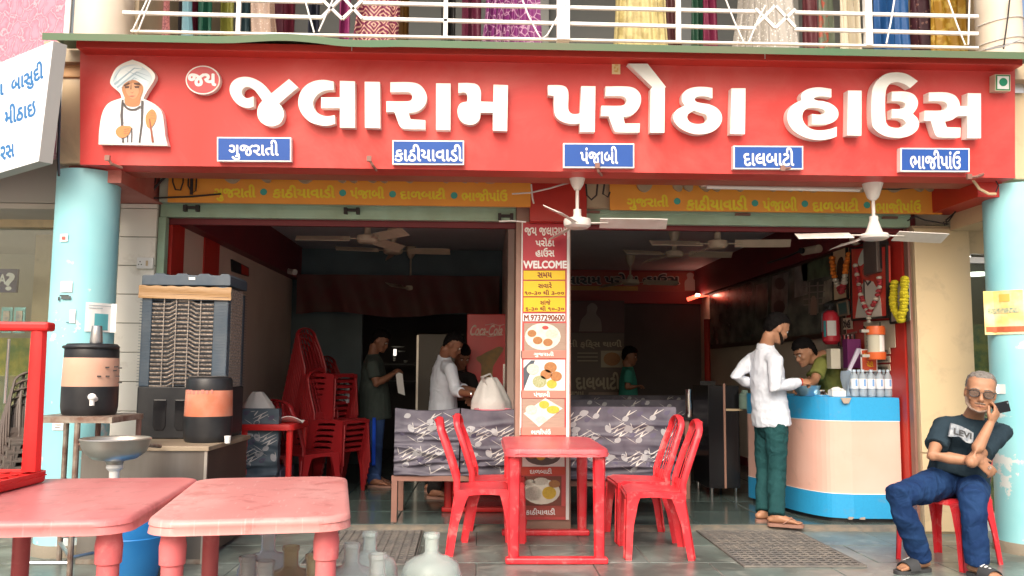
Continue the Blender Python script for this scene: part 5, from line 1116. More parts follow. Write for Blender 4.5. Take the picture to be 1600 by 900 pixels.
def jug(x, y, z, r, h, band, lab, sx=1.0, handle=True):
    t = thing('water_jug', lab, 'water jug', (x, y, z))
    b0, b1 = h*.40, h*.80
    obj('base', MB().lathe([(0, 0), (r*.90, 0), (r*.96, .012), (r*1.0, .05), (r*1.0, b0)], (x, y, z), 40), M['black'], t, smooth=True)
    obj('band', MB().lathe([(r*.985, b0-.004), (r*1.0, b0+.002), (r*.97, b1), (r*.95, b1)], (x, y, z), 40), band, t, smooth=True)
    obj('lid', MB().lathe([(r*.96, b1-.003), (r*.965, b1+.01), (r*.95, h-.02), (r*.90, h-.004), (r*.86, h), (r*.5, h+.002), (0, h+.002)], (x, y, z), 40), M['black'], t, smooth=True)
    if handle: obj('handle', MB().tube([(x+r*.95*math.cos(a_), y-r*.95*abs(math.sin(a_)), z+h-.022) for a_ in [PI*i/14 for i in range(15)]], [(.012, .016)]*15, 8, ref=(0, 0, 1)), M['black'], t, smooth=True)
    return t
j1p = at(139, 648, 5.45); JZ = j1p.z
M['jug_pink'] = mat('peeling peach sticker', (.66, .38, .27), .5, var=(.70, .47, .36), vscale=5, vamt=.8)
M['jug_orange'] = mat('worn orange sticker', (.66, .20, .11), .5, var=(.72, .34, .24), vscale=6, vamt=.9)
jA = jug(j1p.x, 5.45, JZ, .162, .435, M['jug_pink'], 'black insulated water jug with peach band and steel cup on top, left')
obj('tap', MB().tube([(j1p.x+.095, 5.31, JZ+.10), (j1p.x+.105, 5.24, JZ+.10)], .016, 10).tube([(j1p.x+.105, 5.245, JZ+.115), (j1p.x+.105, 5.245, JZ+.065)], .014, 10).ell((j1p.x+.105, 5.24, JZ+.115), (.026, .018, .022), n=10), M['paper'], jA, smooth=True)
for i, (x, y) in enumerate(((162, 574), (170, 573), (176, 575), (168, 579), (153, 588), (162, 588), (172, 588), (176, 598))):
    p = at(x, y, 5.30); dx = (p.x-j1p.x)/.168; dx = max(-.97, min(.97, dx)); yy = 5.45-.170*math.sqrt(1-dx*dx)
    obj('sticker_scrap', MB().box((p.x-.012, yy-.003, p.z-.004), (p.x+.010, yy+.003, p.z+.004)), M['wire_dark'], jA)
cu = tag(obj('steel_cup', MB().lathe([(0, .0), (.036, 0), (.038, .006), (.030, .105), (.027, .108), (0, .108)], (j1p.x+.03, 5.43, JZ+.438), 24), M['alu'], smooth=True), 'upturned steel cup standing on the lid of the left water jug', 'cup')
jp = at(312, 679, 5.86)
jB = jug(jp.x, 6.03, CZ, .158, .435, M['jug_orange'], 'black insulated water jug with worn orange band, in front of the cooler', handle=False)
obj('lid_rim', MB().lathe([(.10, .437), (.125, .444), (.135, .438)], (jp.x, 6.03, CZ), 36), M['alu'], jB, smooth=True)
for i, (x, y, w) in enumerate(((290, 612, 5), (296, 612, 4), (302, 613, 5), (309, 613, 4), (316, 612, 5), (323, 613, 4), (330, 612, 3), (283, 629, 2), (296, 634, 2))):
    p = at(x, y, 5.87); dx = max(-.97, min(.97, (p.x-jp.x)/.155)); yy = 6.03-.1535*math.sqrt(1-dx*dx)
    obj('worn_print', MB().box((p.x-w*.002, yy-.003, p.z-.012 if w > 2 else p.z-.004), (p.x+w*.002, yy+.003, p.z+.012 if w > 2 else p.z+.004)), mat('faded letter', (.52, .20, .16), .6), jB)
cc = tag(obj('paper_cup', MB().lathe([(0, 0), (.018, 0), (.022, .048), (.019, .048), (.016, .004), (0, .004)], at(356, 676, 5.9)+V((0, 0, -.005)), 16), M['paper'], smooth=True), 'tiny white paper cup on the cabinet top beside the orange banded jug', 'cup')
cc.location.z = CZ
# jug stand
st = thing('pipe_stand', 'rusty pipe stand carrying the peach banded water jug', 'stand', (-2.4, 5.4, 0))
SX0, SX1, SY0, SY1 = j1p.x-.24, j1p.x+.215, 5.24, 5.68
for x in (SX0, SX1):
    obj('top_rail', MB().bar((x, SY0, JZ-.02), (x, SY1, JZ-.02), .035), M['rustpipe'], st)
for y in (SY0, SY1): obj('top_rail', MB().bar((SX0-.02, y, JZ-.0205), (SX1+.02, y, JZ-.0205), .034), M['rustpipe'], st)
obj('shelf_plate', MB().box((SX0, SY0, JZ-.008), (SX1, SY1, JZ)), M['rustpipe'], st)
for x, y, m in ((SX0+.27, SY0, 'rustpipe'), (SX0+.20, SY1, 'brown_metal'), (SX0, SY1, 'rustpipe'), (SX1, SY1, 'brown_metal'), (SX0-.0, SY0, 'rustpipe')):
    obj('leg', MB().tube([(x, y, 0), (x, y, JZ-.036)], .017, 10), M[m], st, smooth=True)
for a, b in (((SX0+.27, SY0, .13), (SX0, SY1, .13)), ((SX0, SY1, .17), (SX0+.6, SY1, .17)), ((SX0+.27, SY0, .13), (SX0+.62, SY1-.05, .16)), ((SX0, SY0, .10), (SX0+.27, SY0, .10))):
    obj('brace', MB().tube([a, b], .012, 8), M['alu'], st, smooth=True)
# basin
bp_ = at(181, 690, 5.12); bs = thing('wash_basin', 'dented round steel wash basin with white drain, before the cabinet', 'basin', bp_)
rz_ = at(181, 684, 5.12).z
rim = .188
obj('bowl', MB().lathe([(rim, 0), (rim+.006, -.006), (rim, -.016), (rim*.97, -.045), (rim*.86, -.085), (rim*.62, -.118), (.05, -.132), (.045, -.15), (.030, -.15), (.030, -.128), (.05, -.124), (rim*.6, -.108), (rim*.82, -.078), (rim*.93, -.04), (rim*.955, -.006), (rim, 0)], (bp_.x, 5.12, rz_), 44), M['steel'], bs, smooth=True)
obj('drain', MB().lathe([(.044, -.152), (.046, -.170), (.040, -.178), (.028, -.19), (.026, -.26), (.022, -.262), (0, -.262)], (bp_.x, 5.12, rz_), 24), M['paper'], bs, smooth=True)
obj('waste_pipe', MB().tube([(bp_.x, 5.12, rz_-.26), (bp_.x, 5.12, .55)], .021, 12), M['wire_white'], bs, smooth=True)
obj('support_arm', MB().tube([(bp_.x-.1, 5.28, rz_-.05), (j1p.x-.24+.27, 5.24, rz_-.05)], .012, 8), M['rustpipe'], bs)
obj('support_arm', MB().tube([(bp_.x+.08, 5.27, rz_-.05), (bp_.x+.08, 5.60, rz_-.09)], .012, 8), M['rustpipe'], bs)
dr = thing('plastic_drum', 'blue plastic drum on the floor under the steel basin', 'drum', (bp_.x+.06, 5.3, 0))
obj('drum_body', MB().lathe([(0, .0), (.145, .0), (.152, .03), (.178, .15), (.190, .245), (.192, .25), (.188, .256), (.193, .30), (.196, .45), (.188, .54), (.165, .56), (.15, .545), (0, .545)], (bp_.x+.06, 5.27, 0), 44), mat('blue drum plastic', (.02, .20, .56), .35, var=(.05, .28, .62), vscale=4, vamt=.6), dr, smooth=True)
# socket plate on pilaster
p = at(228, 412, 6.685); sk = thing('switch_board', 'white electric socket plate on the tiled pilaster', 'switch', p)
obj('plate', MB().box((p.x-.062, 6.66, p.z-.04), (p.x+.062, 6.689, p.z+.045)), M['paper'], sk, bevel=.004)
for dx, dz_ in ((-.035, .012), (-.045, -.01), (-.025, -.01)): obj('socket_hole', MB().tube([(p.x+dx, 6.6595, p.z+dz_), (p.x+dx, 6.662, p.z+dz_)], .005, 8), M['black'], sk)
obj('switch', MB().box((p.x+.01, 6.654, p.z-.02), (p.x+.025, 6.6605, p.z+.02)), M['cream'], sk)

# ================================================================== MATS
M['matrub'] = mat('dirty rubber mat', (.13, .125, .12), .7, var=(.22, .20, .175), vscale=9, vamt=.9, bump=.3, bscale=60)
def floor_mat(x0, x1, y0, y1, rz, lab, zig):
    t = thing('rubber_mat', lab, 'mat', ((x0+x1)/2, (y0+y1)/2, 0), 'rubber mats on the pavement'); w, l = x1-x0, y1-y0; cx, cy = (x0+x1)/2, (y0+y1)/2
    mb = MB(); n = int(w/.056); obj('mat_backing', MB().box((cx-w/2, cy-l/2, .0015), (cx+w/2, cy+l/2, .004)), M['black'], t)
    for i in range(n+1):
        x = -w/2+w*i/n; k = int(l/.02)
        if zig:
            pts = [V((cx+x+(.006 if j % 2 else -.006), cy-l/2+l*j/k, .008)) for j in range(k+1)]
            mb.tube(pts, [(.0058, .006)]*(k+1), 4, ref=(1, 0, 0))
        else: mb.box((cx+x-.009, cy-l/2, .0045), (cx+x+.009, cy+l/2, .014))
    m_ = int(l/.060)
    for j in range(m_+1):
        y = -l/2+l*j/m_; mb.box((cx-w/2, cy+y-.005, .0045), (cx+w/2, cy+y+.005, .0115))
    tag(obj('mat_grid', mb, M['matrub'], t), kind='stuff')
    obj('mat_border', MB().box((cx-w/2-.015, cy-l/2-.015, .002), (cx+w/2+.015, cy-l/2, .014)).box((cx-w/2-.015, cy+l/2, .002), (cx+w/2+.015, cy+l/2+.015, .014)).box((cx-w/2-.015, cy-l/2, .002), (cx-w/2, cy+l/2, .014)).box((cx+w/2, cy-l/2, .002), (cx+w/2+.015, cy+l/2, .014)), M['matrub'], t)
    t.rotation_euler.z = rz
floor_mat(-1.12, -.44, 5.62, 6.74, R(1), 'black slotted rubber mat left of the red chairs, behind the jars', False)
floor_mat(1.68, 2.44, 5.56, 6.75, 0, 'dark grey zigzag rubber mat in front of the blue and pink counter', True)

# ================================================================== GLASS-LIKE WATER JARS
def jar_mat(name, c, rough=.22):
    m = mat(name, c, rough, trans=.74, ior=1.25, bump=.25, bscale=9, spec=.6); return m
JM = [jar_mat('cloudy jar', (.90, .94, .92)), jar_mat('yellowed jar', (.86, .78, .58)), jar_mat('grey jar', (.82, .83, .82)), jar_mat('pale green jar', (.86, .94, .91))]
def jar(px, py, Y, r, m, lab):
    p = at(px, py, Y); H_ = p.z; t = thing('water_jar', lab, 'jar', (p.x, Y, 0), 'cloudy water jars on the pavement')
    nk = .033
    prof = [(0, .0), (r*.8, 0), (r*.97, .02), (r, .06), (r, H_-.22), (r*.98, H_-.175), (r*.86, H_-.135), (r*.58, H_-.110), (nk*1.4, H_-.100), (nk, H_-.085), (nk, H_-.02)]
    obj('body', MB().lathe(prof+[(nk-.004, H_-.02), (nk-.004, H_-.087), (nk*1.4-.004, H_-.103), (r*.57, H_-.114), (r*.84, H_-.139), (r*.96-.003, H_-.178), (r-.005, H_-.22), (r-.005, .06), (r*.8, .008), (0, .008)], (p.x, Y, 0), 36), m, t, smooth=True, angle=60)
    obj('neck_rim', MB().lathe([(nk-.003, -.024), (nk+.004, -.02), (nk+.006, -.012), (nk+.004, 0), (nk-.003, 0), (nk-.003, -.024)], (p.x, Y, H_), 24), m, t, smooth=True)
for a in ((420, 831, 4.35, .145, JM[2], 'big cloudy jar at the back left, under the pink foreground table'), (455, 853, 4.0, .135, JM[1], 'yellowed jar between the grey ones, left of the foreground table leg'),
          (388, 869, 3.75, .12, JM[2], 'leftmost grey jar beside the faded table leg'), (415, 876, 3.6, .12, JM[2], 'small grey jar nearest the camera, left group'),
          (491, 866, 3.8, .13, JM[1], 'yellowed jar half hidden behind the foreground table leg'), (550, 848, 3.95, .13, JM[0], 'clear jar just right of the foreground table leg'),
          (578, 831, 4.35, .14, JM[3], 'pale green jar at the back before the left rubber mat'), (590, 865, 3.72, .115, JM[0], 'cloudy jar nearest the camera in front of the pale green one'),
          (675, 833, 4.2, .143, JM[3], 'wide round cloudy jar standing alone right of the others')): jar(*a)

# ================================================================== DRAPED BENCHES
def fabric(name, a, b):
    m = mat(name, a, .55, var=b, vscale=5, vamt=.9, spec=.5)
    return m
M['fab'] = fabric('lavender grey print fabric', (.065, .06, .085), (.14, .13, .165)); M['fab2'] = fabric('blue grey print fabric', (.06, .085, .115), (.11, .145, .175))
M['fab_w'] = mat('fabric white print', (.52, .50, .48), .6); M['fab_g'] = mat('fabric grey print', (.34, .34, .36), .6); M['fab_d'] = mat('fabric dark print', (.09, .08, .13), .6)
def cover(t, x0, x1, z0, z1, Y, seed, m, nm='cloth_cover', fold=.5, depth=.10, sag=.0):
    random.seed(seed)
    fl = [(rnd(.02, .98)**1.3*(1-fold)+0, rnd(-.06, .06), rnd(.010, .022), rnd(.012, .028)) for _ in range(11)]
    fl = [(i/11*(1-.15)+rnd(-.03, .03), rnd(-.05, .05), rnd(.006, .020)*(1.3-i/11), rnd(.010, .022)) for i in range(11)]
    W_ = x1-x0; H_ = z1-z0
    def sf(u, v, o=0):
        x = x0+W_*u; z = z0+H_*v-sag*math.sin(u*PI)*v**3
        y = 0
        for c, sl, amp, wd in fl:
            d = (v-(c+sl*(u-.5)+.015*math.sin(u*7+c*20)))*H_/wd
            y -= amp*1.9*math.exp(-d*d)*(.55+.45*math.sin(u*5+c*31))
        y -= .006*noise.noise(V((x*9, z*14, seed)))+.008
        return V((x, Y+y-o, z))
    c = obj(nm, MB().slab(sf, 60, 70, (0, depth, 0), 1), m, t, smooth=True, angle=80)
    pw, pg, pd = MB(), MB(), MB()
    def ribbon(mb, a, b, w0, w1, k=10):
        a, b = V(a), V(b); d = (b-a).normalized(); s = V((-d.y, d.x))
        L = [a.lerp(b, i/k) for i in range(k+1)]; vs = []
        for i, p in enumerate(L):
            w = (w0+(w1-w0)*i/k)*(.15+.85*math.sin(PI*min(1, max(0, (i+.4)/(k+.8)))))
            for sg in (-1, 1):
                q = p+s*(w*sg/2); u = (q.x-x0)/W_; v = (q.y-z0)/H_
                if not (0.01 < u < .99 and 0.01 < v < .99): return
                vs.append(sf(u, v, .0022))
        mb.add(vs, [(2*i, 2*i+1, 2*i+3, 2*i+2) for i in range(k)])
    gx, gz = .22, .19; j = 0; z = z0-.05
    while z < z1+.05:
        x = x0-.1+(gx/2 if j % 2 else 0)
        while x < x1+.1:
            X = x+rnd(-.045, .045); Z = z+rnd(-.04, .04)
            for k in range(4): ribbon(pw, (X+.012*k-.015, Z-.024*k+.03), (X+.12+.006*k-(.02 if k == 0 else 0), Z+.065-.024*k+.03), .007, .008)
            ribbon(pw, (X+.02, Z+.01), (X+.05, Z+.05), .012, .01, 4); ribbon(pw, (X+.05, Z-.03), (X+.085, Z+.02), .012, .01, 4)
            ribbon(pw, (X+.06, Z+.10), (X+.20, Z+.03), .004, .003); ribbon(pg, (X+.10, Z+.035), (X+.17, Z+.055), .06, .04, 6)
            ribbon(pg, (X-.05, Z+.07), (X-.01, Z+.015), .05, .045, 6); ribbon(pw, (X-.02, Z+.09), (X-.008, Z+.04), .006, .003, 5); ribbon(pw, (X-.012, Z+.042), (X+.03, Z+.048), .007, .003, 5)
            ribbon(pd, (X+.14, Z-.02), (X+.19, Z+.01), .05, .02, 6); ribbon(pg, (X+.02, Z-.06), (X+.07, Z-.035), .035, .05, 6); ribbon(pw, (X-.06, Z-.02), (X+.03, Z-.075), .004, .003)
            x += gx
        z += gz; j += 1
    for mb, mm in ((pw, M['fab_w']), (pg, M['fab_g']), (pd, M['fab_d'])):
        if mb.v: tag(obj('fabric_print', mb, mm, c), kind='stuff')
    return c
def bench(x0, x1, Y, z0, z1, lab, seed, m, splits=(), legs=True, sag=.0, grp=None):
    t = thing('draped_bench', lab, 'bench', ((x0+x1)/2, Y+.2, .03), grp)
    e = [x0]+list(splits)+[x1]
    for i in range(len(e)-1): cover(t, e[i]+.006, e[i+1]-.006, z0, z1, Y, seed+i, m, sag=sag)
    obj('seat_board', MB().box((x0, Y+.10, z0-.03), (x1, Y+.62, z0+.06)), M['fab_d'], t)
    obj('frame_rail', MB().box((x0-.012, Y-.012, z0-.045), (x1+.012, Y+.03, z0-.004)), M['brown_metal'], t)
    for x in (x0+.012, x1-.012):
        for y in (Y+.012, Y+.58): obj('leg', MB().box((x-.022, y-.022, .035), (x+.022, y+.022, z0-.046)), M['brown_metal'], t)
    return t
bench(-.695, .305, 6.98, .40, .925, 'lavender draped bench behind the left red chairs, legs of brown metal', 3, M['fab'], (-.17,), sag=.02)
bench(.68, 1.575, 7.0, .36, .945, 'lavender draped bench behind the right red chairs', 11, M['fab'])
bench(-2.19, -1.70, 7.42, .31, .895, 'blue grey draped bench back beside the steel cabinet', 21, M['fab2'])
for x0, x1, Y, z1, s, lab in ((.62, 2.2, 9.2, .93, 31, 'dark patterned bench, second row at the right'), (.9, 2.6, 10.9, .93, 37, 'dark patterned bench, rear row at the right'), ):
    bench(x0, x1, Y, .4, z1, lab, s, M['fab'])
def plain_table(x0, x1, y0, y1, z, lab):
    t = thing('dining_table', lab, 'table', ((x0+x1)/2, (y0+y1)/2, .035)); obj('tabletop', MB().box((x0, y0, z-.03), (x1, y1, z)), M['blackgloss'], t, bevel=.005)
    for x in (x0+.05, x1-.05):
        for y in (y0+.05, y1-.05): obj('leg', MB().box((x-.02, y-.02, .035), (x+.02, y+.02, z-.031)), M['brown_metal'], t)
plain_table(.75, 2.0, 8.2, 8.85, .80, 'dark dining table behind the right draped bench')
plain_table(.75, 2.0, 10.0, 10.6, .80, 'dark dining table in the rear row at the right')
for px, py, Y, r, h, lab, m in ((1076, 618, 8.4, .04, .26, 'dark steel water jug on the right dining table', 'chrome'), (1026, 636, 8.4, .05, .06, 'small black napkin holder on the right dining table', 'black')):
    p = at(px, py, Y); tag(obj('table_jug', MB().lathe([(0, 0), (r*.9, 0), (r, h*.4), (r*.8, h*.8), (r*.9, h), (0, h)], (p.x, Y, .80), 18), M[m], smooth=True), lab, 'jug')
p = at(1090, 645, 8.1); hp = thing('wall_hook', 'red pipe with round hooks on the far right wall', 'pipe', (3.3, 12.9, 0)); obj('pipe', MB().tube([(3.30, 12.6, .3), (3.30, 12.6, 2.0)], .045, 10), M['shop_red'], hp)
# small red table inside at the left, stools
ti = dup(td, (0, 0, 0), 0, 'small red plastic table inside the shop, beside the draped bench at the left'); ti.location = (-1.80, 7.70, .038); ti.scale = (.68, .6, 1)
tj = dup(td, (0, 0, 0), 0, 'red plastic table inside behind the left draped bench, white bag on it'); tj.location = (.0, 7.95, .038)

# ================================================================== BAGS, TRAY, PAPER
def bagmesh(c, w, d, h, seed, topx=0, pinch=.25):
    mb = MB(); n = 40; k = 26; vs = []
    for i in range(k+1):
        v = i/k; r = (1-.10*v) if v < .45 else max(.05, (.955-(v-.45)**1.25*1.75*(1-pinch)))
        for j in range(n):
            t = 2*PI*j/n; q = 1+.10*noise.noise(V((math.cos(t)*1.6, math.sin(t)*1.6, v*2+seed)))+.07*math.sin(t*7+seed+v*2)*v
            vs.append(V((c[0]+topx*max(0, v-.3)+w/2*r*q*math.cos(t), c[1]+d/2*r*q*math.sin(t), c[2]+h*v)))
    fs = [(i*n+j, i*n+(j+1) % n, (i+1)*n+(j+1) % n, (i+1)*n+j) for i in range(k) for j in range(n)]+[tuple(reversed(range(n))), tuple(k*n+j for j in range(n))]
    return mb.add(vs, fs)
p = at(768, 655, 7.85); bg1 = thing('carry_bag', 'large knotted white carry bag on the red table in front of the drinks fridge', 'bag', (p.x, 7.85, .77))
obj('bag_body', bagmesh((p.x, 7.85, .768), .37, .30, .40, 2, -.03), M['bag'], bg1, smooth=True)
obj('bag_handle', MB().tube([(p.x-.05, 7.80, 1.08), (p.x-.09, 7.78, 1.17), (p.x-.02, 7.8, 1.20), (p.x+.03, 7.82, 1.11)], [(.035, .006)]*4, 8), M['bag'], bg1, smooth=True)
p2 = at(770, 648, 7.5); tag(obj('pink_tray', MB().lathe([(0, 0), (.14, 0), (.165, .05), (.16, .05), (.135, .008), (0, .008)], (p2.x, 7.62, .768), 30), mat('pink plastic', (.75, .25, .32), .35), smooth=True), 'round pink plastic bowl in front of the big white carry bag', 'bowl').scale = (1, 1, 2.6)
p = at(400, 640, 7.55); tag(obj('carry_bag', bagmesh((-1.93, 7.62, .772), .30, .22, .26, 5, -.02, .2), M['bag'], smooth=True), 'white paper bag on the little inner table beside the cooler', 'bag')
tag(obj('newspaper', MB().slab(lambda u, v: V((-1.78+.24*u, 7.5+.16*v, .771+.05*math.sin(u*3+v*2)*(1-v)+.02*u)), 8, 6, (0, 0, -.006), 1), M['paper'], smooth=True), 'crumpled newspaper on the little inner table', 'newspaper')

# ================================================================== FRIDGES, KITCHEN, BACK
fa, fb_ = at(730, 490, 9.5), at(795, 490, 9.5)
fr = thing('drinks_fridge', 'red drinks fridge with white script lettering and a splash picture', 'fridge', ((fa.x+fb_.x)/2, 9.8, .04))
obj('fridge_body', MB().box((fa.x, 9.52, .04), (fb_.x-.03, 10.05, fa.z)), mat('fridge side red', (.50, .03, .03), .35), fr, bevel=.01)
obj('fridge_door', MB().box((fa.x, 9.47, .10), (fb_.x-.03, 9.518, fa.z-.005)), mat('fridge door red', (.62, .045, .05), .3, var=(.5, .03, .04), vscale=3), fr, bevel=.008)
ffr = lambda x, y, d: (lambda p: V((p.x, 9.468-d, p.z)))(at(x, -y, 9.468))
text('lettering', 'Coca-Cola', mat('script print', (.80, .62, .55), .5), ffr, (735, -524, 785, -508), fr, bold=.02, shear=.5)
obj('script_swash', MB().tube([ffr(x, -y, .002) for x, y in ((737, 521), (745, 524), (758, 523), (764, 526), (778, 524), (786, 523))], .004, 5).tube([ffr(x, -y, .002) for x, y in ((758, 508), (770, 506), (780, 509), (788, 507))], .0035, 5), MATS['script print'], fr)
obj('splash_print', MB().prism(spline([(748, -610), (752, -570, 1), (744, -560, 1), (752, -555, 1), (765, -548, 1), (785, -543, 1), (778, -560, 1), (770, -575, 1), (772, -610)]), .003, .001, ffr), mat('splash print', (.33, .20, .06), .5, var=(.22, .16, .06), vscale=25, vamt=.9), fr)
obj('door_handle', MB().box((fb_.x-.06, 9.44, .9), (fb_.x-.04, 9.465, 1.3)), M['chrome'], fr)
sa, sb2 = at(652, 521, 10.6), at(724, 521, 10.6)
sf_ = thing('steel_fridge', 'tall steel refrigerator behind the man in the white shirt', 'fridge', ((sa.x+sb2.x)/2, 10.8, .04))
obj('fridge_body', MB().box((sa.x, 10.6, .04), (sb2.x, 11.15, sa.z)), mat('dull steel', (.05, .045, .04), .35, .6), sf_, bevel=.01); obj('door_edge', MB().box((sa.x-.004, 10.59, .06), (sa.x+.02, 10.60, sa.z-.02)), M['steel'], sf_); obj('door_gap', MB().box((sa.x+.35, 10.592, .06), (sa.x+.36, 10.601, sa.z-.02)), M['black'], sf_)
vl = thing('valance', 'wrinkled maroon valance cloth hanging at the back of the left room', 'valance', (-1.1, 11.1, 1.9))
obj('cloth', MB().slab(lambda u, v: V((XL+.12+2.55*u, 10.9+.03*math.sin(u*44+v*3)*(1-v*.6)+.02*math.sin(u*17), 1.92+.5*v+.03*math.sin(u*PI*3)*(1-v))), 120, 8, (0, .01, 0), 1), mat('maroon valance', (.12, .03, .028), .6, var=(.10, .05, .04), vscale=5, vamt=.8), vl, smooth=True)
ks = thing('kitchen_shelf', 'steel kitchen shelf with bowls glinting in the dark doorway', 'shelf', (-1.0, 12.5, 0))
for z in (1.05, 1.30): obj('shelf_board', MB().box((-1.5, 12.4, z), (-.1, 12.8, z+.02)), M['black'], ks)
for px, py, w, h, dn in ((616, 552, 5, 12, 'tall'), (634, 563, 7, 4, 'small lowest'), (628, 548, 12, 2, 'flat middle'), (622, 541, 22, 2, 'widest flat')):
    a = at(px, py, 12.35); s = 12.35/1350; tag(obj('steel_dish', MB().lathe([(0, 0), (w*s*.4, 0), (w*s*.55, h*s), (w*s*.5, h*s), (0, .004)], (a.x, 12.35, a.z-h*s), 14), mat('bright dish', (.8, .78, .7), .25, .6), smooth=True), '%s shiny steel dish in the dark kitchen doorway' % dn, 'dish', 'dishes in the kitchen doorway')
kl = thing('kitchen_lamp', 'small lit tube lamp glinting in the dark kitchen doorway', 'lamp', (-1.0, 12.2, 1.6)); a = at(617, 550, 12.2); obj('lamp_tube', MB().box((a.x-.02, 12.2, a.z-.05), (a.x+.02, 12.22, a.z+.04)), mat('kitchen lamp', (1, .9, .8), .5, emit=1.2), kl)
# water bottles on the chair stack
for i in range(4):
    p = at(517+i*8.5, 560, 9.0); tag(obj('water_bottle', MB().lathe([(0, 0), (.030, 0), (.032, .02), (.032, .17), (.012, .22), (.012, .245), (0, .245)], (p.x, 9.0+.02*(i % 2), .89), 14), mat('bottle clear', (.6, .66, .7), .1, trans=.5, ior=1.2), smooth=True), '%s clear water bottle of four standing on the stacked red chairs' % ['leftmost', 'second', 'third', 'rightmost'][i], 'bottle', 'bottles on the chair stack')
# old shop sign at the back, portrait print, red lamp
os_ = thing('back_sign', 'old shop sign with dark Gujarati lettering on the maroon back band', 'sign', (1.9, 13.2, 2.4))
YS = YB-.10
fo = lambda x, y, d: (lambda p: V((p.x, YS-d, p.z)))(at(x, -y, YS))
obj('panel', MB().box((at(885, 440, YS).x, YS, at(885, 454, YS).z), (3.25, YS+.02, at(885, 424, YS).z)), mat('old sign face', (.34, .05, .04), .5, var=(.25, .10, .05), vscale=3), os_)
text('lettering_outline', 'જલારામ પરોઠા હાઉસ', mat('old white outline', (.55, .5, .42), .5), fo, (862, -444, 1061, -427), os_, bold=.075, lift=.004)
text('lettering', 'જલારામ પરોઠા હાઉસ', M['black'], fo, (863, -443.5, 1060, -428), os_, bold=.04, lift=.007)
obj('yellow_strip', MB().box((at(885, 440, YS).x, YS-.004, at(885, 453, YS).z), (2.4, YS-.001, at(885, 446.5, YS).z)), mat('old yellow strip', (.45, .26, .05), .5), os_)
obj('portrait_print', MB().prism(spline([(1070, -454), (1070, -440, 1), (1074, -435, 1), (1073, -429, 1), (1078, -426, 1), (1084, -429, 1), (1083, -435, 1), (1088, -440, 1), (1088, -454)]), .006, .001, fo), mat('portrait print', (.42, .32, .28), .5), os_)
rl_ = thing('red_lamp', 'glowing red lamp under the portrait at the far right corner', 'lamp', (3.1, 13, 2.2))
pr_ = at(1094, 461, 12.9); obj('lamp_shade', MB().tube([at(1074, 468, 12.9), at(1092, 462, 12.9), at(1112, 459, 12.9)], .03, 8), mat('red lamp glow', (1, .10, .05), .5, emit=2.2), rl_); obj('bulb', MB().ell(at(1090, 461, 12.84), (.035, .035, .02)), mat('lamp bulb', (1, .75, .55), .5, emit=14), rl_)
pl_ = bpy.data.lights.new('lamp_light', 'POINT'); pl_.energy = .5; pl_.color = (1, .12, .06); pl_.shadow_soft_size = .05; plo = link('lamp_light', pl_, rl_); plo.location = at(1094, 458, 12.65)-rl_.location
# menu board at the back
mbd = thing('menu_board', 'dark menu board with pale Gujarati lines and a thali photo, back wall', 'board', (1.3, 12.4, .6))
YM = 12.3; fm = lambda x, y, d: (lambda p: V((p.x, YM-d, p.z)))(at(x, -y, YM))
a, b = at(868, 650, YM), at(975, 521, YM); obj('board_panel', MB().box((a.x, YM, a.z), (b.x, YM+.03, b.z)), mat('board brown', (.12, .085, .07), .5), mbd)
M['menu_ink'] = mat('menu pale ink', (.42, .36, .25), .5)
for w, bx in (('તી ફિક્સ થાળી', (890, 531, 971, 545)), ('દાલબાટી', (900, 582, 968, 608)), ('જલારામ', (880, 612, 912, 624))): text('lettering', w, M['menu_ink'], fm, (bx[0], -bx[3], bx[2], -bx[1]), mbd, bold=.03)
obj('photo', MB().prism([(939, -574), (973, -574), (973, -548), (939, -548)], .004, .001, fm), M['menu_ink'], mbd); obj('photo_dish', MB().prism(circ(956, -561, 13, 10.5, 20), .007, .005, fm), M['food_b'], mbd)
obj('photo', MB().prism([(915, -650), (973, -650), (973, -613), (920, -613)], .004, .001, fm), mat('menu photo', (.28, .2, .16), .5, var=(.4, .3, .25), vscale=9), mbd)
for yy in (551, 557, 563): obj('text_line', MB().prism([(902, -yy-1.5), (934, -yy-1.5), (934, -yy), (902, -yy)], .004, .001, fm), M['menu_ink'], mbd)
mb2 = thing('portrait_board', 'dim portrait poster above the menu board on the back wall', 'poster', (1.3, 12.5, 1.8)); obj('poster_panel', MB().prism([(880, -520), (975, -520), (975, -470), (880, -470)], .03, 0, fm), mat('poster maroon', (.09, .025, .025), .5), mb2)
obj('robe_print', MB().prism(spline([(904, -518), (908, -500, 1), (916, -490, 1), (918, -478, 1), (926, -474, 1), (933, -480, 1), (931, -490, 1), (938, -500, 1), (940, -518)]), .034, .031, fm), mat('dim robe print', (.22, .17, .15), .5), mb2)

# ================================================================== RIGHT WALL: picture, frames, speaker, extinguisher
XW = XR-.013
def fw(X): return lambda x, y, d: (lambda p: V((X-d, p.y, p.z)))(onx(x, -y, X))
pic = thing('wall_picture', 'very long dark framed scenery picture on the right wall', 'picture', (XR, 10, 1.6))
y0_, y1_ = 8.0, 12.7
obj('picture_panel', MB().box((XR-.004, y0_, 1.62), (XR-.03, y1_, 2.36)), mat('scenery print', (.07, .08, .07), .22, var=(.22, .23, .19), vscale=2.6, vamt=1, stretch=(1, 1.2, 2)), pic)
obj('picture_frame', MB().box((XR-.002, y0_-.03, 1.57), (XR-.045, y1_, 1.62)).box((XR-.002, y0_-.03, 2.36), (XR-.045, y1_, 2.385)).box((XR-.002, y0_-.03, 1.62), (XR-.045, y0_, 2.36)), mat('dark brown frame', (.06, .035, .025), .4), pic)
fp = fw(XR-.032)
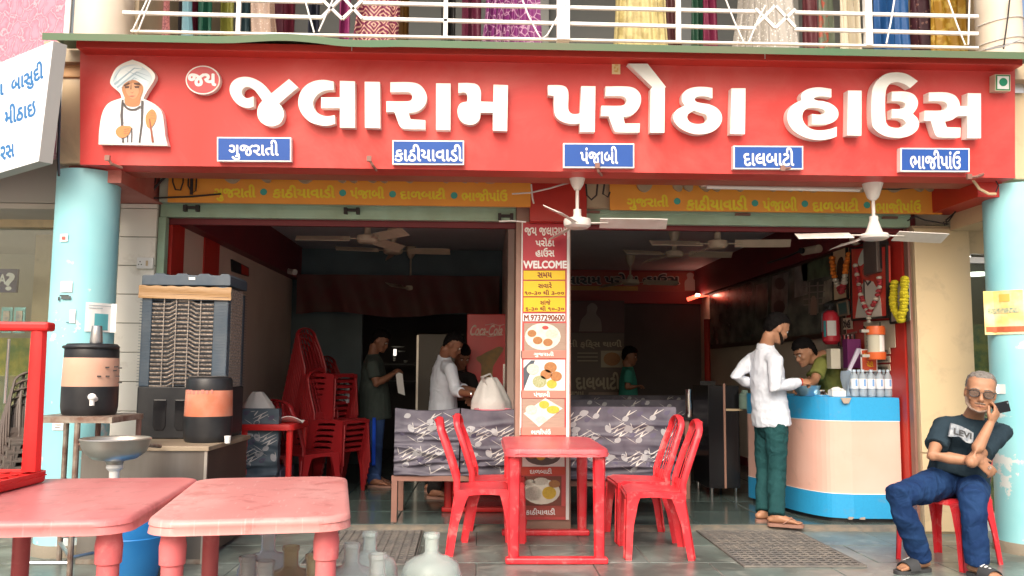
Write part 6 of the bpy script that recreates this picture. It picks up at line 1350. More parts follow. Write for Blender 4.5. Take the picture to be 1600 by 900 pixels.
for pts, c in (([(1242, -465), (1262, -460), (1262, -395), (1242, -405)], (.20, .19, .17)), ([(1205, -500), (1230, -490), (1232, -425), (1207, -432)], (.16, .155, .14)), ([(1180, -500), (1200, -495), (1200, -440), (1182, -446)], (.09, .10, .08)), ([(1285, -475), (1310, -465), (1312, -430), (1288, -440)], (.24, .22, .17)), ([(1250, -400), (1300, -385), (1302, -430), (1255, -440)], (.07, .11, .06))):
    obj('picture_patch', MB().prism(pts, .003, .0005, fp), mat('patch %s' % (c,), tuple(x*1.7 for x in c), .3, var=tuple(x*.5 for x in c), vscale=9, vamt=1), pic)
for cx, cy, r in ((1218, -480, 9), (1219, -443, 8)): obj('wheel_print', MB().prism(circ(cx, cy, r, r*1.2, 18), .005, .0035, fp), mat('wheel print', (.05, .03, .03), .4), pic)
for x in (1264, 1277): obj('mast_print', MB().prism([(x, -490), (x+2.5, -489), (x+2.5, -440), (x, -441)], .005, .0035, fp), mat('mast print', (.22, .18, .15), .4), pic)
for y in (447, 457, 467, 476): obj('mast_print', MB().prism([(1256, -y-1.5), (1290, -y+1), (1290, -y+2.5), (1256, -y)], .0065, .0052, fp), MATS['mast print'], pic)
obj('figure_print', MB().prism(spline([(1267, -492), (1268, -470, 1), (1272, -462, 1), (1277, -470, 1), (1277, -492)]), .008, .0068, fp), mat('figure print', (.30, .20, .15), .4), pic)

def panel(name, lab, cat, quad, X, d, m, fmtl=None, fwid=.018):
    """quad in photo px on the wall plane; a panel of thickness d, with an optional frame"""
    t = thing(name, lab, cat, onx(quad[0][0], quad[0][1], X)); f = fw(X)
    obj('panel', MB().prism([(x, -y) for x, y in quad], d, 0, f), m, t)
    if fmtl:
        P = [f(x, -y, d) for x, y in quad]
        for a, b in zip(P, P[1:]+P[:1]): obj('frame', MB().bar(a, b, fwid, .02, up=(1, 0, 0)), fmtl, t)
    return t, (lambda x, y, dd: f(x, y, d+dd))
M['frame_dark'] = mat('black frame', (.02, .018, .015), .35)
t, f = panel('garlanded_picture', 'narrow framed picture with orange, white and maroon garland', 'picture', ((1306, 471), (1328, 466), (1326, 383), (1304, 391)), XW-.02, .02, mat('sepia print', (.60, .46, .28), .5), M['frame_dark'])
obj('figure_print', MB().prism(spline([(1312, -448), (1311, -420, 1), (1314, -405, 1), (1320, -402, 1), (1322, -420, 1), (1322, -445)]), .003, .001, f), mat('dark figure', (.05, .03, .02), .5), t)
def garland(par, pts, r, cols, X, n):
    P = [onx(x, y, X) for x, y in pts]; L = []
    for i in range(n):
        u = i/(n-1)*(len(P)-1); k = min(int(u), len(P)-2); L.append(P[k].lerp(P[k+1], u-k))
    for i, p in enumerate(L): obj('garland_flower', MB().ell(p+V((rnd(-.004, .004), 0, 0)), (r*rnd(.8, 1.1), r*rnd(1.1, 1.4), r*rnd(.65, .85)), n=8), cols(i, n), par, smooth=True)
random.seed(12)
GO, GW, GR, GY = mat('marigold orange', (.85, .24, .03), .8, bump=1, bscale=160), mat('garland white', (.62, .58, .48), .8, bump=1, bscale=160), mat('garland crimson', (.46, .05, .06), .8, bump=1, bscale=160), mat('marigold yellow', (.66, .56, .02), .8, bump=1, bscale=160)
gc = lambda i, n: GO if i < n*.42 else GW if i < n*.74 else GR
garland(t, ((1300, 403), (1302, 425), (1308, 445), (1314, 456)), .030, gc, XW-.07, 12); garland(t, ((1326, 397), (1322, 418), (1320, 438), (1315, 456)), .030, gc, XW-.07, 12)
t, f = panel('saint_portrait', 'big red portrait of a turbaned man in white with crimson and white garland', 'picture', ((1337, 500), (1393, 495), (1391, 384), (1335, 388)), XW-.03, .03, mat('portrait red ground', (.66, .05, .04), .4, var=(.7, .16, .08), vscale=4), M['frame_dark'])
obj('robe_print', MB().prism(spline([(1342, -497), (1346, -470, 1), (1352, -445, 1), (1360, -438), (1370, -440), (1380, -460, 1), (1384, -495)]), .003, .001, f), mat('robe print dim', (.72, .68, .58), .5), t)
obj('face_print', MB().prism(circ(1361, -423, 7.5, 11, 20), .0065, .0045, f), mat('face print dim', (.42, .10, .07), .5), t)
obj('turban_print', MB().prism(spline([(1349, -415, 1), (1351, -397, 1), (1361, -386, 1), (1371, -395, 1), (1373, -412, 1), (1361, -408, 1)]), .0095, .007, f), mat('turban print dim', (.60, .66, .58), .5), t)
for pts in ([(1355, -437), (1357, -437), (1358, -480), (1356, -480)], [(1358, -440), (1362, -447), (1368, -440), (1366, -438), (1362, -443), (1359, -438)]): obj('bead_print', MB().prism(pts, .0065, .0045, f), C_BEAD, t)
for pts in ([(1356, -420), (1360, -419), (1360, -421), (1356, -422)], [(1363, -419), (1367, -420), (1367, -422), (1363, -421)], [(1359, -430), (1364, -430), (1362, -431.5)]): obj('face_line', MB().prism(pts, .009, .0072, f), C_FD, t)
gc2 = lambda i, n: GW if i % 3 == 0 else GR
garland(t, ((1337, 415), (1340, 435), (1344, 458), (1350, 478), (1358, 490)), .023, gc2, XW-.09, 18); garland(t, ((1374, 434), (1374, 450), (1368, 470), (1360, 484), (1358, 490)), .023, gc2, XW-.09, 14)
garland(t, ((1357, 492), (1358, 503)), .020, lambda i, n: GW, XW-.09, 3)
t, f = panel('garlanded_picture', 'small picture hidden by a thick yellow marigold garland near the doorway', 'picture', ((1396, 505), (1423, 500), (1421, 440), (1395, 443)), XW-.02, .02, mat('pale print', (.40, .36, .30), .5), M['frame_dark'])
garland(t, ((1397, 442), (1395, 465), (1398, 485), (1407, 500)), .034, lambda i, n: GY, XW-.07, 13); garland(t, ((1413, 436), (1413, 455), (1412, 478), (1408, 500)), .034, lambda i, n: GY, XW-.07, 14)
t, f = panel('framed_picture', 'small teal framed picture under the orange garlanded one', 'picture', ((1314, 494), (1329, 491), (1327, 470), (1312, 474)), XW-.02, .02, mat('teal picture', (.05, .12, .11), .4), mat('dull frame', (.22, .17, .12), .5), .014)
t, f = panel('wall_notice', 'small notice with black block letters beneath the teal picture', 'notice', ((1311, 516), (1333, 514), (1332, 496), (1310, 498)), XW-.006, .006, mat('notice beige', (.55, .47, .35), .6))
text('lettering', 'દઝહ', M['wire_dark'], f, (1313, -512, 1330, -500), t, bold=.04)
t, f = panel('wall_paper', 'torn beige papers pinned beneath the big red portrait', 'paper', ((1352, 545), (1400, 543), (1398, 500), (1350, 503)), XW-.006, .005, mat('beige paper', (.60, .52, .38), .7, var=(.5, .42, .3), vscale=6))
for y in (528, 533, 540): obj('pencil_line', MB().prism([(1355, -y-1), (1375, -y), (1375, -y+1), (1355, -y)], .002, .0005, f), mat('pencil grey', (.2, .18, .14), .7), t)
obj('crack_line', MB().prism([(1375, -503), (1377, -503), (1378, -542), (1376, -542)], .002, .0005, f), mat('crack', (.10, .09, .07), .7), t)
obj('loose_cord', MB().tube([f(x, -y, .01) for x, y in ((1352, 510), (1360, 522), (1370, 526), (1377, 525))], .005, 5), M['wire_dark'], t)
for yy, w in ((544, 'લોગ'), (557, 'ટીવી'), (570, 'નં ૧')):
    t, f = panel('price_strip', 'beige strip with black lettering, %s of three behind the bottle pack' % {544: 'top', 557: 'middle', 570: 'lowest'}[yy], 'notice', ((1371, yy+10), (1392, yy+9), (1391, yy-1), (1370, yy)), XW-.007, .006, MATS['notice beige'])
    obj('print_block', MB().prism([(1373, -yy-8), (1389, -yy-7), (1388, -yy-2.5), (1373, -yy-3)], .002, .0005, f), mat('strip ink', (.10, .09, .08), .6, var=(.34, .28, .2), vscale=60, vamt=1), t)
# speaker box on wall
sp0 = at(1404, 398, 7.0); s_ = thing('wall_speaker', 'dark brown speaker box mounted high beside the portraits', 'speaker', (3.2, 7.1, 2.1))
a = at(1370, 425, 7.05); b = at(1424, 372, 7.05); obj('speaker_box', MB().box((a.x, 7.05, a.z), (min(b.x, XW-.002), 7.30, b.z)), mat('speaker brown', (.11, .085, .075), .45, var=(.15, .12, .10), vscale=5), s_, bevel=.008)
obj('speaker_grille', MB().box((a.x+.03, 7.043, a.z+.03), (a.x+.16, 7.05, b.z-.03)), M['black'], s_)
# cctv camera
cpt = onx(1262, 392, XR-.22); cv = thing('cctv_camera', 'cream bullet camera on the maroon band of the right wall', 'camera', cpt)
q = cpt; obj('camera_body', MB().tube([q+V((.0, .12, .01)), q+V((.05, -.16, -.0))], .04, 12), M['fancream'], cv, smooth=True); obj('lens', MB().tube([q+V((-.05, .0, 0)), q+V((-.075, -.01, 0))], .03, 12), M['black'], cv); obj('mount', MB().tube([q+V((.02, .1, .0)), q+V((.12, .1, .05))], .02, 8), M['fancream'], cv)
pp_ = thing('conduit', 'dark conduit with cable clips along the maroon band', 'conduit', onx(1200, 410, XR-.12)); obj('pipe', MB().tube([onx(1200, 411, XR-.125), onx(1228, 402, XR-.125), onx(1258, 389, XR-.125)], .012, 6), M['black'], pp_)
bulb = onx(1337, 374, XR-.08); tag(obj('wall_bulb', MB().ell(bulb, (.055, .055, .055)), M['fancream'], smooth=True), 'round cream bulb on the right wall behind the white fan', 'lamp')
# fire extinguisher
e = onx(1298, 510, XR-.12); ex_ = thing('fire_extinguisher', 'red fire extinguisher hanging on the right wall above the clerk', 'extinguisher', e)
yE = e.y; zE = e.z; obj('cylinder', MB().lathe([(0, -.17), (.05, -.17), (.078, -.14), (.08, .08), (.06, .13), (.025, .15), (0, .15)], (e.x, yE, zE), 24), mat('extinguisher red', (.58, .03, .05), .3), ex_, smooth=True)
obj('valve', MB().tube([(e.x, yE, zE+.145), (e.x, yE, zE+.2)], .022, 10).box((e.x-.06, yE-.012, zE+.19), (e.x+.03, yE+.012, zE+.215)), M['black'], ex_); obj('hose', MB().tube([(e.x-.02, yE, zE+.17), (e.x-.08, yE, zE+.12), (e.x-.085, yE, zE-.05)], .01, 8), M['black'], ex_, smooth=True)
obj('label_print', MB().slab(lambda u, v: V((e.x-.0815*math.sin(R(-20+60*u)+.1), yE-.0815*math.cos(R(-20+60*u)+.1), zE-.09+.14*v)), 8, 1, (0, .001, 0), 1), M['paper'], ex_); obj('label_print', MB().slab(lambda u, v: V((e.x-.0815*math.sin(R(52+22*u)), yE-.0815*math.cos(R(52+22*u)), zE-.10+.15*v)), 5, 1, (0, .001, 0), 1), mat('teal label', (.05, .3, .33), .5), ex_)
# key rack
kr = thing('key_rack', 'rack of hanging keys and pens beneath the small notice', 'rack', onx(1320, 525, XW)); random.seed(5)
obj('rack_bar', MB().bar(onx(1308, 526, XW-.02), onx(1338, 519, XW-.02), .015), M['brown_metal'], kr)
for i in range(9):
    x = 1310+i*3.1; y = 524-.2*i; a = onx(x, y, XW-.045); obj('key', MB().box((a.x-.004, a.y-.010, a.z-.07-rnd(0, .05)), (a.x+.004, a.y+.010, a.z)), M['chrome'] if i % 2 else M['black'], kr)
for x0, x1, y0, y1, c, lab in ((1299, 1313, 545, 576, (.55, .52, .42), 'cream notebooks standing behind the clerk'), (1325, 1345, 530, 575, (.16, .02, .12), 'purple folder standing behind the counter')):
    a, b = at(x0, y1, 7.45), at(x1, y0, 7.45); tag(obj('file_folder', MB().box((a.x, 7.45, a.z), (b.x, 7.55, b.z)), mat(lab, c, .6), bevel=.003), lab, 'folder')
# orange wall dispenser
a = at(1407, 535, 7.0); od = thing('wall_dispenser', 'orange and clear cylinder lantern mounted near the cream pilaster', 'dispenser', a); zt_, zb_ = at(1407, 510, 7.0).z, at(1407, 562, 7.0).z
Xd = 3.24
M['lantern_orange'] = mat('lantern orange', (.62, .12, .03), .4)
obj('top_cap', MB().lathe([(0, 0), (.07, 0), (.075, -.02), (.075, -.07), (0, -.07)], (Xd, 7.02, zt_), 24), M['lantern_orange'], od, smooth=True); obj('bottom_cap', MB().lathe([(0, 0), (.07, 0), (.075, .02), (.075, .06), (0, .06)], (Xd, 7.02, zb_), 24), M['lantern_orange'], od, smooth=True)
obj('clear_body', MB().lathe([(0, zb_+.055), (.066, zb_+.055), (.066, zt_-.065), (0, zt_-.065)], (Xd, 7.02, 0), 24), mat('milky tube', (.50, .48, .38), .2), od, smooth=True)
obj('label_print', MB().slab(lambda u, v: V((Xd+.068*math.sin(R(0+45*u)), 7.02-.068*math.cos(R(0+45*u)), zb_+.065+(zt_-zb_-.14)*v)), 8, 1, (0, .001, 0), 1), M['paper'], od)
for z in (zt_-.04, zb_+.03): obj('arm', MB().box((Xd-.13, 6.99, z-.012), (Xd-.05, 7.03, z+.012)), M['steel'], od)

# ================================================================== COUNTER
ct = thing('cash_counter', 'curved cash counter with blue bands and a pink middle', 'counter', (3.0, 7.3, .03))
cp = spline([(3.375, 6.93), (2.98, 6.94), (2.80, 7.02, 1), (2.68, 7.25, 1), (2.60, 7.60, 1), (2.50, 8.10), (2.50, 8.14), (2.9, 8.14), (2.95, 7.72), (3.375, 7.66)], 6)
fz = lambda x, y, d: V((x, y, d))
cfz = [(x, y) for x, y in cp]
def inset(pts, k):
    cx, cy = 3.0, 7.5; return [(min(3.372, x+(cx-x)*k), y+(cy-y)*k) for x, y in pts]
obj('plinth', MB().prism(inset(cfz, .06), .038, .075, fz), M['black'], ct)
obj('pink_front', MB().prism(inset(cfz, .004), .075, 1.0, fz), M['ctr_pink'], ct)
obj('lower_band', MB().prism(cfz, .072, .262, fz), M['ctr_blue'], ct); obj('upper_band', MB().prism(cfz, .845, 1.018, fz), M['ctr_blue'], ct)
for z in (.262, .840): obj('trim_strip', MB().prism(inset(cfz, -.0015), z, z+.005, fz), M['print_white'], ct)
obj('counter_top', MB().prism(inset(cfz, .003), 1.018, 1.033, fz), M['ctr_blue'], ct)
random.seed(3)
for i in (0, 1, 4): x = 2.93+i*.09; obj('chipped_edge', MB().prism([(x, .068), (x+rnd(.02, .06), .066), (x+.045, .078+rnd(0, .012)), (x+.01, .080+rnd(0, .014))], 6.928, 6.95), mat('chipped ply', (.40, .33, .27), .8), ct)
cpx = at(1322, 634, 6.93); obj('chipped_edge', MB().prism([(cpx.x-.045, 1.03), (cpx.x+.045, 1.03), (cpx.x+.02, .985), (cpx.x-.02, .985)], 6.925, 6.935), MATS['chipped ply'], ct)
bw = at(1261, 612, 7.25); tag(obj('steel_bowl', MB().lathe([(0, 0), (.065, 0), (.10, .05), (.112, .085), (.106, .085), (.094, .05), (.06, .008), (0, .008)], (bw.x, 7.25, 1.036), 30), M['bowlblue'], smooth=True), 'steel mixing bowl on the counter under the customer\'s hand', 'bowl')
b2 = at(1283, 612, 7.2); bl = thing('call_bell', 'small steel call bell on the counter beside the bowl', 'bell', (b2.x, 7.2, 1.036)); obj('dome', MB().lathe([(0, 0), (.055, 0), (.058, .012), (.045, .025), (.03, .04), (.03, .05), (0, .055)], (b2.x, 7.2, 1.036), 20), M['chrome'], bl, smooth=True); obj('base', MB().lathe([(0, 0), (.07, 0), (.07, .008), (0, .008)], (b2.x, 7.2, 1.034), 20), M['ctr_blue'], bl)
b3 = at(1308, 610, 7.15); nb = thing('tissue_box', 'white tissue packet with a crumpled tissue on the counter', 'tissues', (b3.x, 7.15, 1.034)); obj('packet', MB().box((b3.x-.06, 7.10, 1.034), (b3.x+.055, 7.20, 1.085)), M['paper'], nb, bevel=.004)
random.seed(8); obj('tissue', MB().slab(lambda u, v: V((b3.x-.055+.10*u, 7.11+.08*v, 1.088+.022*math.sin(u*PI)*math.sin(v*PI)+.012*noise.noise(V((u*5, v*5, 2))))), 10, 8, (0, 0, .003), 1), M['paper'], nb)
# bottle pack
M['pet'] = mat('clear pet plastic', (.62, .72, .80), .12, trans=.55, ior=1.2, bump=.2, bscale=30); M['pet_label'] = mat('bottle label blue', (.18, .36, .66), .4); M['pet_label2'] = mat('bottle label white', (.78, .80, .82), .4)
bx = [at(1334+i*13.2, 620, 7.12).x for i in range(6)]; gb = None; k = 0
for r_ in range(2):
    for i, x in enumerate(bx):
        nm = ['leftmost', 'second from the left', 'third from the left', 'fourth from the left', 'fifth from the left', 'rightmost'][i]; y = 7.10+.075*r_
        if gb is None:
            gb = thing('water_bottle', '', 'bottle', (0, 0, 0)); obj('bottle_body', MB().lathe([(0, 0), (.028, 0), (.033, .008), (.033, .05), (.031, .055), (.033, .06), (.033, .150), (.028, .172), (.014, .192), (.0125, .205), (0, .205)], (0, 0, 0), 20), M['pet'], gb, smooth=True)
            obj('bottle_cap', MB().lathe([(0, .204), (.0145, .204), (.0145, .222), (0, .222)], (0, 0, 0), 14), mat('cap blue white', (.55, .68, .8), .4), gb, smooth=True)
            obj('bottle_label', MB().lathe([(.0335, .065), (.0338, .066), (.0338, .145), (.0335, .146)], (0, 0, 0), 20), M['pet_label2'], gb, smooth=True)
            obj('label_band', MB().box((-.006, -.0352, .085), (.010, -.032, .142)), M['pet_label'], gb); o = gb
        else: o = dup(gb, (0, 0, 0))
        o.location = (x, y, 1.036); o['label'] = '%s water bottle in the %s row of the pack on the counter' % (nm, 'front' if r_ == 0 else 'back'); o['group'] = 'water bottles in the pack on the counter'
pk_ = thing('shrink_wrap', 'loose clear wrap at the left side of the bottle pack', 'wrap', (bx[0]-.05, 7.14, 1.036)); obj('film', MB().slab(lambda u, v: V((bx[0]-.055-.012*math.sin(v*5+u*4), 7.06+.16*u, 1.037+.21*v)), 8, 8, (.002, 0, 0), 1), mat('wrap film', (.62, .74, .84), .2, trans=.4, ior=1.1, bump=.8, bscale=25), pk_, smooth=True)
sg = thing('counter_sign', 'small orange sign with yellow Gujarati words standing on the bottle pack', 'sign', at(1357, 579, 7.16))
YG = 7.16; fg = lambda x, y, d: (lambda p: V((p.x, YG-d, p.z)))(at(x, -y, YG))
obj('sign_board', MB().prism([(1345, -580), (1370, -580), (1369, -545), (1344, -546)], .012, 0, fg), M['paper'], sg); obj('face', MB().prism([(1346.5, -578.5), (1368.5, -578.5), (1367.5, -546.5), (1345.5, -547.5)], .0145, .0125, fg), mat('orange red face', (.62, .10, .04), .45), sg)
obj('stand', MB().prism([(1346, -581), (1368, -581), (1368, -579), (1346, -579)], .0, -.06, fg), M['paper'], sg)
for w, b in (('પાર્સલ', (1349, 552, 1366, 559)), ('પેટી', (1353, 565, 1363, 573))): text('lettering', w, mat('amber letter', (.85, .48, .02), .5), fg, (b[0], -b[3], b[2], -b[1]), sg, bold=.045, lift=.016)
cd = thing('card_stand', 'pale lilac card leaning beside the little orange sign', 'card', at(1333, 580, 7.2)); YG = 7.2; obj('card', MB().prism([(1322, -581), (1327, -581), (1345, -545), (1338, -544)], .02, 0, fg), mat('lilac card', (.50, .47, .58), .5), cd); YG = 7.16
# black cabinet with chrome feet
kb = thing('black_cabinet', 'tall black cabinet on chrome feet behind the customer', 'cabinet', (2.4, 8.6, .03))
KX0, KX1, KY0 = 2.17, 2.47, 8.28
obj('cabinet_body', MB().box((KX0, KY0, .13), (KX1, 8.9, 1.10)), M['blackgloss'], kb, bevel=.004); obj('edge_strip', MB().box((KX0+.145, KY0-.006, .13), (KX0+.165, KY0+.001, 1.12)), mat('edge copper', (.36, .20, .15), .4), kb); obj('shelf_board', MB().box((KX0+.17, KY0-.004, .86), (KX1+.03, KY0+.4, .88)), M['cream'], kb)
obj('upper_frame', MB().box((KX0, KY0+.3, 1.10), (KX0+.155, KY0+.34, 1.14)), M['blackgloss'], kb)
for x, y in ((KX0+.03, KY0+.04), (KX1-.04, KY0+.03), (KX1-.04, 8.84), (KX0+.03, 8.84)): obj('foot', MB().tube([(x, y, .038), (x, y, .13)], .018, 10), M['chrome'], kb)
# blinking green jar on cabinet
tag(obj('glass_jar', MB().lathe([(0, 0), (.05, 0), (.055, .02), (.055, .13), (.03, .16), (.03, .18), (0, .18)], (2.50, 8.20, .90), 20), mat('green glass jar', (.35, .5, .42), .1, trans=.5, ior=1.2), smooth=True), 'greenish glass jar on the shelf behind the customer', 'jar').location.z = .882
# wall lamps / small white fittings on the ceiling line
for px, py, X, lab in ((452, 424, XL+.13, 'small white camera on the left maroon band'), (514, 428, XL+.13, 'white camera at the far end of the left maroon band')):
    q = onx(px, py, X); t = thing('small_camera', lab, 'camera', q); obj('camera_body', MB().tube([q, q+V((.09, -.10, -.02))], .035, 10), M['fanwhite'], t, smooth=True); obj('mount', MB().tube([q, q+V((-.02, .02, .03))], .015, 8), M['fanwhite'], t)
q = at(757, 349, 0.1) if False else at(1087, 360, 8.0); t = thing('ceiling_spot', 'small round chrome ceiling light near the right ceiling edge', 'lamp', q); obj('ring', MB().lathe([(.035, 0), (.055, 0), (.055, .02), (.035, .02), (.035, 0)], (q.x, 8.0, 2.775), 20), M['chrome'], t, smooth=True); obj('glass', MB().lathe([(0, .004), (.036, .004), (.036, .015), (0, .015)], (q.x, 8.0, 2.777), 20), M['paper'], t)
wpic = thing('wall_picture', 'small dark framed picture on the tan wall above the cooler', 'picture', (XL, 8.6, 1.9)); obj('panel', MB().prism([(361, -424), (386, -432), (386, -418), (360, -405)], .02, 0, lambda x, y, d: (lambda p: V((XL+.002+d, p.y, p.z)))(onx(x, -y, XL+.002))), M['black'], wpic); obj('red_edge', MB().prism([(374, -428), (385, -431), (385, -420), (374, -413)], .023, .0205, lambda x, y, d: (lambda p: V((XL+.002+d, p.y, p.z)))(onx(x, -y, XL+.002))), M['shop_red'], wpic)

# ================================================================== PEOPLE
def grow(name, mb, voxel, m, parent, smooth=6, wr=0, ws=14, seed=0):
    me = bpy.data.meshes.new('tmp'); me.from_pydata([tuple(v) for v in mb.v], [], mb.f)
    bm = bmesh.new(); bm.from_mesh(me); bmesh.ops.recalc_face_normals(bm, faces=bm.faces); bm.to_mesh(me); bm.free()
    o = bpy.data.objects.new('tmp', me); COL.objects.link(o)
    r = o.modifiers.new('r', 'REMESH'); r.mode = 'VOXEL'; r.voxel_size = voxel
    s = o.modifiers.new('s', 'SMOOTH'); s.factor = .5; s.iterations = smooth
    dg = bpy.context.evaluated_depsgraph_get(); res = bpy.data.meshes.new_from_object(o.evaluated_get(dg)); bpy.data.objects.remove(o); bpy.data.meshes.remove(me)
    res.name = name; inv = INV[parent]
    if wr:
        ns = [v.normal.copy() for v in res.vertices]
        for v, n_ in zip(res.vertices, ns):
            c = v.co; q = V((c.x*ws, c.y*ws, c.z*ws*.8+seed)); d = noise.noise(q)+.5*noise.noise(q*2.1)
            ridge = (1-abs(noise.noise(V((c.x*ws*.7+3, c.y*ws*.7, c.z*ws*1.1+seed+9))))*2.2)
            v.co = c+n_*(wr*(d*.7+max(0, ridge)*.5))
    for v in res.vertices: v.co = inv @ v.co
    res.polygons.foreach_set('use_smooth', [True]*len(res.polygons)); res.materials.clear(); res.materials.append(m)
    o = link(name, res, parent); INV[o] = inv; return o
def basis(fwd, up):
    y = V(fwd).normalized(); z = V(up); z = (z-y*y.dot(z)).normalized(); x = y.cross(z)
    return Matrix((x, y, z)).transposed()          # columns: right, forward, up
HEAD = [(.0, .022, .082, .03), (.018, .040, .092, .0), (.05, .056, .091, -.045), (.08, .066, .088, -.078), (.115, .071, .086, -.090), (.145, .0745, .090, -.097), (.175, .073, .083, -.097), (.20, .062, .064, -.082), (.218, .040, .036, -.052), (.226, .014, .005, -.018)]
def head_mb(mb, c, B, s=1.0):
    """c = middle of the head at eye height"""
    P = lambda x, y, z: c+B @ (V((x, y, z-.115))*s)
    n = 24; vs = []
    for z, hw, yf, yb in HEAD:
        for j in range(n):
            t = 2*PI*j/n; co, si = math.cos(t), math.sin(t); pw = .85
            vs.append(P(hw*math.copysign(abs(co)**pw, co), (yf+yb)/2+(yf-yb)/2*math.copysign(abs(si)**pw, si), z))
    k = len(HEAD); fs = [(i*n+j, i*n+(j+1) % n, (i+1)*n+(j+1) % n, (i+1)*n+j) for i in range(k-1) for j in range(n)]+[tuple(reversed(range(n))), tuple((k-1)*n+j for j in range(n))]
    mb.add(vs, fs)
    mb.tube([P(0, .080, .122), P(0, .096, .100), P(0, .106, .082), P(0, .100, .072)], [(.009*s, .008*s), (.011*s, .010*s), (.015*s, .012*s), (.015*s, .008*s)], 8, round_=True)
    for sx in (-1, 1):
        mb.ell(P(sx*.011, .094, .077), (.008*s, .009*s, .007*s), n=8)
        mb.tube([P(sx*.012, .086, .134), P(sx*.035, .085, .137), P(sx*.056, .066, .130)], .0085*s, 8, round_=True)      # brow
        mb.ell(P(sx*.045, .066, .085), (.020*s, .018*s, .018*s), n=10)                                               # cheek
        mb.ell(P(sx*.076, -.008, .100), (.009*s, .020*s, .032*s), B, n=10)                                            # ear
    mb.tube([P(-.024, .085, .048), P(0, .095, .050), P(.024, .085, .048)], .0065*s, 8, round_=True); mb.tube([P(-.020, .085, .038), P(0, .094, .037), P(.020, .085, .038)], .0065*s, 8, round_=True)
    mb.ell(P(0, .082, .015), (.022*s, .016*s, .016*s), n=10)
    return P
def hair_mb(mb, P, s, style):
    n = 24
    if style == 'full': rings = [(.045, .052, -.060, -.080), (.075, .068, -.045, -.100), (.10, .0775, -.008, -.107), (.135, .0795, .020, -.110), (.160, .080, .075, -.110), (.180, .079, .092, -.108), (.205, .070, .090, -.096), (.232, .050, .060, -.070), (.246, .020, .02, -.03)]
    elif style == 'short': rings = [(.045, .050, -.062, -.074), (.075, .066, -.045, -.092), (.11, .0755, -.012, -.102), (.140, .0775, .015, -.104), (.162, .078, .062, -.104), (.182, .077, .086, -.103), (.207, .068, .078, -.092), (.230, .046, .048, -.062), (.240, .018, .01, -.03)]
    else: rings = [(.080, .0745, -.030, -.099), (.11, .077, -.002, -.101), (.150, .078, .016, -.102), (.178, .0765, .050, -.101), (.203, .067, .062, -.088), (.223, .045, .036, -.06), (.231, .018, .0, -.03)]
    vs = []
    for z, hw, yf, yb in rings:
        for j in range(n): t = 2*PI*j/n; vs.append(P(hw*math.cos(t), (yf+yb)/2+(yf-yb)/2*math.sin(t), z))
    k = len(rings); mb.add(vs, [(i*n+j, i*n+(j+1) % n, (i+1)*n+(j+1) % n, (i+1)*n+j) for i in range(k-1) for j in range(n)]+[tuple(reversed(range(n))), tuple((k-1)*n+j for j in range(n))])
def hand_mb(mb, w, d, nrm, side, curl=(20, 25, 20), s=1.0, thumb=(.55, .8), spread=1.0, elb=None):
    """w wrist, d direction of the palm, nrm = back of the hand, side +1 if the thumb lies towards d x nrm"""
    w = V(w); d = V(d).normalized(); n_ = V(nrm); n_ = (n_-d*d.dot(n_)).normalized(); s_ = d.cross(n_)*side
    mb.tube([w-d*.015*s, w+d*.03*s, w+d*.06*s, w+d*.088*s], [(.027*s, .019*s), (.036*s, .017*s), (.041*s, .014*s), (.039*s, .012*s)], 10, round_=True, ref=tuple(s_))
    for k, (o, L) in enumerate(((.031, .070), (.0105, .079), (-.0105, .074), (-.030, .058))):
        p = w+d*(.083-(.006 if k == 3 else 0))*s+s_*o*s; dd = (d+s_*(o*1.6*spread)).normalized(); pts = [p]; a = 0
        for seg, c in zip((.45, .30, .25), curl):
            a += R(c+4*k); q = dd*math.cos(a)-n_*math.sin(a); p = p+q*(L*seg*s); pts.append(p)
        mb.tube(pts, [.0098*s, .0092*s, .0085*s, .0070*s], 8, round_=True)
    p = w+d*.022*s+s_*.028*s; t1 = (d*thumb[0]+s_*thumb[1]-n_*.25).normalized(); t2 = (d*.9+s_*.35-n_*.35).normalized()
    mb.tube([p, p+t1*.034*s, p+t1*.034*s+t2*.028*s, p+t1*.034*s+t2*.050*s], [.014*s, .012*s, .0105*s, .008*s], 8, round_=True)
def foot_mb(mb, ank, toe, s=1.0, zf=0):
    a = V(ank); t = V(toe); t.z = 0; t.normalize(); l = V((-t.y, t.x, 0)); g = V((a.x, a.y, zf))
    mb.tube([a+V((0, 0, .03)), a, g+V((0, 0, .055))-t*.01], [.034*s, .033*s, .037*s], 10, round_=True)
    mb.tube([g-t*.045*s+V((0, 0, .032)), g+t*.02*s+V((0, 0, .042)), g+t*.085*s+V((0, 0, .032)), g+t*.135*s+V((0, 0, .022))], [(.030*s, .026*s), (.034*s, .038*s), (.040*s, .027*s), (.043*s, .016*s)], 12, round_=True, ref=tuple(l))
    for k, (o, L) in enumerate(((.030, .052), (.012, .050), (-.003, .045), (-.017, .038), (-.031, .030))):
        p = g+t*.135*s+l*o*s+V((0, 0, .018)); mb.tube([p, p+t*L*s-V((0, 0, .006))], [.0125*s if k == 0 else .0088*s, .010*s if k == 0 else .0075*s], 8, round_=True)
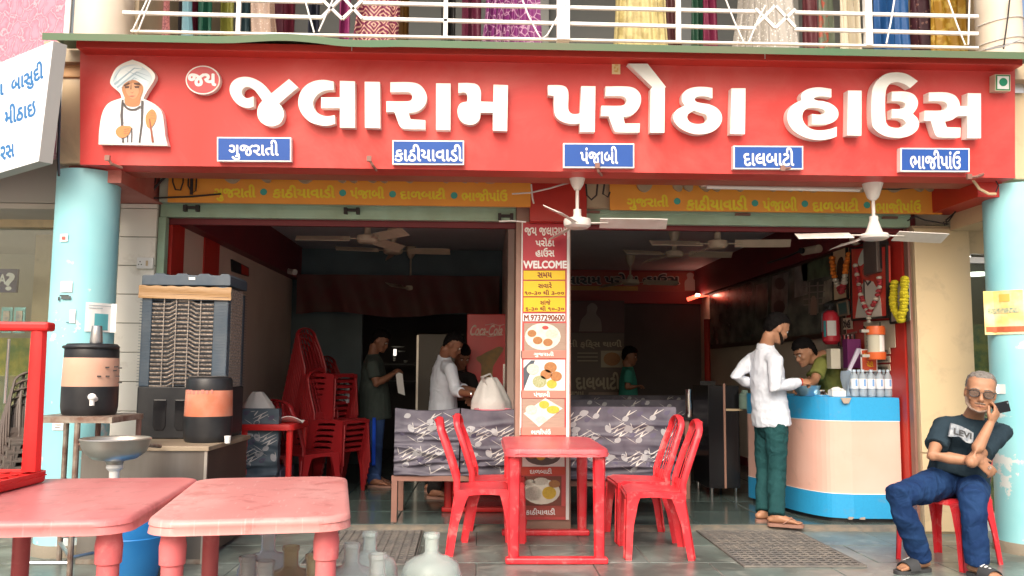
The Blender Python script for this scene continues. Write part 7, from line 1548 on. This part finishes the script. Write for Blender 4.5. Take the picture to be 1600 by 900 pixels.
def sandal(par, ank, toe, zf, m, strap='slide', s=1.0, m2=None):
    a = V(ank); t = V(toe); t.z = 0; t.normalize(); l = V((-t.y, t.x, 0)); g = V((a.x, a.y, zf))
    pts = spline([(-.07, 0, 1), (-.05, .035, 1), (.05, .040, 1), (.14, .052, 1), (.195, .030, 1), (.205, 0, 1), (.19, -.035, 1), (.12, -.050, 1), (.05, -.036, 1), (-.05, -.034, 1)], 4)
    f = lambda x, y, d: g+t*(x*s)+l*(y*s)+V((0, 0, d))
    so_ = obj('sandal', MB().prism(pts, -.018, .006, f), m, par, bevel=.004)
    if strap == 'slide':
        o = obj('sandal_strap', MB().slab(lambda u, v: f(.055+.085*v, .055*math.cos(PI*u)*(1+.03*v), .004+(.068-.022*v)*math.sin(PI*u)), 14, 5, (0, 0, .005), 1), m, par, smooth=True)
        for k in range(3): obj('stripe_print', MB().slab(lambda u, v: f(.062+.024*k+.014*v, .055*math.cos(PI*(.52+.16*(3-k)/3*u+.04)), .012+(.066-.022*(.1+.28*k))*math.sin(PI*(.52+.16*(3-k)/3*u+.04))), 6, 1, (0, 0, .003), 1), M['print_white'], o)
    else:
        for sy in (-1, 1): obj('sandal_strap', MB().tube([f(.145, .008, .012), f(.11, sy*.025, .052), f(.05, sy*.042, .010)], [(.010, .004)]*3, 8), m2 or m, par, smooth=True)
def person(label, J, shirt, trousers, skin, hairm, hair='full', sleeve='short', build=1.0, vox=.0075, beard=None, hands=None, feet=None, zf=.035, collar=False, hem=.10, eyes=True, belly=1.0, legs_hidden=False, head_s=1.0, detail=True, wr=.010):
    base = V((J['pelvis'].x, J['pelvis'].y, zf)); t = thing('person', label, 'person', base); b = build
    B = basis(J['face'], J.get('hup', (0, 0, 1))); hc = J['head']; neck, pel = J['neck'], J['pelvis']
    sh = {k: J['sh'+k] for k in 'LR'}; rt = (sh['R']-sh['L']).normalized(); up = (neck-pel).normalized(); chest = pel.lerp(neck, .68); waist = pel.lerp(neck, .30)
    mb = MB(); P = head_mb(mb, hc, B, head_s)
    nk = hc+B @ V((0, -.03, -.09)); mb.tube([nk, nk.lerp(neck, .5), neck, neck-up*.05], [(.054, .056), (.055, .056), (.066, .060), (.10, .07)], 14, round_=True, ref=tuple(rt))
    mb.tube([pel-up*.06, waist, chest, neck-up*.05], [(.145*b, .10*b), (.125*b, .09*b), (.145*b, .095*b), (.09, .06)], 14, round_=True, ref=tuple(rt))
    for k in 'LR':
        s_, e_, w_ = sh[k], J['el'+k], J['wr'+k]
        mb.tube([neck-up*.07, s_-up*.01, s_.lerp(e_, .5), e_, e_.lerp(w_, .35), w_], [.045, .052*b, .046*b, .038*b, .038*b, .025*b], 12, round_=True)
        mb.ell(e_, (.033*b,)*3, n=12)
        h = (hands or {}).get(k, {}); d = h.get('d', w_-e_); nn = h.get('n', V((0, 0, 1)))
        hand_mb(mb, w_, d, nn, h.get('side', 1 if k == 'L' else -1), h.get('curl', (25, 30, 25)), h.get('s', .95), h.get('thumb', (.6, .75)))
        if not legs_hidden:
            hp, kn, an = J['hip'+k], J['kn'+k], J['an'+k]; mb.tube([hp, hp.lerp(kn, .5), kn, kn.lerp(an, .3), an], [.080*b, .064*b, .048*b, .044*b, .030], 12, round_=True); foot_mb(mb, an, J['toe'+k], 1, zf)
    body = grow('body', mb, vox, skin, t, 3)
    # shirt
    mb = MB()
    hm = J.get('hem', pel-up*hem)
    mb.tube([hm, hm.lerp(waist, .45), waist, waist.lerp(chest, .55), chest, chest.lerp(neck, .55), neck-up*.035, neck-up*.005], [(.196*b, .150*b*belly), (.186*b, .146*b*belly), (.170*b, .138*b*belly), (.178*b, .132*b), (.182*b, .125*b), (.158*b, .10*b), (.105, .082), (.075, .070)], 20, ref=tuple(rt))
    for k in 'LR':
        s_, e_, w_ = sh[k], J['el'+k], J['wr'+k]
        if sleeve == 'short': q = s_.lerp(e_, .70); mb.tube([neck-up*.06, s_.lerp(neck, .3)-up*.03, s_-up*.008, s_.lerp(e_, .4), q], [.062, .070*b, .064*b, .064*b, .066*b], 14)
        elif sleeve == 'rolled': q = e_.lerp(w_, .35); mb.tube([neck-up*.06, s_.lerp(neck, .3)-up*.03, s_-up*.008, s_.lerp(e_, .5), e_, q], [.062, .072*b, .068*b, .060*b, .056*b, .052*b], 14)
        else: q = e_.lerp(w_, .97); mb.tube([neck-up*.06, s_.lerp(neck, .3)-up*.03, s_-up*.008, s_.lerp(e_, .5), e_, e_.lerp(w_, .4), e_.lerp(w_, .85), q], [.062, .072*b, .068*b, .062*b, .056*b, .050*b, .042*b, .040*b], 14)
    sho = grow('shirt', mb, vox, shirt, t, 4, wr, 11, hash(label) % 50)
    if collar:
        obj('collar', MB().slab(lambda u, v: neck+up*(-.012+.045*v)+rt*((.078-.012*v)*math.cos(2*PI*u))+rt.cross(up)*((.076-.012*v)*math.sin(2*PI*u)), 24, 3, tuple(V((0, 0, .004))), 1), shirt, t, smooth=True)
    else: obj('neckband', MB().tube([neck+up*(-.006)+rt*(.072*math.cos(a))+rt.cross(up)*(.068*math.sin(a)) for a in [2*PI*i/20 for i in range(21)]], .006, 6), shirt, t, smooth=True)
    if not legs_hidden:
        mb = MB(); mb.tube([pel+up*.07, pel, pel-V((0, 0, .08))], [(.155*b, .115*b), (.165*b, .125*b), (.13*b, .11*b)], 16, round_=True, ref=tuple(rt))
        for k in 'LR':
            hp, kn, an = J['hip'+k], J['kn'+k], J['an'+k]; lo = an.lerp(kn, -.04)
            mb.tube([hp+(pel-hp)*.3, hp, hp.lerp(kn, .5), kn, kn.lerp(an, .3), kn.lerp(an, .7), lo], [.09*b, .105*b, .092*b, .075*b, .072*b, .068*b, .066*b], 16)
        grow('trousers', mb, vox, trousers, t, 4, wr*1.1, 12, 7)
    mb = MB(); hair_mb(mb, P, head_s, hair); grow('hair', mb, .006, hairm, t, 1, .007, 75)
    if eyes:
        for sx in (-1, 1):
            e_ = obj('eye', MB().ell(P(sx*.031, .0805, .116), (.0098*head_s,)*3, n=12), mat('eye white', (.6, .56, .52), .3), t, smooth=True)
            obj('iris', MB().ell(P(sx*.031, .0855, .1155), (.0058*head_s,)*3, n=8), M['black'], e_, smooth=True)
            obj('eyebrow', MB().tube([P(sx*.012, .0925, .136), P(sx*.033, .093, .141), P(sx*.055, .076, .134)], .003*head_s, 6), hairm, t, smooth=True)
        obj('lips', MB().tube([P(-.022, .090, .043), P(0, .101, .0445), P(.022, .090, .043)], [.002, .0042, .002], 6), mat('lips', (.25, .10, .08), .5), t, smooth=True)
    if beard:
        mb = MB()
        mb.tube([P(-.0705, -.002, .080), P(-.061, .042, .045), P(-.039, .074, .020), P(0, .089, .010), P(.039, .074, .020), P(.061, .042, .045), P(.0705, -.002, .080)], [(.003, .012), (.005, .016), (.007, .016), (.009, .017), (.007, .016), (.005, .016), (.003, .012)], 8, round_=True, ref=(0, 0, 1.0))
        mb.tube([P(-.028, .091, .058), P(0, .101, .062), P(.028, .091, .058)], [.004, .006, .004], 8, round_=True)
        grow('beard', mb, .005, beard, t, 2, .002, 80)
    return t, P, B
Z3 = lambda x, y, z: V((x, y, z))
A = lambda x, y, Y: at(x, y, Y)
# --- seated man with phone
J = dict(head=A(1532, 612, 5.44), face=V((-.45, -.88, -.12)), hup=V((.16, 0, 1)), neck=A(1521, 652, 5.56), pelvis=A(1497, 745, 5.66),
         shR=A(1475, 664, 5.56), shL=A(1566, 672, 5.60), elR=A(1457, 712, 5.42), wrR=A(1530, 722, 5.30), elL=A(1517, 722, 5.27), wrL=A(1547, 662, 5.33),
         hipR=A(1480, 752, 5.64), hipL=A(1518, 755, 5.66), knR=A(1402, 775, 5.30), knL=A(1521, 780, 5.24), anR=flo(1438, 868, .10), anL=flo(1526, 876, .10), toeR=V((-.95, -.35, 0)), toeL=V((.22, -1, 0)), hem=A(1497, 747, 5.62))
hd = {'R': dict(d=A(1556, 742, 5.30)-A(1530, 722, 5.30), n=V((.1, -1, .25)), side=-1, curl=(12, 16, 14), s=.95), 'L': dict(d=A(1560, 641, 5.33)-A(1547, 662, 5.33), n=V((.35, -.85, -.4)), side=-1, curl=(28, 34, 26), s=.98)}
man, P, B = person('seated grey-haired man in dark tee and jeans holding a phone to his cheek', J, M['tee_navy'], M['denim'], M['skin'], M['hair_grey'], 'receding', 'short', 1.02, .0065, M['beard_grey'], hd, zf=.020, belly=1.08, head_s=1.10)
for s_ in 'RL': sandal(man, J['an'+s_], J['toe'+s_], .018, M['rubber'])
# glasses
for sx in (-1, 1):
    loop = spline([(sx*.012, .126, 1), (sx*.035, .131, 1), (sx*.060, .126, 1), (sx*.062, .108, 1), (sx*.050, .096, 1), (sx*.024, .096, 1), (sx*.013, .106, 1)], 3)
    yv = lambda x: .104-abs(x)*.22
    obj('glasses_lens', MB().prism(loop, .0, .002, lambda x, z, d: P(x, yv(x)+d, z)), M['glass_lens'] if False else mat('brown tinted lens', (.30, .22, .18), .1, trans=.6, ior=1.1), man)
    obj('glasses_frame', MB().tube([P(x, yv(x)+.001, z) for x, z in loop+loop[:1]], .0026, 6), M['black'], man); obj('glasses_arm', MB().tube([P(sx*.062, .090, .124), P(sx*.079, .02, .122), P(sx*.080, -.02, .112)], .0028, 6), M['black'], man)
obj('glasses_bridge', MB().tube([P(-.013, .103, .120), P(0, .107, .123), P(.013, .103, .120)], .0026, 6), M['black'], man)
ph_c = A(1567, 637, 5.36); pb = basis(V((.25, -.95, .1)), V((.96, .2, .16))); tph = thing('mobile_phone', 'black mobile phone in the seated man\'s raised hand', 'phone', ph_c)
obj('phone_body', MB().box((-.034, -.005, -.068), (.034, .005, .068)).xf(Matrix.Translation(ph_c+V((0, .02, 0))) @ pb.to_4x4()), M['phone'], tph, bevel=.004); obj('camera_lens', MB().tube([(.02, .005, .055), (.02, .008, .055)], .007, 12).xf(Matrix.Translation(ph_c+V((0, .02, 0))) @ pb.to_4x4()), M['chrome'], tph)
obj('finger_ring', MB().tube([A(1547, 731, 5.262)+V((.008*math.cos(a), .004, .008*math.sin(a))) for a in [i*PI/6 for i in range(13)]], .0025, 6), M['chrome'], man)
# chest print
fc0, fc1 = A(1487, 671, 5.0), A(1530, 671, 5.0)
YT = 5.405
def ft(x, y, d):
    q = at(x, -y, YT-.0); dx = (x-1510)/30.0; return V((q.x, YT-.012+.018*dx*dx-d+(.012*(-y-672)/20.0)*-1, q.z))
bat = obj('chest_print', MB().prism(spline([(1487, -661), (1499, -665), (1511, -671), (1519, -676), (1517, -690), (1513, -692, 1), (1507, -691, 1), (1503, -688, 1), (1497, -682, 1), (1489, -682, 1), (1482, -682)]), .004, -.010, ft), mat('grey camo print', (.20, .23, .27), .7, var=(.40, .43, .46), vscale=40, vamt=1), man)
text('lettering', 'LEVI', M['rubber'], lambda x, y, d: ft(x, y-.33*(x-1488), d+.006), (1489, -677, 1515, -668), man, bold=.03, lift=0, shear=.1)

# --- customer at the counter
J = dict(head=A(1214, 512, 7.02), face=V((.86, .18, -.42)), hup=V((.35, 0, 1)), neck=A(1196, 543, 7.06), pelvis=A(1203, 652, 7.10),
         shR=A(1211, 562, 6.92), shL=A(1177, 560, 7.20), elR=A(1211, 606, 6.86), wrR=A(1250, 597, 6.96), elL=A(1150, 588, 7.18), wrL=A(1186, 606, 7.28),
         hipR=A(1213, 665, 7.02), hipL=A(1198, 665, 7.20), knR=A(1214, 738, 6.98), knL=A(1195, 735, 7.16), anR=flo(1213, 803, .13), anL=flo(1193, 797, .13), toeR=V((.95, -.35, 0)), toeL=V((.92, .1, 0)), hem=A(1206, 664, 7.10))
hd = {'R': dict(d=V((.9, .3, .05)), n=V((.1, -.6, .8)), curl=(35, 40, 30)), 'L': dict(d=V((.8, -.2, -.3)), n=V((0, .9, .2)), curl=(20, 20, 20))}
c2, P, B = person('bearded customer in pale shirt and dark green trousers leaning at the counter', J, M['shirt_white'], M['trouser_green'], M['skin'], M['hair'], 'short', 'long', .93, .007, M['beard'], hd, zf=.055, collar=True, head_s=1.0)
for s_ in 'RL': sandal(c2, J['an'+s_], J['toe'+s_], .054, M['tan_leather'], 'thong')
obj('bracelet', MB().tube([J['wrR']+V((.012, .028*math.cos(a), .028*math.sin(a))) for a in [i*PI/8 for i in range(17)]], .004, 6), M['shop_red'], c2)
# --- clerk
J = dict(head=A(1257, 550, 7.72), face=V((-.86, -.25, -.45)), hup=V((-.25, 0, 1)), neck=A(1284, 556, 7.78), pelvis=A(1322, 650, 7.95),
         shR=A(1287, 570, 7.93), shL=A(1283, 568, 7.62), elR=A(1262, 600, 7.85), wrR=A(1258, 606, 7.45), elL=A(1272, 596, 7.52), wrL=A(1256, 604, 7.36))
hd = {'R': dict(d=V((-.5, -.6, -.2)), n=V((0, -.3, 1)), curl=(30, 30, 30)), 'L': dict(d=V((-.6, -.5, -.1)), n=V((0, -.3, 1)), curl=(30, 30, 30))}
person('clerk in an olive tee bending over behind the counter', J, M['tee_olive'], None, M['skin'], M['hair'], 'full', 'short', .98, .0085, None, hd, zf=.05, legs_hidden=True)
# --- man in dark tee reading a slip
def stand(x, ft, hd_, nk, pl, Y, face, sgn, **k): pass
J = dict(head=A(594, 532, 9.72), face=V((.88, -.10, -.40)), hup=V((.3, 0, 1)), neck=A(583, 553, 9.74), pelvis=A(585, 640, 9.77),
         shR=A(582, 570, 9.54), shL=A(582, 568, 9.92), elR=A(588, 600, 9.48), wrR=A(613, 585, 9.56), elL=A(596, 598, 9.92), wrL=A(616, 582, 9.72),
         hipR=A(586, 648, 9.68), hipL=A(584, 648, 9.86), knR=A(586, 700, 9.66), knL=A(583, 697, 9.84), anR=flo(584, 748, .12), anL=flo(580, 743, .12), toeR=V((.95, -.25, 0)), toeL=V((.95, .1, 0)))
m4, P, B = person('man in a dark tee and blue track pants reading a paper slip, left inside', J, M['tee_dark'], M['track_blue'], M['skin_dark'], M['hair'], 'full', 'short', 1.1, .011, None, None, zf=.05, belly=1.15, wr=.004)
obj('trouser_stripe', MB().slab(lambda u, v: J['hipR'].lerp(J['anR'], v*.75+.04)+V((-.012+.035*u, -.118+.03*v, 0)), 3, 14, (0, .012, 0), 1), M['stripe_blue'], m4)
for s_ in 'RL': sandal(m4, J['an'+s_], J['toe'+s_], .052, M['tan_leather'], 'thong')
tag(obj('paper_slip', MB().slab(lambda u, v: at(622+11*u-4*v, 614-34*v+4*u, 9.6)+V((0, -.02*math.sin(v*3), 0)), 3, 6, (0, .003, 0), 1), M['paper']), 'white paper slip held by the man in the dark tee', 'paper')
# --- man in white shirt packing a bag
J = dict(head=A(708, 538, 8.75), face=V((.80, -.05, -.55)), hup=V((.45, 0, 1)), neck=A(694, 560, 8.82), pelvis=A(692, 650, 8.95),
         shR=A(704, 575, 8.60), shL=A(690, 572, 9.0), elR=A(712, 612, 8.50), wrR=A(738, 616, 8.25), elL=A(716, 606, 8.9), wrL=A(742, 610, 8.4),
         hipR=A(694, 660, 8.85), hipL=A(690, 660, 9.05), knR=A(690, 715, 8.8), knL=A(684, 712, 9.0), anR=flo(678, 765, .12), anL=flo(674, 755, .12), toeR=V((.85, -.4, 0)), toeL=V((.9, .1, 0)), hem=A(692, 650, 8.95))
hd = {'R': dict(d=V((.7, -.6, 0)), n=V((0, 0, 1)), curl=(35, 40, 30)), 'L': dict(d=V((.7, -.6, 0)), n=V((0, 0, 1)), curl=(35, 40, 30))}
m5, P, B = person('man in a white shirt bending over the white carry bag', J, M['shirt_white'], M['shirt_black'], M['skin_dark'], M['hair'], 'short', 'rolled', 1.0, .010, None, hd, zf=.05, collar=True, wr=.006)
for s_ in 'RL': sandal(m5, J['an'+s_], J['toe'+s_], .052, M['tan_leather'], 'thong')
obj('wrist_watch', MB().tube([J['wrR']+V((-.012, -.004, 0))+V((.0, .028*math.cos(a), .026*math.sin(a))) for a in [i*PI/8 for i in range(17)]], .006, 6), M['chrome'], m5)
# --- dark man behind the bag
J = dict(head=A(722, 556, 9.2), face=V((.35, -.75, -.55)), hup=V((0, 0, 1)), neck=A(718, 577, 9.3), pelvis=A(712, 665, 9.45),
         shR=A(700, 590, 9.35), shL=A(736, 590, 9.25), elR=A(706, 620, 9.2), wrR=A(726, 622, 8.9), elL=A(745, 620, 9.1), wrL=A(738, 626, 8.85),
         hipR=A(705, 672, 9.45), hipL=A(718, 672, 9.45), knR=A(704, 720, 9.4), knL=A(717, 720, 9.4), anR=flo(702, 757, .12), anL=flo(716, 757, .12), toeR=V((.1, -1, 0)), toeL=V((.2, -1, 0)))
person('man in black behind the white-shirted one, only his face catching light', J, M['shirt_black'], M['shirt_black'], M['skin_dark'], M['hair'], 'full', 'short', .95, .012, None, None, zf=.04, wr=0)
# --- far man in teal
J = dict(head=A(984, 556, 11.6), face=V((.9, -.3, -.2)), neck=A(981, 573, 11.62), pelvis=A(982, 640, 11.65),
         shR=A(982, 582, 11.45), shL=A(980, 582, 11.82), elR=A(980, 606, 11.42), wrR=A(992, 604, 11.38), elL=A(980, 606, 11.9), wrL=A(992, 604, 11.8),
         hipR=A(982, 645, 11.58), hipL=A(981, 645, 11.74), knR=A(982, 690, 11.58), knL=A(981, 690, 11.74), anR=flo(982, 722, .12), anL=flo(981, 720, .12), toeR=V((1, 0, 0)), toeL=V((1, 0, 0)))
person('dim figure in a teal shirt beside the menu board at the back', J, M['tee_teal'], M['shirt_black'], M['skin_dark'], M['hair'], 'full', 'short', .95, .014, None, None, zf=.04, wr=0)
